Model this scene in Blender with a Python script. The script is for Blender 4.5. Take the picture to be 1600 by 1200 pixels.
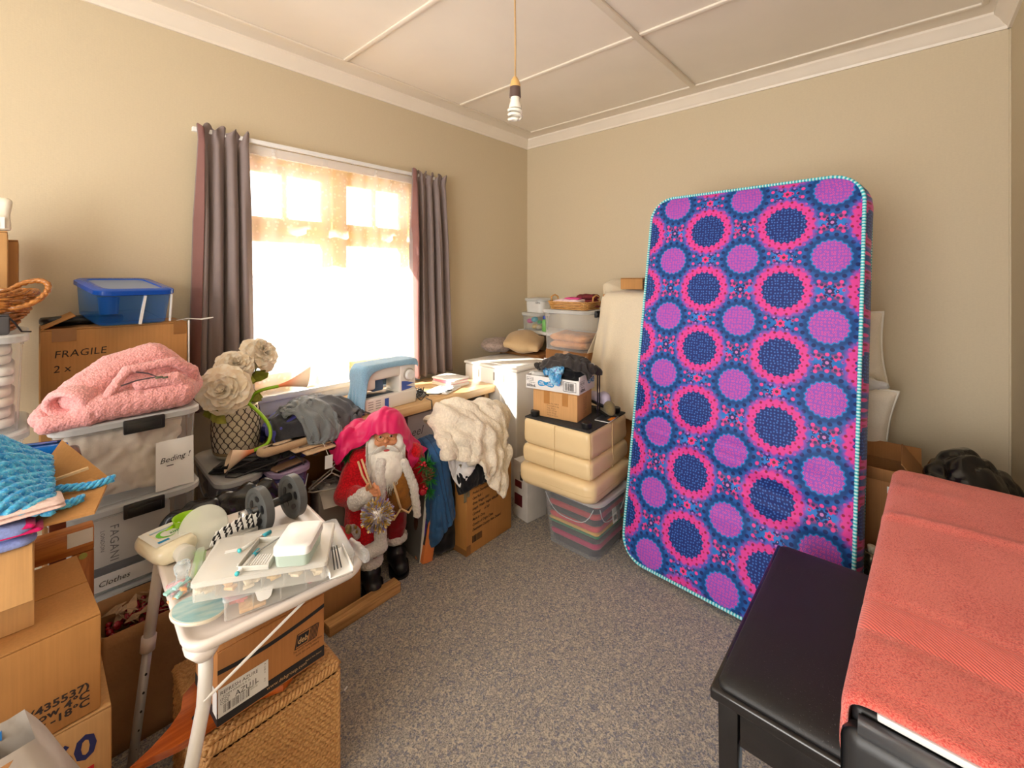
import bpy, bmesh, math, random
import numpy as np
from mathutils import Vector, Matrix, noise as mnoise
PI = math.pi
S = bpy.context.scene
C = S.collection
for _o in list(bpy.data.objects):
    bpy.data.objects.remove(_o)
random.seed(7)
RNG = np.random.default_rng(11)

# ------------------------------------------------------------------ camera, sky, sun, exposure
# x runs along the window wall, y along the mattress wall, z up; metres
cam = bpy.data.cameras.new('camera')
cam.sensor_width = 36.0
cam.lens = 684.0 / 1600.0 * 36.0
cam.shift_y = -168.0 / 1600.0
cam.clip_start = 0.02
cam.clip_end = 100
co = bpy.data.objects.new('camera', cam)
C.objects.link(co)
co.location = (0, 0, 1.45)
co.rotation_euler = (PI / 2, 0, -math.atan2(0.7443, 0.6679))
S.camera = co

W = bpy.data.worlds.new('sky')
S.world = W
W.use_nodes = True
bgn = W.node_tree.nodes['Background']
bgn.inputs['Color'].default_value = (1.0, 0.985, 0.96, 1)
bgn.inputs['Strength'].default_value = 2.6

sun = bpy.data.lights.new('sun', 'SUN')
sun.energy = 26.0
sun.angle = math.radians(2.0)
sun.color = (1.0, 0.93, 0.8)
so = bpy.data.objects.new('sun', sun)
C.objects.link(so)
so.rotation_euler = Vector((0.75, -0.5, -0.52)).to_track_quat('-Z', 'Y').to_euler()

al = bpy.data.lights.new('fill_light', 'AREA')     # fill lamp added behind the camera to brighten the closed room
al.shape = 'RECTANGLE'
al.size = 2.4
al.size_y = 2.2
al.energy = 88
al.color = (1.0, 0.985, 0.96)
ao = bpy.data.objects.new('fill_light', al)
C.objects.link(ao)
ao.location = (-2.3, 0.45, 1.35)
ao.rotation_euler = Vector((1, -0.06, 0.05)).to_track_quat('-Z', 'Y').to_euler()

S.view_settings.view_transform = 'Standard'
S.view_settings.look = 'None'
S.view_settings.gamma = 1.0
S.view_settings.use_curve_mapping = False
S.view_settings.exposure = 0.84
S.cycles.transparent_max_bounces = 24
S.cycles.max_bounces = 8
S.cycles.sample_clamp_indirect = 8.0
S.cycles.caustics_reflective = False
S.cycles.caustics_refractive = False

# ------------------------------------------------------------------ material helpers
def lin(c):
    if isinstance(c, str):
        c = [int(c[i:i + 2], 16) for i in (0, 2, 4)]
    c = [v / 255.0 for v in c]
    return tuple((v / 12.92 if v <= 0.04045 else ((v + 0.055) / 1.055) ** 2.4) for v in c) + (1.0,)

class X:
    """a node socket one can calculate with"""
    def __init__(s, nt, sock): s.nt, s.s = nt, sock
    def _m(s, op, *a, clamp=False):
        n = s.nt.nodes.new('ShaderNodeMath'); n.operation = op; n.use_clamp = clamp
        for i, v in enumerate((s,) + a):
            if isinstance(v, X): s.nt.links.new(v.s, n.inputs[i])
            else: n.inputs[i].default_value = v
        return X(s.nt, n.outputs[0])
    def __add__(s, o): return s._m('ADD', o)
    __radd__ = __add__
    def __sub__(s, o): return s._m('SUBTRACT', o)
    def __rsub__(s, o): return (s * -1.0) + o
    def __mul__(s, o): return s._m('MULTIPLY', o)
    __rmul__ = __mul__
    def __truediv__(s, o): return s._m('DIVIDE', o)
    def frac(s): return s._m('FRACT')
    def floor(s): return s._m('FLOOR')
    def sin(s): return s._m('SINE')
    def cos(s): return s._m('COSINE')
    def sqrt(s): return s._m('SQRT')
    def abs(s): return s._m('ABSOLUTE')
    def atan2(s, o): return s._m('ARCTAN2', o)
    def min(s, o): return s._m('MINIMUM', o)
    def max(s, o): return s._m('MAXIMUM', o)
    def gt(s, o): return s._m('GREATER_THAN', o)
    def ss(s, a, b):
        n = s.nt.nodes.new('ShaderNodeMapRange'); n.interpolation_type = 'SMOOTHSTEP'
        s.nt.links.new(s.s, n.inputs['Value'])
        n.inputs['From Min'].default_value = a; n.inputs['From Max'].default_value = b
        return X(s.nt, n.outputs['Result'])

def mixc(nt, f, a, b):
    n = nt.nodes.new('ShaderNodeMix'); n.data_type = 'RGBA'
    for i, v in ((0, f), (6, a), (7, b)):
        if isinstance(v, X): nt.links.new(v.s, n.inputs[i])
        elif i == 0: n.inputs[0].default_value = v
        else: n.inputs[i].default_value = v if len(v) == 4 else lin(v)
    return X(nt, n.outputs[2])

def coords(nt, kind='Object'):
    t = nt.nodes.new('ShaderNodeTexCoord')
    sp = nt.nodes.new('ShaderNodeSeparateXYZ'); nt.links.new(t.outputs[kind], sp.inputs[0])
    return X(nt, t.outputs[kind]), X(nt, sp.outputs[0]), X(nt, sp.outputs[1]), X(nt, sp.outputs[2])

def tnoise(nt, scale, detail=3, vec=None, rough=0.55, col=False):
    n = nt.nodes.new('ShaderNodeTexNoise'); n.inputs['Scale'].default_value = scale
    n.inputs['Detail'].default_value = detail; n.inputs['Roughness'].default_value = rough
    if vec is None: vec = coords(nt)[0]
    nt.links.new(vec.s, n.inputs['Vector'])
    return X(nt, n.outputs['Color' if col else 0])

def tvor(nt, scale, vec=None, feature='F1', out='Distance', rnd=1.0, dim='3D'):
    n = nt.nodes.new('ShaderNodeTexVoronoi'); n.voronoi_dimensions = dim; n.feature = feature; n.inputs['Scale'].default_value = scale
    n.inputs['Randomness'].default_value = rnd
    if vec is None: vec = coords(nt)[0]
    nt.links.new(vec.s, n.inputs['Vector'])
    return X(nt, n.outputs[out])

def stretch(nt, vec, sx, sy, sz):
    n = nt.nodes.new('ShaderNodeMapping'); n.inputs['Scale'].default_value = (sx, sy, sz)
    nt.links.new(vec.s, n.inputs['Vector'])
    return X(nt, n.outputs[0])

def newmat(name):
    m = bpy.data.materials.new(name); m.use_nodes = True
    nt = m.node_tree
    return m, nt, nt.nodes['Principled BSDF']

def setbump(nt, p, h, strength, dist=0.005):
    b = nt.nodes.new('ShaderNodeBump'); b.inputs['Strength'].default_value = strength; b.inputs['Distance'].default_value = dist
    nt.links.new(h.s, b.inputs['Height']); nt.links.new(b.outputs[0], p.inputs['Normal'])

def mat(name, col, rough=0.6, var=0.08, vs=8, bump=0.0, bs=60, bd=0.003, metal=0.0, spec=0.5, sheen=0.0, coat=0.0, detail=4):
    """a plain material: slight colour variation and a fine relief"""
    m, nt, p = newmat(name)
    c = lin(col)
    if var > 0:
        n = tnoise(nt, vs, detail)
        d = tuple(v * (1 - var * 1.6) for v in c[:3]) + (1,)
        l = tuple(min(1, v * (1 + var * 1.6)) for v in c[:3]) + (1,)
        nt.links.new(mixc(nt, n.ss(0.25, 0.75), d, l).s, p.inputs['Base Color'])
    else:
        p.inputs['Base Color'].default_value = c
    p.inputs['Roughness'].default_value = rough
    p.inputs['Metallic'].default_value = metal
    p.inputs['Specular IOR Level'].default_value = spec
    if sheen: p.inputs['Sheen Weight'].default_value = sheen
    if coat: p.inputs['Coat Weight'].default_value = coat
    if bump: setbump(nt, p, tnoise(nt, bs, 3), bump, bd)
    return m

def clear(name, col, fac=0.16, rough=0.12, tint=(0.93, 0.95, 0.97), edge=0.45):
    """thin see-through plastic"""
    m, nt, p = newmat(name)
    p.inputs['Base Color'].default_value = lin(col); p.inputs['Roughness'].default_value = rough
    t = nt.nodes.new('ShaderNodeBsdfTransparent'); t.inputs[0].default_value = tint + (1,)
    lw = nt.nodes.new('ShaderNodeLayerWeight'); lw.inputs[0].default_value = 0.35
    f = (X(nt, lw.outputs['Facing']) * edge + fac)._m('ADD', 0.0, clamp=True)
    mx = nt.nodes.new('ShaderNodeMixShader')
    nt.links.new(f.s, mx.inputs[0]); nt.links.new(t.outputs[0], mx.inputs[1]); nt.links.new(p.outputs[0], mx.inputs[2])
    nt.links.new(mx.outputs[0], nt.nodes['Material Output'].inputs[0])
    return m

def card(name, col, var=0.07):
    """corrugated cardboard: faint flutes and scuffs"""
    m, nt, p = newmat(name)
    v, x, y, z = coords(nt)
    c = lin(col)
    d = tuple(a * (1 - var * 2) for a in c[:3]) + (1,); l = tuple(min(1, a * (1 + var)) for a in c[:3]) + (1,)
    n = tnoise(nt, 5, 5) * 0.6 + tnoise(nt, 1.0, 3, stretch(nt, v, 160, 160, 4)) * 0.4
    nt.links.new(mixc(nt, n.ss(0.3, 0.7), d, l).s, p.inputs['Base Color'])
    p.inputs['Roughness'].default_value = 0.75
    p.inputs['Specular IOR Level'].default_value = 0.25
    setbump(nt, p, tnoise(nt, 1.0, 2, stretch(nt, v, 150, 150, 6)), 0.12, 0.002)
    return m

def fleece(name, col, scale=110, bump=0.9, dark=0.72, rough=0.95, bd=0.006):
    """curly pile"""
    m, nt, p = newmat(name)
    c = lin(col); d = tuple(a * dark for a in c[:3]) + (1,)
    n = tnoise(nt, scale, 3, rough=0.7); n2 = tvor(nt, scale * 0.9)
    h = n * 0.6 + (1.0 - n2) * 0.4
    nt.links.new(mixc(nt, h.ss(0.35, 0.65), d, c).s, p.inputs['Base Color'])
    p.inputs['Roughness'].default_value = rough; p.inputs['Specular IOR Level'].default_value = 0.1
    p.inputs['Sheen Weight'].default_value = 0.4
    setbump(nt, p, h, bump, bd)
    return m

def weave(name, col, scale=420, bump=0.25, var=0.12, rough=0.9, big=4, sheen=0.2):
    """woven cloth"""
    m, nt, p = newmat(name)
    v, x, y, z = coords(nt)
    c = lin(col); d = tuple(a * (1 - var * 2) for a in c[:3]) + (1,); l = tuple(min(1, a * (1 + var)) for a in c[:3]) + (1,)
    n = tnoise(nt, big, 4) * 0.5 + tnoise(nt, scale, 2) * 0.5
    nt.links.new(mixc(nt, n.ss(0.3, 0.7), d, l).s, p.inputs['Base Color'])
    p.inputs['Roughness'].default_value = rough; p.inputs['Specular IOR Level'].default_value = 0.15
    p.inputs['Sheen Weight'].default_value = sheen
    setbump(nt, p, tnoise(nt, scale, 2), bump, 0.002)
    return m

def wood(name, col, dark, scale=6, along='x', rough=0.45, coat=0.2):
    m, nt, p = newmat(name)
    v = coords(nt)[0]
    s = {'x': (0.6, 9, 9), 'y': (9, 0.6, 9), 'z': (9, 9, 0.6)}[along]
    n = tnoise(nt, scale, 5, stretch(nt, v, *s), 0.65)
    nt.links.new(mixc(nt, n.ss(0.35, 0.65), lin(dark), lin(col)).s, p.inputs['Base Color'])
    p.inputs['Roughness'].default_value = rough; p.inputs['Coat Weight'].default_value = coat
    setbump(nt, p, n, 0.12, 0.002)
    return m

# ------------------------------------------------------------------ mesh helpers
def rotm(rx=0, ry=0, rz=0):
    return Matrix.Rotation(rz, 4, 'Z') @ Matrix.Rotation(ry, 4, 'Y') @ Matrix.Rotation(rx, 4, 'X')

class MB:
    """collects shapes into one mesh"""
    def __init__(s): s.bm = bmesh.new(); s.uv = None
    def _take(s, fn, mi=0):
        n0 = len(s.bm.faces); r = fn(); s.bm.faces.ensure_lookup_table()
        if mi:
            for f in list(s.bm.faces)[n0:]: f.material_index = mi
        return r
    def box(s, x0, x1, y0, y1, z0, z1, bev=0.0, seg=2, M=None, taper=1.0, mi=0):
        n0 = len(s.bm.faces)
        cx, cy = (x0 + x1) / 2, (y0 + y1) / 2
        vs = []
        for z, t in ((z0, taper), (z1, 1.0)):
            for x, y in ((x0, y0), (x1, y0), (x1, y1), (x0, y1)):
                vs.append(s.bm.verts.new((cx + (x - cx) * t, cy + (y - cy) * t, z)))
        fs = [s.bm.faces.new([vs[i] for i in q]) for q in ((3, 2, 1, 0), (4, 5, 6, 7), (0, 1, 5, 4), (1, 2, 6, 5), (2, 3, 7, 6), (3, 0, 4, 7))]
        new = set(vs)
        if bev > 0:
            es = list({e for f in fs for e in f.edges})
            r = bmesh.ops.bevel(s.bm, geom=es, offset=bev, segments=seg, profile=0.5, affect='EDGES')
            new = {v for f in list(s.bm.faces)[n0:] for v in f.verts} if False else new
            new = set(r['verts']) | {v for v in vs if v.is_valid}
        if M is not None:
            bmesh.ops.transform(s.bm, matrix=M, verts=[v for v in new if v.is_valid])
        if mi:
            for v in new:
                if v.is_valid:
                    for f in v.link_faces: f.material_index = mi
        return s
    def loft(s, rings, close=True, cap=True, mi=0):
        """rings: list of lists of points, same length"""
        vr = [[s.bm.verts.new(p) for p in r] for r in rings]
        n = len(vr[0])
        for a, b in zip(vr, vr[1:]):
            for i in range(n if close else n - 1):
                j = (i + 1) % n
                f = s.bm.faces.new((a[i], a[j], b[j], b[i])); f.material_index = mi
        if cap and close:
            f = s.bm.faces.new(vr[0][::-1]); f.material_index = mi
            f = s.bm.faces.new(vr[-1]); f.material_index = mi
        return s
    def tube(s, pts, r, seg=8, mi=0, flat=1.0, cap=True, closed=False):
        pts = [Vector(p) for p in pts]; n = len(pts)
        rr = r if isinstance(r, (list, tuple)) else [r] * n
        t0 = (pts[1] - pts[0]).normalized()
        up = Vector((0, 0, 1)) if abs(t0.z) < 0.9 else Vector((1, 0, 0))
        nn = (up - t0 * up.dot(t0)).normalized()
        rings = []
        for i in range(n):
            t = (pts[min(i + 1, n - 1)] - pts[max(i - 1, 0)])
            if closed: t = pts[(i + 1) % n] - pts[i - 1]
            t = t.normalized() if t.length > 1e-9 else t0
            nn = (nn - t * nn.dot(t)).normalized(); bb = t.cross(nn)
            rings.append([pts[i] + (nn * math.cos(a) * flat + bb * math.sin(a)) * rr[i] for a in (2 * PI * k / seg for k in range(seg))])
        if closed: rings.append(rings[0]); 
        return s.loft(rings, True, cap and not closed, mi)
    def lathe(s, prof, seg=24, M=None, mi=0, cap=True):
        rings = []
        for r, z in prof:
            ring = [Vector((max(r, 1e-5) * math.cos(2 * PI * k / seg), max(r, 1e-5) * math.sin(2 * PI * k / seg), z)) for k in range(seg)]
            rings.append([M @ v for v in ring] if M is not None else ring)
        return s.loft(rings, True, cap, mi)
    def ell(s, c, r, sub=2, M=None, mi=0):
        n0 = len(s.bm.faces)
        ret = bmesh.ops.create_icosphere(s.bm, subdivisions=sub, radius=1.0)
        T = Matrix.Translation(c) @ (M if M is not None else Matrix.Identity(4)) @ Matrix.Diagonal((r[0], r[1], r[2], 1))
        bmesh.ops.transform(s.bm, matrix=T, verts=ret['verts'])
        if mi:
            for v in ret['verts']:
                for f in v.link_faces: f.material_index = mi
        return s
    def poly(s, pts, th, n=None, mi=0):
        """a flat outline given thickness along its normal"""
        pts = [Vector(p) for p in pts]
        if n is None:
            n = Vector((0, 0, 0))
            for i in range(len(pts)): n += (pts[i] - pts[0]).cross(pts[(i + 1) % len(pts)] - pts[0])
            n.normalize()
        n = Vector(n) * th
        return s.loft([[p for p in pts], [p + n for p in pts]], True, True, mi)
    def grid(s, P, mi=0, wrap=False):
        """P: array (nu, nv, 3)"""
        nu, nv = len(P), len(P[0])
        v = [[s.bm.verts.new(P[i][j]) for j in range(nv)] for i in range(nu)]
        uvl = s.bm.loops.layers.uv.verify()
        for i in range(nu if wrap else nu - 1):
            for j in range(nv - 1):
                i2 = (i + 1) % nu
                f = s.bm.faces.new((v[i][j], v[i2][j], v[i2][j + 1], v[i][j + 1])); f.material_index = mi
                for l, (a, b) in zip(f.loops, ((i, j), (i + 1, j), (i + 1, j + 1), (i, j + 1))):
                    l[uvl].uv = (a / max(1, nu - 1), b / max(1, nv - 1))
        return s
    def disp(s, amp, scale, seed=0.0):
        s.bm.normal_update()
        o = Vector((seed, seed * 1.7, -seed))
        mv = [(v, v.normal.copy() * (amp * mnoise.noise(v.co * scale + o))) for v in s.bm.verts]
        for v, d in mv: v.co += d
        return s
    def data(s, name, mats, smooth=True, fixn=True):
        if fixn: bmesh.ops.recalc_face_normals(s.bm, faces=s.bm.faces)
        me = bpy.data.meshes.new(name); s.bm.to_mesh(me); s.bm.free()
        for m in (mats if isinstance(mats, (list, tuple)) else [mats]): me.materials.append(m)
        if smooth:
            me.polygons.foreach_set('use_smooth', [True] * len(me.polygons))
        return me
    def obj(s, name, mats, parent=None, smooth=False, ang=0.6, fixn=True, loc=None):
        me = s.data(name, mats, smooth or ang > 0, fixn)
        if not smooth and ang > 0: sharp(me, ang)
        o = bpy.data.objects.new(name, me); C.objects.link(o)
        if parent is not None: o.parent = parent
        if loc is not None: o.location = loc
        return o

def sharp(me, ang):
    try: me.set_sharp_from_angle(angle=ang)
    except Exception: pass

def tag(o, label=None, cat=None, group=None, kind=None):
    for k, v in (('label', label), ('category', cat), ('group', group), ('kind', kind)):
        if v: o[k] = v
    return o

def thing(name, label, cat, loc=(0, 0, 0), rz=0.0, group=None, rot=None):
    o = bpy.data.objects.new(name, None); C.objects.link(o)
    o.empty_display_size = 0.05
    o.location = loc; o.rotation_euler = rot if rot else (0, 0, rz)
    return tag(o, label, cat, group)

def struct(o): o['kind'] = 'structure'; return o

def baked(o, keep=None):
    """apply the modifiers of o"""
    bpy.context.view_layer.update()
    dg = bpy.context.evaluated_depsgraph_get()
    me = bpy.data.meshes.new_from_object(o.evaluated_get(dg))
    old = o.data; o.modifiers.clear(); o.data = me
    bpy.data.meshes.remove(old)
    return o

def blob(name, shapes, m, parent=None, voxel=0.01, smooth=4, amp=0.0, scale=20, seed=1.0, amp2=0.0, scale2=60, crease=0.0, cscale=8, loc=None):
    """one continuous surface grown over ellipsoids ('e', c, r[, M]) and capsules ('c', a, b, ra, rb)"""
    b = MB()
    for sh in shapes:
        if sh[0] == 'e': b.ell(sh[1], sh[2], 3, sh[3] if len(sh) > 3 else None)
        elif sh[0] == 'c':
            a, c2, ra, rb = Vector(sh[1]), Vector(sh[2]), sh[3], sh[4]
            n = 9
            for i in range(n):
                t = i / (n - 1)
                r = ra + (rb - ra) * t
                b.ell(a.lerp(c2, t), (r, r, r), 2)
        elif sh[0] == 'b': b.box(*sh[1], bev=sh[2] if len(sh) > 2 else 0, M=sh[3] if len(sh) > 3 else None)
    o = b.obj(name, m, None, smooth=True, fixn=False)
    md = o.modifiers.new('r', 'REMESH'); md.mode = 'VOXEL'; md.voxel_size = voxel; md.use_smooth_shade = True
    if smooth:
        sm = o.modifiers.new('s', 'SMOOTH'); sm.factor = 0.5; sm.iterations = smooth
    baked(o)
    me = o.data
    if amp or amp2 or crease:
        n = len(me.vertices)
        co_ = np.empty(n * 3); me.vertices.foreach_get('co', co_); co_ = co_.reshape(-1, 3)
        no = np.array([v.normal[:] for v in me.vertices])
        sd = Vector((seed, seed * 2.3, seed * 3.1))
        d = np.zeros(n)
        for i in range(n):
            q = Vector(co_[i])
            t = 0.0
            if amp: t += amp * mnoise.noise(q * scale + sd)
            if amp2: t += amp2 * mnoise.noise(q * scale2 + sd)
            if crease:
                w = q * cscale + sd
                w = w + Vector((mnoise.noise(w * 1.3), mnoise.noise(w * 1.3 + Vector((9, 0, 0))), mnoise.noise(w * 1.3 + Vector((0, 9, 0))))) * 0.6
                dd = mnoise.voronoi(w)[0]
                t += crease * (dd[1] - dd[0] - 0.35)
            d[i] = t
        me.vertices.foreach_set('co', (co_ + no * d[:, None]).ravel()); me.update()
    me.polygons.foreach_set('use_smooth', [True] * len(me.polygons))
    if parent is not None: o.parent = parent
    if loc is not None: o.location = loc
    return o

# ------------------------------------------------------------------ cloth: position-based, on a grid
def sdf_push(P, V0, cols, th, fr):
    for c in cols:
        if c[0] == 'box':
            ctr, h, rz = np.array(c[1]), np.array(c[2]), (c[3] if len(c) > 3 else 0.0)
            rad = c[4] if len(c) > 4 else 0.012
            ca, sa = math.cos(rz), math.sin(rz)
            L = P - ctr
            l = np.stack([L[:, 0] * ca + L[:, 1] * sa, -L[:, 0] * sa + L[:, 1] * ca, L[:, 2]], 1)
            q = np.abs(l) - (h - rad)
            out = np.maximum(q, 0); do = np.linalg.norm(out, axis=1)
            ins = np.max(q, axis=1)
            d = np.where(do > 0, do, ins) - rad
            g = np.where(do[:, None] > 1e-9, out / np.maximum(do, 1e-9)[:, None], (q == ins[:, None]).astype(float)) * np.sign(l)
            hit = d < th
            if not hit.any(): continue
            gw = np.stack([g[:, 0] * ca - g[:, 1] * sa, g[:, 0] * sa + g[:, 1] * ca, g[:, 2]], 1)
        elif c[0] == 'ell':
            ctr, r = np.array(c[1]), np.array(c[2])
            L = (P - ctr) / r
            k0 = np.maximum(np.linalg.norm(L, axis=1), 1e-6); k1 = np.maximum(np.linalg.norm(L / r, axis=1), 1e-6)
            d = k0 * (k0 - 1) / k1
            hit = d < th
            if not hit.any(): continue
            gw = (L / r); gw /= np.maximum(np.linalg.norm(gw, axis=1), 1e-9)[:, None]
        elif c[0] == 'z':
            d = P[:, 2] - c[1]; hit = d < th
            if not hit.any(): continue
            gw = np.zeros_like(P); gw[:, 2] = 1
        mv = np.where(hit, th - d, 0.0)[:, None] * gw
        P += mv
        V0[hit] += (P[hit] - V0[hit]) * fr
    return P

def cloth(P, size, cols, steps=110, it=7, g=0.0009, th=0.006, fr=0.55, pin=None, damp=0.985, bend=0.12, diag=0.5, seed=0, jit=0.0):
    """P: start positions (nu, nv, 3); size: rest lengths (du, dv) between neighbours"""
    P = np.array(P, float); nu, nv = P.shape[:2]
    if jit:
        P += np.random.default_rng(seed).normal(0, jit, P.shape)
    Q = P.copy()
    du, dv = size; dd = math.hypot(du, dv)
    def con(a, b, L, k):
        d = P[b] - P[a]; l = np.maximum(np.linalg.norm(d, axis=-1, keepdims=True), 1e-9)
        c = d * (0.5 * k * (l - L) / l)
        P[a] += c; P[b] -= c
    sl = slice
    sets = []
    for o_ in (0, 1):
        n = (nu - 1 - o_ + 1) // 2; sets.append(((sl(o_, o_ + 2 * n, 2), sl(None)), (sl(o_ + 1, o_ + 2 * n, 2), sl(None)), du, 1.0, 0))
        n = (nv - 1 - o_ + 1) // 2; sets.append(((sl(None), sl(o_, o_ + 2 * n, 2)), (sl(None), sl(o_ + 1, o_ + 2 * n, 2)), dv, 1.0, 0))
    pinm = None
    if pin is not None: pinm = np.array(pin, bool); PP = P[pinm].copy()
    for s in range(steps):
        V = (P - Q) * damp; Q = P.copy()
        P += V; P[..., 2] -= g
        for i in range(it):
            for a, b, L, k, _ in sets:
                A = P[a]; Bv = P[b]; m = min(A.shape[0], Bv.shape[0]), min(A.shape[1], Bv.shape[1])
                A = A[:m[0], :m[1]]; Bv = Bv[:m[0], :m[1]]
                d = Bv - A; l = np.maximum(np.linalg.norm(d, axis=-1, keepdims=True), 1e-9)
                c = d * (0.5 * k * (l - L) / l); A += c; Bv -= c
            if diag:
                for a, b in (((sl(0, nu - 1), sl(0, nv - 1)), (sl(1, nu), sl(1, nv))), ((sl(0, nu - 1), sl(1, nv)), (sl(1, nu), sl(0, nv - 1)))):
                    d = P[b] - P[a]; l = np.maximum(np.linalg.norm(d, axis=-1, keepdims=True), 1e-9)
                    c = d * (0.25 * diag * (l - dd) / l); P[a] += c; P[b] -= c
            if bend:
                for a, b, L in (((sl(0, nu - 2), sl(None)), (sl(2, nu), sl(None)), 2 * du), ((sl(None), sl(0, nv - 2)), (sl(None), sl(2, nv)), 2 * dv)):
                    d = P[b] - P[a]; l = np.maximum(np.linalg.norm(d, axis=-1, keepdims=True), 1e-9)
                    c = d * (0.25 * bend * (l - L) / l); P[a] += c; P[b] -= c
            if pinm is not None: P[pinm] = PP
            if i % 2 == 1 or i == it - 1:
                f = P.reshape(-1, 3); q = Q.reshape(-1, 3)
                sdf_push(f, q, cols, th, fr); P = f.reshape(nu, nv, 3); Q = q.reshape(nu, nv, 3)
    return P

def sheet(name, P, m, parent=None, th=0.004, sub=1, off=1.0):
    o = MB().grid(P).obj(name, m, parent, smooth=True, fixn=False)
    if th:
        md = o.modifiers.new('t', 'SOLIDIFY'); md.thickness = th; md.offset = off
    if sub:
        md = o.modifiers.new('s', 'SUBSURF'); md.levels = sub; md.render_levels = sub
    return baked(o)

def flat_grid(cx, cy, z, w, h, nu, nv, rz=0.0, squash=1.0, ruck=0.0, seed=0, f=3.0):
    """a cloth held flat (or gathered: squash < 1, with rucks) above the place it will fall on"""
    u = np.linspace(-0.5, 0.5, nu)[:, None] * w * squash; v = np.linspace(-0.5, 0.5, nv)[None, :] * h * squash
    x = u + 0 * v; y = v + 0 * u
    P = np.stack([cx + x * math.cos(rz) - y * math.sin(rz), cy + x * math.sin(rz) + y * math.cos(rz), np.full_like(x, z)], -1)
    if ruck:
        sd = seed * 3.3
        for i in range(nu):
            for j in range(nv):
                q = Vector((x[i, j] * f / w * 2, y[i, j] * f / h * 2, sd))
                P[i, j, 2] += ruck * mnoise.noise(q * 1.5)
                P[i, j, 0] += ruck * 0.5 * mnoise.noise(q * 1.1 + Vector((5, 0, 0)))
                P[i, j, 1] += ruck * 0.5 * mnoise.noise(q * 1.1 + Vector((0, 5, 0)))
    return P

# ------------------------------------------------------------------ print: lettering and bar codes lying on a face
def frame(o, rt, up, lift=0.0006):
    rt = Vector(rt).normalized(); up = Vector(up); up = (up - rt * up.dot(rt)).normalized(); n = rt.cross(up)
    return Matrix((( rt.x, up.x, n.x, o[0] + n.x * lift), (rt.y, up.y, n.y, o[1] + n.y * lift), (rt.z, up.z, n.z, o[2] + n.z * lift), (0, 0, 0, 1)))

def lettering(parent, txt, size, o, rt, up, m, shear=0.0, align='LEFT', width=1.0, bold=0.0, name='lettering', space=1.0, line=1.0):
    cu = bpy.data.curves.new(name, 'FONT'); cu.body = txt; cu.size = size; cu.shear = shear; cu.align_x = align
    cu.offset = bold; cu.space_character = space; cu.resolution_u = 2; cu.space_line = line
    t = bpy.data.objects.new(name, cu); C.objects.link(t)
    bpy.context.view_layer.update()
    me = bpy.data.meshes.new_from_object(t.evaluated_get(bpy.context.evaluated_depsgraph_get()))
    bpy.data.objects.remove(t); bpy.data.curves.remove(cu)
    me.transform(Matrix.Diagonal((width, 1, 1, 1))); me.transform(frame(o, rt, up))
    me.materials.clear(); me.materials.append(m)
    ob = bpy.data.objects.new(name, me); C.objects.link(ob); ob.parent = parent
    return ob

def barcode(parent, o, rt, up, w, h, m, seed=1):
    r = random.Random(seed); b = MB(); x = 0.0; F = frame(o, rt, up)
    while x < w:
        t = r.choice((0.0012, 0.002, 0.003)) * w / 0.07
        b.bm.faces.new([b.bm.verts.new(F @ Vector(p)) for p in ((x, 0, 0), (x + t, 0, 0), (x + t, h, 0), (x, h, 0))])
        x += t + r.choice((0.001, 0.0016, 0.0026)) * w / 0.07
    return b.obj('barcode', m, parent, ang=0, fixn=False)

def patch(name, parent, o, rt, up, w, h, m, th=0.0008, lift=0.0002):
    """a label or strip of tape with its own thickness"""
    F = frame(o, rt, up, lift); b = MB()
    b.loft([[F @ Vector(p) for p in ((0, 0, 0), (w, 0, 0), (w, h, 0), (0, h, 0))], [F @ Vector(p) for p in ((0, 0, th), (w, 0, th), (w, h, th), (0, h, th))]])
    return b.obj(name, m, parent, ang=0)

def copy_thing(o, loc, rz=None, label=None, group=None):
    c = o.copy(); C.objects.link(c); c.location = loc
    if rz is not None: c.rotation_euler = (0, 0, rz)
    if label: c['label'] = label
    if group: c['group'] = group
    for ch in [k for k in bpy.data.objects if k.parent == o]:
        d = ch.copy(); C.objects.link(d); d.parent = c
        for g in [k for k in bpy.data.objects if k.parent == ch]:
            e = g.copy(); C.objects.link(e); e.parent = d
    return c

# ================================================================== THE ROOM
X1, Y1, Y0, ZC, XB = 3.12, 2.61, -0.375, 2.70, -2.7
def wallpaper(name, col):
    m, nt, p = newmat(name)
    v, x, y, z = coords(nt)
    n = tnoise(nt, 1.0, 3, stretch(nt, v, 90, 90, 260)) * 0.7 + tnoise(nt, 1.0, 2, stretch(nt, v, 300, 300, 12)) * 0.3
    c = lin(col)
    nt.links.new(mixc(nt, n.ss(0.3, 0.7), tuple(a * 0.95 for a in c[:3]) + (1,), c).s, p.inputs['Base Color'])
    p.inputs['Roughness'].default_value = 0.8; p.inputs['Specular IOR Level'].default_value = 0.2
    setbump(nt, p, n, 0.25, 0.002)
    return m
M_wall = wallpaper('beige_wallpaper', (212, 197, 169))
M_ceil = mat('ceiling_paint', (240, 231, 218), 0.7, 0.02, 2)
M_trim = mat('cream_gloss_paint', (240, 230, 216), 0.4, 0.02, 3)

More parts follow.
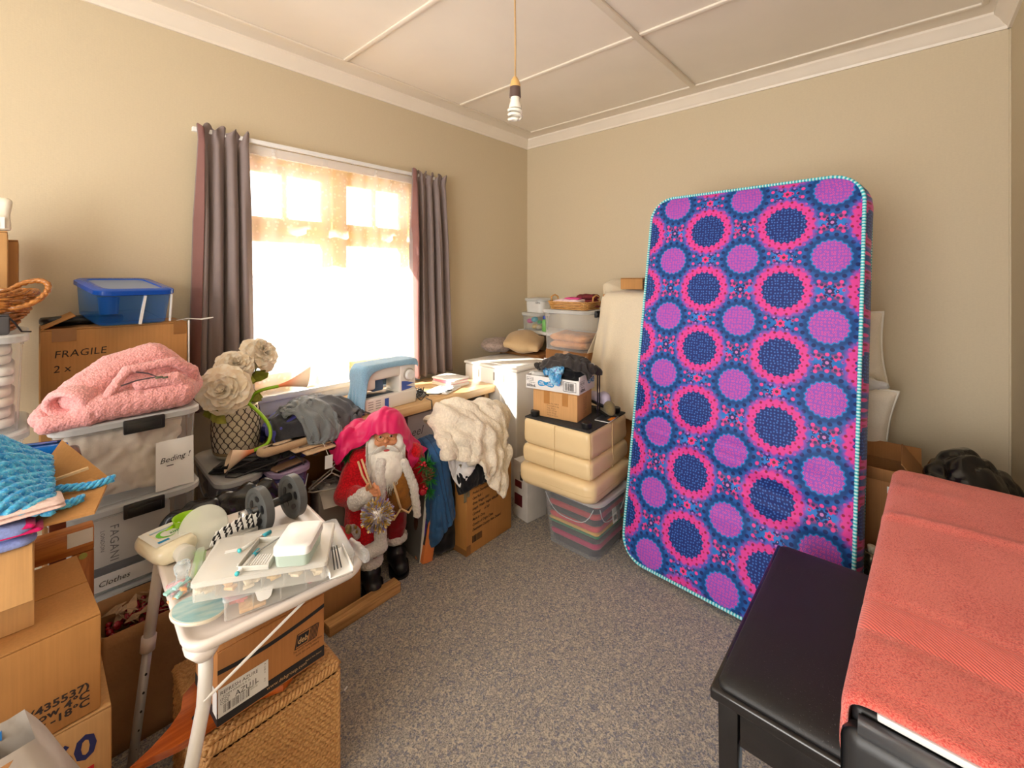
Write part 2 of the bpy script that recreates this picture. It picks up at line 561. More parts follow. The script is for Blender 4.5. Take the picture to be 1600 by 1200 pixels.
def carpet():
    m, nt, p = newmat('speckled_carpet')
    v = coords(nt)[0]
    a = tnoise(nt, 190, 2, v, 0.8); b = tvor(nt, 150, v, out='Color'); bl = tnoise(nt, 120, 2, stretch(nt, v, 1, 1, 1) , 0.7)
    big = tnoise(nt, 2.2, 3, v)
    sep = nt.nodes.new('ShaderNodeSeparateColor'); nt.links.new(b.s, sep.inputs[0])
    r, g_ = X(nt, sep.outputs[0]), X(nt, sep.outputs[1])
    c = mixc(nt, a.ss(0.3, 0.7), (122, 120, 118), (200, 192, 182))
    c = mixc(nt, r.gt(0.8) * 0.5, c, (96, 108, 136))
    c = mixc(nt, g_.gt(0.8) * 0.5, c, (226, 213, 188))
    c = mixc(nt, (bl.ss(0.6, 0.75)) * 0.55, c, (84, 82, 88))
    c = mixc(nt, big.ss(0.35, 0.7) * 0.12, c, (120, 112, 106))
    nt.links.new(c.s, p.inputs['Base Color'])
    p.inputs['Roughness'].default_value = 1.0; p.inputs['Specular IOR Level'].default_value = 0.05
    setbump(nt, p, a, 0.8, 0.006)
    return m
struct(MB().box(XB, X1 + 0.12, Y0 - 0.12, Y1 + 0.15, -0.06, 0.0).obj('floor', carpet()))
struct(MB().box(XB, X1 + 0.12, Y0 - 0.12, Y1 + 0.15, ZC, ZC + 0.06).obj('ceiling', M_ceil))
wx0, wx1, wz0, wz1 = 0.70, 1.88, 0.80, 2.13
w = MB()
w.box(XB, wx0, Y1, Y1 + 0.15, 0, ZC); w.box(wx1, X1 + 0.12, Y1, Y1 + 0.15, 0, ZC)
w.box(wx0, wx1, Y1, Y1 + 0.15, 0, wz0); w.box(wx0, wx1, Y1, Y1 + 0.15, wz1, ZC)
struct(w.obj('wall_left', M_wall))
struct(MB().box(X1, X1 + 0.12, Y0 - 0.12, Y1, 0, ZC).obj('wall_back', M_wall))
struct(MB().box(XB, X1, Y0 - 0.12, Y0, 0, ZC).obj('wall_right', M_wall))
struct(MB().box(XB - 0.12, XB, Y0 - 0.12, Y1 + 0.15, 0, ZC).obj('wall_front', M_wall))
struct(MB().box(X1 - 0.006, X1, Y0, Y0 + 0.008, 0, ZC - 0.07, 0.002).obj('trim_1', M_wall))
struct(MB().box(XB, X1, Y1 - 0.018, Y1, 0, 0.14, 0.005).obj('baseboard_left', M_trim))
struct(MB().box(X1 - 0.018, X1, Y0, Y1, 0, 0.14, 0.005).obj('baseboard_back', M_trim))
# cornice: a stepped scotia along the three walls
def cornice(name, a, b, n):
    prof = [(0, -0.075), (0.012, -0.075), (0.016, -0.062), (0.03, -0.05), (0.042, -0.03), (0.056, -0.018), (0.062, -0.012), (0.062, 0.0), (0, 0)]
    a, b, n = Vector(a), Vector(b), Vector(n)
    struct(MB().loft([[p + n * u + Vector((0, 0, z)) for u, z in prof] for p in (a, b)]).obj(name, M_trim, ang=0.5))
cornice('trim_2', (XB, Y1, ZC), (X1, Y1, ZC), (0, -1, 0))
cornice('trim_3', (X1, Y1, ZC), (X1, Y0, ZC), (-1, 0, 0))
cornice('trim_4', (X1, Y0, ZC), (XB, Y0, ZC), (0, 1, 0))
# flat border boards and battens over the sheet joints
bt = [(XB, 2.93, 2.40, 2.425), (2.915, 2.94, -0.27, 2.425), (XB, 2.93, -0.285, -0.26),
      (1.223, 1.248, 1.045, 2.40), (2.105, 2.13, 1.045, 2.40), (2.105, 2.13, -0.26, 1.015), (XB, 2.915, 1.012, 1.048), (1.223, 1.248, -0.26, 1.012)]
for i, (a, b, c, d) in enumerate(bt):
    z = ZC - (0.016 if i == 6 else 0.011)
    struct(MB().box(a, b, c, d, z, ZC, 0.004).obj('trim_%d' % (5 + i), M_trim))

# window: two fanlights with two panes each over two casements, yellow painted timber
M_sash = mat('yellow_sash_paint', (250, 196, 66), 0.45, 0.04, 4)
M_glass = clear('window_glass', (255, 255, 255), 0.03, 0.03, (0.98, 0.99, 1.0), 0.12)
M_sill = mat('white_sill_paint', (226, 232, 240), 0.4, 0.02)
win = struct(MB().box(wx0, wx0 + 0.05, Y1 + 0.02, Y1 + 0.14, wz0, wz1, 0.004).box(wx1 - 0.05, wx1, Y1 + 0.02, Y1 + 0.14, wz0, wz1, 0.004)
    .box(wx0 + 0.05, wx1 - 0.05, Y1 + 0.02, Y1 + 0.14, wz1 - 0.05, wz1, 0.004).box(wx0 + 0.05, wx1 - 0.05, Y1 + 0.02, Y1 + 0.14, wz0, wz0 + 0.05, 0.004)
    .box(1.27, 1.34, Y1 + 0.02, Y1 + 0.14, wz0 + 0.05, wz1 - 0.05, 0.004)
    .box(wx0 + 0.05, 1.27, Y1 + 0.02, Y1 + 0.14, 1.69, 1.74, 0.004).box(1.34, wx1 - 0.05, Y1 + 0.02, Y1 + 0.14, 1.69, 1.74, 0.004).obj('window_1', M_sash))
for a, b in ((wx0 + 0.052, 1.268), (1.342, wx1 - 0.052)):
    for z0, z1, mun in ((1.742, wz1 - 0.052, True), (wz0 + 0.052, 1.688, False)):
        f = MB(); t = 0.042
        f.box(a, a + t, Y1 + 0.06, Y1 + 0.1, z0, z1, 0.003).box(b - t, b, Y1 + 0.06, Y1 + 0.1, z0, z1, 0.003)
        f.box(a + t, b - t, Y1 + 0.06, Y1 + 0.1, z0, z0 + t, 0.003).box(a + t, b - t, Y1 + 0.06, Y1 + 0.1, z1 - t, z1, 0.003)
        if mun: f.box((a + b) / 2 - 0.012, (a + b) / 2 + 0.012, Y1 + 0.065, Y1 + 0.095, z0 + t, z1 - t, 0.003)
        so_ = f.obj('sash', M_sash, win)
        xs = [a + t, (a + b) / 2 - 0.012, (a + b) / 2 + 0.012, b - t] if mun else [a + t, b - t]
        for k in range(0, len(xs), 2):
            MB().box(xs[k], xs[k + 1], Y1 + 0.078, Y1 + 0.082, z0 + t, z1 - t).obj('pane', M_glass, so_)
        if mun:
            MB().box((a + b) / 2 - 0.015, (a + b) / 2 + 0.015, Y1 + 0.045, Y1 + 0.06, z0 - 0.0, z0 + 0.05, 0.004).obj('latch', M_sash, so_)
MB().box(wx0 - 0.05, wx1 + 0.05, Y1 - 0.045, Y1 + 0.02, 0.768, 0.80, 0.006).box(wx0 - 0.02, wx1 + 0.02, Y1 - 0.018, Y1, 0.69, 0.768, 0.004).obj('window_sill', M_sill, win)
# unseen slab added outside, keeping the sun off the upper net
struct(MB().box(-2.5, 3.6, Y1 + 0.15, Y1 + 0.66, 2.42, 2.52, 0.01).obj('sun_shade_slab', M_trim))

# curtain track, drapes, net
M_track = mat('white_track', (236, 236, 236), 0.35, 0.01)
t = thing('curtain_track', 'thin white curtain track along the top of the window', 'curtain rail', (1.3, 2.555, 2.162))
MB().box(-0.76, 0.80, -0.012, 0.012, -0.011, 0.011, 0.003).obj('rail', M_track, t)
for x in (-0.55, 0.1, 0.62):
    MB().box(x - 0.012, x + 0.012, 0.012, 0.055, -0.008, 0.008, 0.002).obj('bracket', M_track, t)

def drape(x0t, x1t, x0b, x1b, zt, zb, nf, seed, label, lean=0.0):
    M_cur = weave('taupe_drape_cloth', (140, 126, 124), 500, 0.2, 0.07, 0.85, 3)
    M_lin = weave('plum_drape_lining', (132, 94, 90), 500, 0.2, 0.07, 0.85, 3)
    o = thing('curtain', label, 'curtain', ((x0t + x1t) / 2, 2.545, zb))
    nu, nv = 150, 60
    P = np.zeros((nu, nv, 3)); rr = random.Random(seed)
    ph = [rr.uniform(-0.5, 0.5) for _ in range(int(nf) + 3)]
    for i in range(nu):
        u = i / (nu - 1)
        k = u * nf
        w_ = ph[int(k)] * (1 - k % 1) + ph[int(k) + 1] * (k % 1)
        for j in range(nv):
            v = j / (nv - 1)                      # 0 at the foot, 1 at the head
            g = min(1, (1 - v) * 3.0)
            hd = max(0.0, (v - 0.955) / 0.045)
            x = (x0b + (x1b - x0b) * u) * (1 - v) ** 1.3 + (x0t + (x1t - x0t) * u) * (1 - (1 - v) ** 1.3)
            a = (0.026 + 0.012 * math.sin(k * 1.9 + seed)) * g + 0.012
            y = -a * math.sin(2 * PI * (k + 0.55 * w_ * g)) - 0.008 * math.sin(2 * PI * k * 2.3 + 3 * v) * g
            y += -0.012 * hd * math.sin(2 * PI * k * 2.0)
            x += 0.010 * math.cos(2 * PI * k + seed) * g
            if v > 0.94: y *= 0.75; x += 0.006 * hd * math.sin(k * 9)
            z = zb + (zt - zb) * v + 0.016 * hd * math.sin(k * 7.3 + seed); x += 0.02 * hd * (u - 0.5); y += -0.01 * hd
            P[i, j] = (x - o.location.x, y - 0.0 + lean * (1 - v), z - zb)
    sheet('cloth', P, M_cur, o, 0.004, 0)
    P2 = P[(0 if x0t < 1 else nu - 1)::1][:14] if x0t < 1 else P[:12]
    P2 = P2.copy(); P2[..., 1] -= 0.012
    sheet('lining_edge', P2, M_lin, o, 0.003, 0)
    return o
drape(0.565, 0.775, 0.535, 0.80, 2.185, 0.80, 3.4, 3, 'taupe blackout curtain gathered at the left of the window')
drape(1.80, 2.085, 1.81, 2.14, 2.185, 0.745, 4.4, 8, 'taupe blackout curtain gathered at the right of the window')

def net():
    m, nt, p = newmat('net_lace')
    v, x, y, z = coords(nt)
    nt.nodes.remove(p)
    tr = nt.nodes.new('ShaderNodeBsdfTransparent'); tl = nt.nodes.new('ShaderNodeBsdfTranslucent'); df = nt.nodes.new('ShaderNodeBsdfDiffuse')
    tl.inputs[0].default_value = (0.97, 0.97, 0.97, 1); df.inputs[0].default_value = (0.93, 0.92, 0.9, 1)
    a = nt.nodes.new('ShaderNodeMixShader'); a.inputs[0].default_value = 0.35
    nt.links.new(tl.outputs[0], a.inputs[1]); nt.links.new(df.outputs[0], a.inputs[2])
    fl = tvor(nt, 40, stretch(nt, v, 1, 0.0, 1)).ss(0.34, 0.26) * 0.15 + 0.52
    b = nt.nodes.new('ShaderNodeMixShader'); nt.links.new(fl.s, b.inputs[0])
    nt.links.new(tr.outputs[0], b.inputs[1]); nt.links.new(a.outputs[0], b.inputs[2])
    nt.links.new(b.outputs[0], nt.nodes['Material Output'].inputs[0])
    return m
o = thing('net_curtain', 'white floral net curtain hanging across the whole window', 'curtain', (1.3, 2.578, 0.803))
nu, nv = 160, 12
P = np.zeros((nu, nv, 3))
for i in range(nu):
    for j in range(nv):
        u = i / (nu - 1); v = j / (nv - 1)
        P[i, j] = (-0.565 + 1.13 * u, 0.009 * math.sin(u * 60 + 1.5 * math.sin(u * 9)) + 0.006 * math.sin(u * 23 + v), 1.342 * v)
sheet('lace', P, net(), o, 0, 0)
MB().box(-0.57, 0.57, -0.012, 0.012, 1.297, 1.345, 0.004).obj('header', clear('net_header', (246, 240, 236), 0.55, 0.6, (1, 1, 1), 0.2), o)

# pendant lamp
M_cord = mat('tan_flex', (196, 160, 112), 0.6, 0.05)
t = thing('pendant_lamp', 'bare spiral energy saving bulb hanging on a tan cord', 'lamp', (1.262, 1.116, 2.05))
MB().tube([(0, 0, 0.165), (0.001, 0, 0.3), (-0.001, 0.001, 0.5), (0, 0, 0.645)], 0.0035, 6).obj('cord', M_cord, t)
MB().lathe([(0.03, 0.645), (0.03, 0.632), (0.012, 0.62), (0.005, 0.615)][::-1], 16).obj('ceiling_rose', M_trim, t)
MB().lathe([(0.0205, 0.128), (0.0205, 0.131), (0.017, 0.15), (0.009, 0.165), (0.004, 0.17)], 20).obj('holder_cap', mat('ivory_bakelite', (222, 178, 112), 0.35, 0.03), t)
MB().lathe([(0.021, 0.088), (0.0225, 0.09), (0.022, 0.1), (0.0205, 0.128)], 20).obj('bulb_holder', mat('brown_bakelite', (92, 70, 66), 0.3, 0.05, coat=0.3), t)
M_cfl = mat('white_bulb_glass', (244, 242, 232), 0.2, 0.01, coat=0.4)
MB().lathe([(0.018, 0.088), (0.0185, 0.07), (0.024, 0.055), (0.025, 0.045), (0.012, 0.044)][::-1], 20).obj('bulb_base', M_cfl, t)
sp = [(0.0245 * math.cos(a) * (1 if a < 15 else 0.7), 0.0245 * math.sin(a) * (1 if a < 15 else 0.7), 0.046 - 0.0027 * a) for a in [k * 0.35 for k in range(50)]]
MB().tube(sp, 0.0055, 8).obj('spiral_tube', M_cfl, t, smooth=True)

# ================================================================== SHARED BUILDERS
def rr(w, d, r, z, n=5, cx=0, cy=0):
    """a rounded rectangle of points at height z"""
    pts = []; r = min(r, w / 2 - 1e-4, d / 2 - 1e-4)
    for sx, sy, a0 in ((1, 1, 0), (-1, 1, PI / 2), (-1, -1, PI), (1, -1, 1.5 * PI)):
        for k in range(n + 1):
            a = a0 + PI / 2 * k / n
            pts.append(Vector((cx + sx * (w / 2 - r) + r * math.cos(a), cy + sy * (d / 2 - r) + r * math.sin(a), z)))
    return pts

M_clear = clear('clear_plastic', (236, 238, 240), 0.14, 0.15, (0.96, 0.965, 0.97), 0.4)
M_frost = clear('frosted_lid_plastic', (232, 234, 234), 0.42, 0.25, (0.95, 0.96, 0.97), 0.4)
M_blk = mat('black_plastic', (24, 24, 26), 0.35, 0.05)
M_ink = mat('black_ink', (28, 26, 28), 0.7, 0.0)
M_white = mat('white_plastic', (238, 238, 236), 0.35, 0.02)
M_paper = mat('white_paper', (236, 236, 234), 0.75, 0.02)
M_card = card('cardboard', (188, 138, 84))
M_card_l = card('pale_cardboard', (206, 160, 106))
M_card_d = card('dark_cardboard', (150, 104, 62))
M_tape = mat('brown_parcel_tape', (150, 102, 52), 0.3, 0.06, coat=0.3)
M_edge = mat('torn_card_edge', (214, 184, 142), 0.9, 0.1, 60)

def tub(name, label, loc, w, d, h, rz=0, cat='storage tub', group=None, body=None, lidm=None, latch=True, lid=True, taper=0.93, arc=False, lip=0.012, lidh=0.022):
    t = thing(name, label, cat, loc, rz, group)
    body = body or M_clear; lidm = lidm or M_frost
    b = MB(); hh = h - (lidh if lid else 0.0)
    b.loft([rr(w * taper, d * taper, 0.035, 0.0), rr(w * (taper + 0.01), d * (taper + 0.01), 0.045, 0.008), rr(w * 0.985, d * 0.985, 0.045, hh - 0.03),
            rr(w * 0.985, d * 0.985, 0.045, hh - 0.012), rr(w, d, 0.05, hh - 0.012), rr(w, d, 0.05, hh)], True, False)
    b.bm.faces.new([b.bm.verts.new(p) for p in rr(w * taper, d * taper, 0.035, 0.001)][::-1])
    b.obj('body', body, t, smooth=False, ang=0.7)
    if lid:
        l = MB()
        l.loft([rr(w + lip, d + lip, 0.055, h - lidh - 0.004), rr(w + lip * 2, d + lip * 2, 0.06, h - lidh), rr(w + lip * 2, d + lip * 2, 0.06, h - 0.006),
                rr(w + lip, d + lip, 0.055, h), rr(w - 0.03, d - 0.03, 0.04, h), rr(w - 0.045, d - 0.045, 0.035, h - 0.006)])
        l.obj('lid', lidm, t, ang=0.7)
    if latch:
        for s in (-1, 1):
            q = MB().box(-0.055, 0.055, -0.008, 0.008, h - 0.05, h - 0.004, 0.004)
            q.box(-0.045, 0.045, -0.011, -0.007, h - 0.04, h - 0.016, 0.002)
            o = q.obj('latch', M_blk, t); o.location = (0.03, s * (d / 2 + lip + 0.004), 0)
            if s > 0: o.rotation_euler = (0, 0, PI)
    if arc:                                             # moulded handle hoop on the sides
        for s, ax in ((-1, 'y'), (-1, 'x')):
            L = (w if ax == 'y' else d) * 0.42
            pts = []
            for k in range(13):
                a = -1 + 2 * k / 12
                u = L * a; z = h - 0.04 - 0.10 * (1 - abs(a) ** 3.5)
                off = (d if ax == 'y' else w) / 2 * (taper + (0.985 - taper) * z / h) + 0.002
                pts.append((u, -off, z) if ax == 'y' else (-off, u, z))
            MB().tube(pts, 0.0025, 6).obj('handle_hoop', M_frost, t)
    return t

def folded(name, label, loc, w, d, h, m, rz=0, amp=0.012, sc=9, seed=1, cat='clothing', group=None, layers=1, bulge=0.012, rot=None):
    """a folded cloth: rounded layers, each with its own waviness"""
    o = None; b = MB()
    for k in range(layers):
        z0, z1 = h * k / layers, h * (k + 1) / layers
        hh = z1 - z0; n = 8
        prof = [(-0.35, 0), (-0.05, 0), (0, 0.12), (bulge, 0.35), (bulge, 0.65), (0, 0.9), (-0.03, 1.0), (-0.35, 1.0), (-0.8, 1.0)]
        rings = []
        sk = random.Random(seed * 31 + k).uniform(-1, 1) * 0.008
        for off, zz in prof:
            f = (1 + off * 1.0) if off < -0.04 else 1
            ex = 0 if off < -0.04 else off * 2
            ring = []
            for p in rr(w * f + ex, d * f + ex, min(0.04, hh), 0, 9, sk, -sk):
                wv = amp * mnoise.noise(Vector((p.x * sc, p.y * sc, seed + k * 0.15))) if amp else 0
                side = 0.35 * amp * mnoise.noise(Vector((p.x * sc * 3, p.y * sc * 3, zz * 2 + seed * 5)))
                dr = Vector((p.x, p.y, 0)); dr = dr.normalized() * side if dr.length > 0 else dr
                ring.append((p.x + dr.x, p.y + dr.y, z0 + hh * zz + wv + (0 if zz > 0.2 else 0)))
            rings.append(ring)
        b.loft(rings)
    o = b.obj(name, m, None, smooth=True)
    o.location = loc; o.rotation_euler = rot if rot else (0, 0, rz)
    return tag(o, label, cat, group)

def carton(name, label, loc, w, d, h, m=None, rz=0, top='closed', flaps=(), tape=True, cat='cardboard box', group=None, rot=None, th=0.005, tapeface=False):
    """origin at the centre of the base; top 'closed' or 'open'; flaps: (side, angle from upright in degrees, length)"""
    m = m or M_card
    t = thing(name, label, cat, loc, rz, group, rot)
    if top == 'closed':
        MB().box(-w / 2, w / 2, -d / 2, d / 2, 0, h - th, 0.005).obj('body', m, t)
        for s in (-1, 1):
            y0, y1 = (-d / 2 + 0.001, -0.0012) if s < 0 else (0.0012, d / 2 - 0.001)
            MB().box(-w / 2 + 0.001, w / 2 - 0.001, y0, y1, h - th, h, 0.002).obj('top_flap', m, t)
        if tape:
            MB().box(-w / 2 - 0.001, w / 2 + 0.001, -0.024, 0.024, h, h + 0.0008).box(-w / 2 - 0.0012, -w / 2 - 0.0002, -0.024, 0.024, h - 0.06, h + 0.0008).box(w / 2 + 0.0002, w / 2 + 0.0012, -0.024, 0.024, h - 0.06, h + 0.0008).obj('tape', M_tape, t)
    else:
        b = MB()
        b.box(-w / 2, w / 2, -d / 2, -d / 2 + th, 0, h, 0.0015).box(-w / 2, w / 2, d / 2 - th, d / 2, 0, h, 0.0015)
        b.box(-w / 2, -w / 2 + th, -d / 2 + th, d / 2 - th, 0, h, 0.0015).box(w / 2 - th, w / 2, -d / 2 + th, d / 2 - th, 0, h, 0.0015)
        b.box(-w / 2 + th, w / 2 - th, -d / 2 + th, d / 2 - th, 0, th)
        b.obj('body', m, t)
    for sd, ang, L in flaps:
        a = math.radians(ang)
        W_ = (w if sd in ('front', 'back') else d) - 0.006
        f = MB().box(-W_ / 2, W_ / 2, -th / 2, th / 2, 0.001, L, 0.0015).obj('flap', m, t)
        rz_ = {'front': 0, 'back': PI, 'left': -PI / 2, 'right': PI / 2}[sd]
        f.rotation_euler = (a, 0, rz_)
        f.location = {'front': (0, -d / 2 + th / 2, h), 'back': (0, d / 2 - th / 2, h), 'left': (-w / 2 + th / 2, 0, h), 'right': (w / 2 - th / 2, 0, h)}[sd]
    return t

def linen(name, label, loc, w, d, h, m, seed, group=None, cat='linen'):
    """bundled cloth filling a tub"""
    r = random.Random(seed); sh = [('b', (-w / 2 + 0.045, w / 2 - 0.045, -d / 2 + 0.05, d / 2 - 0.05, 0.03, h - 0.04), 0.03)]
    for k in range(34):
        z = h * (0.1 + 0.8 * (k % 6) / 5.0)
        sd = r.choice(('y', 'y', 'y', 'x'))
        if sd == 'y':
            a = (r.uniform(-w / 2, 0) * 0.86, -d / 2 + 0.026, z + r.uniform(-0.04, 0.04)); bb = (r.uniform(0, w / 2) * 0.86, -d / 2 + 0.024, z + r.uniform(-0.08, 0.08))
        else:
            a = (r.choice((-1, 1)) * (w / 2 - 0.03), -d / 2 * 0.8, z); bb = (a[0], d / 2 * 0.8, z + r.uniform(-0.03, 0.03))
        q = r.uniform(0.018, 0.03)
        a = (a[0], a[1], min(max(a[2], q), h - q)); bb = (bb[0], bb[1], min(max(bb[2], q), h - q))
        sh.append(('c', a, bb, q, r.uniform(0.012, 0.026)))
    o = blob(name, sh, m, None, 0.007, 2, 0.008, 16, seed, 0.003, 40, crease=0.022, cscale=9)
    o.location = loc
    return tag(o, label, cat, group)

# ================================================================== LEFT WALL: TUBS, CARTONS, THROW
M_linen = weave('cream_linen', (222, 208, 190), 380, 0.15, 0.06, 0.9, 8)
M_bed = weave('pale_bedding', (218, 203, 184), 380, 0.15, 0.06, 0.9, 8)
M_slate = weave('slate_cloth', (96, 110, 132), 300, 0.2, 0.1)
tw, td = 0.372, 0.36
tub('storage_tub', 'clear tub on the floor at the bottom of the white bedding stack', (0.245, 2.13, 0.0), tw, td, 0.405)
folded('folded_blanket', 'grey blanket folded inside the lowest clear tub', (0.245, 2.13, 0.012), 0.29, 0.29, 0.3, mat('grey_felt', (150, 148, 146), 0.9, 0.1), layers=5, cat='blanket')
t = tub('storage_tub', 'clear tub with handwritten Clothes note and printed paper bag inside', (0.245, 2.13, 0.408), tw, td, 0.282)
M_bagp = mat('pale_paper_bag', (212, 206, 198), 0.7, 0.04, 3)
M_strip = mat('charcoal_strip', (52, 54, 62), 0.7, 0.1, 80)
M_prn = mat('grey_print', (86, 86, 90), 0.7, 0.0)
bag = thing('paper_bag', 'pale printed paper bag showing through the Clothes tub', 'paper bag', (0.235, 1.985, 0.424))
MB().box(-0.15, 0.12, 0.0, 0.24, 0, 0.222, 0.012).obj('body', M_bagp, bag)
MB().box(-0.151, 0.121, -0.002, 0.03, 0.032, 0.06, 0.002).obj('band', M_strip, bag)
lettering(bag, 'FAGANI', 0.032, (-0.042, 0, 0.19), (0, 0, -1), (1, 0, 0), M_prn, name='lettering', space=1.1)
lettering(bag, 'LONDON', 0.015, (-0.066, 0, 0.18), (0, 0, -1), (1, 0, 0), M_prn, name='lettering', space=1.1)
MB().tube([(0.045 + 0.028 * math.cos(a), -0.002, 0.212 + 0.012 * math.sin(a)) for a in [k * PI / 8 for k in range(9)]], 0.003, 6).obj('handle', M_slate, bag)
patch('paper_note', t, (-0.13, -td / 2 * 0.945 - 0.004, 0.012), (1, 0, 0), (0, 0, 1), 0.2, 0.05, M_paper)
lettering(t, 'Clothes', 0.025, (-0.085, -td / 2 * 0.945 - 0.0056, 0.026), (1, 0, 0.03), (0, 0, 1), M_ink, 0.25, name='lettering')
t = tub('storage_tub', 'clear tub with handwritten Beding note full of cream bedding', (0.245, 2.13, 0.692), tw, td, 0.28)
linen('bedding', 'crumpled cream bedding packed inside the tub marked Beding', (0.235, 2.13, 0.705), 0.335, 0.325, 0.235, M_bed, 4)
MB().loft([[(0.062 + 0.11 * i / 6, -td / 2 * 0.965 - 0.006 - 0.003 * math.sin(i * 1.3 + dz), zz) for i in range(7)] for zz, dz in ((0.003, 0), (0.06, 1), (0.13, 2), (0.175, 2.5))], False, False).obj('paper_note', M_paper, t, smooth=True)
lettering(t, 'Beding !', 0.027, (0.072, -td / 2 * 0.965 - 0.0108, 0.098), (1, 0, 0.08), (0, 0, 1), M_ink, 0.35, name='lettering')
MB().box(0.092, 0.112, -td / 2 * 0.965 - 0.0112, -td / 2 * 0.965 - 0.010, 0.085, 0.0875).obj('underline', M_ink, t)

# pink sherpa jacket folded over the Beding tub
M_pink = fleece('pink_sherpa', (248, 174, 172), 170, 0.9, 0.74)
pj = thing('sherpa_jacket', 'pink sherpa fleece jacket bundled on top of the Beding tub', 'jacket', (0.235, 2.08, 0.973))
def blobp(nm, sh, m, p, **k): return blob(nm, sh, m, p, **k)
blob('body', [('c', (-0.11, -0.045, 0.085), (-0.02, 0.01, 0.135), 0.062, 0.07), ('c', (-0.02, 0.01, 0.135), (0.08, 0.03, 0.168), 0.07, 0.062), ('c', (0.08, 0.03, 0.168), (0.165, 0.02, 0.10), 0.062, 0.055),
              ('c', (-0.10, -0.11, 0.042), (0.15, -0.1, 0.05), 0.045, 0.052), ('c', (0.15, -0.1, 0.05), (0.19, 0.0, 0.06), 0.05, 0.05), ('e', (0.02, 0.03, 0.07), (0.19, 0.12, 0.07)),
              ('c', (-0.12, 0.08, 0.05), (0.14, 0.1, 0.06), 0.05, 0.055), ('c', (-0.19, -0.12, 0.022), (-0.10, -0.13, 0.02), 0.03, 0.025), ('c', (-0.2, -0.06, 0.03), (-0.16, 0.06, 0.04), 0.03, 0.04)],
     M_pink, pj, voxel=0.0065, smooth=5, amp=0.005, scale=12, amp2=0.003, scale2=110)
b = MB()
P = []
for k in range(17):                                      # the cuff of the rolled sleeve
    a = 2 * PI * k / 16
    ax_ = Vector((-0.62, -0.76, -0.2)).normalized(); e1 = ax_.cross(Vector((0, 0, 1))).normalized(); e2 = e1.cross(ax_)
    P.append([Vector((-0.105, -0.045, 0.083)) + ax_ * s_ + (e1 * math.cos(a) * 1.1 + e2 * math.sin(a) * 0.85) * q for s_, q in ((0.0, 0.052), (0.03, 0.060), (0.06, 0.061), (0.078, 0.056), (0.084, 0.046), (0.076, 0.037), (0.05, 0.033), (0.01, 0.03), (0.0, 0.004))])
b.grid(P).bm.normal_update()
b.disp(0.003, 110).obj('sleeve_cuff', M_pink, pj, smooth=True)
blob('collar_flap', [('c', (-0.05, -0.12, 0.085), (0.0, -0.095, 0.155), 0.016, 0.018), ('c', (0.0, -0.095, 0.155), (0.13, -0.08, 0.165), 0.018, 0.018), ('c', (0.13, -0.08, 0.165), (0.195, -0.06, 0.12), 0.018, 0.02),
                     ('c', (0.195, -0.06, 0.12), (0.2, -0.05, 0.05), 0.02, 0.02), ('c', (0.03, -0.115, 0.105), (0.13, -0.12, 0.11), 0.02, 0.024), ('c', (0.13, -0.12, 0.11), (0.17, -0.11, 0.07), 0.024, 0.022)],
     M_pink, pj, voxel=0.006, smooth=4, amp2=0.003, scale2=110)
M_zip = mat('dark_zip', (60, 46, 52), 0.4, 0.05)
MB().tube([(-0.02, -0.135, 0.112), (0.02, -0.14, 0.124), (0.075, -0.142, 0.128), (0.05, -0.128, 0.142), (0.02, -0.12, 0.15)], 0.0025, 6).obj('zip', M_zip, pj)
MB().box(0.068, 0.09, -0.15, -0.144, 0.122, 0.13, 0.002).box(0.088, 0.104, -0.149, -0.146, 0.119, 0.126, 0.001).obj('zip_pull', mat('dull_zip_metal', (112, 120, 104), 0.35, 0.05, metal=0.7), pj)

# carton marked FRAGILE and the box that carries it
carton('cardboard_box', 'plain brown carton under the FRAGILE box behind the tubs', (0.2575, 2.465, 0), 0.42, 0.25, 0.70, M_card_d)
fb = carton('cardboard_box', 'brown carton marked FRAGILE 2 x behind the pink jacket', (0.2575, 2.46, 0.702), 0.437, 0.255, 0.553, M_card, flaps=(('left', -62, 0.1),))
lettering(fb, 'FRAGILE', 0.037, (-0.185, -0.1275, 0.446), (1, 0, 0.02), (0, 0, 1), M_ink, 0.12, name='lettering', space=1.05)
lettering(fb, '2 x', 0.037, (-0.187, -0.1275, 0.392), (1, 0, 0.02), (0, 0, 1), M_ink, 0.12, name='lettering')
patch('tape', fb, (-0.19, -0.1275, 0.505), (1, 0, 0), (0, 0, 1), 0.065, 0.048, M_tape)
patch('tape', fb, (0.17, -0.1275, 0.5), (1, 0, 0), (0, 0, 1), 0.045, 0.053, M_tape)
w_ = thing('plastic_strap', 'torn white plastic strap over the right corner of the FRAGILE box', 'strap', (0.476, 2.325, 1.256))
MB().box(0.001, 0.006, -0.004, 0.004, -0.42, 0.004, 0.001).obj('strip', M_white, w_)
MB().loft([[(-0.04, 0.012, 0.006), (-0.04, -0.012, 0.006)], [(0.0, 0.014, 0.012), (0.0, -0.012, 0.01)], [(0.05, 0.012, 0.007), (0.05, -0.008, 0.002)], [(0.095, 0.004, 0.012), (0.095, -0.004, 0.008)]], False, False).obj('torn_end', M_white, w_, smooth=True)
o = folded('phone_case', 'flat black case lying under the blue tub on the FRAGILE box', (0.17, 2.515, 1.2555), 0.24, 0.10, 0.034, M_blk, amp=0, cat='case', bulge=0.004)

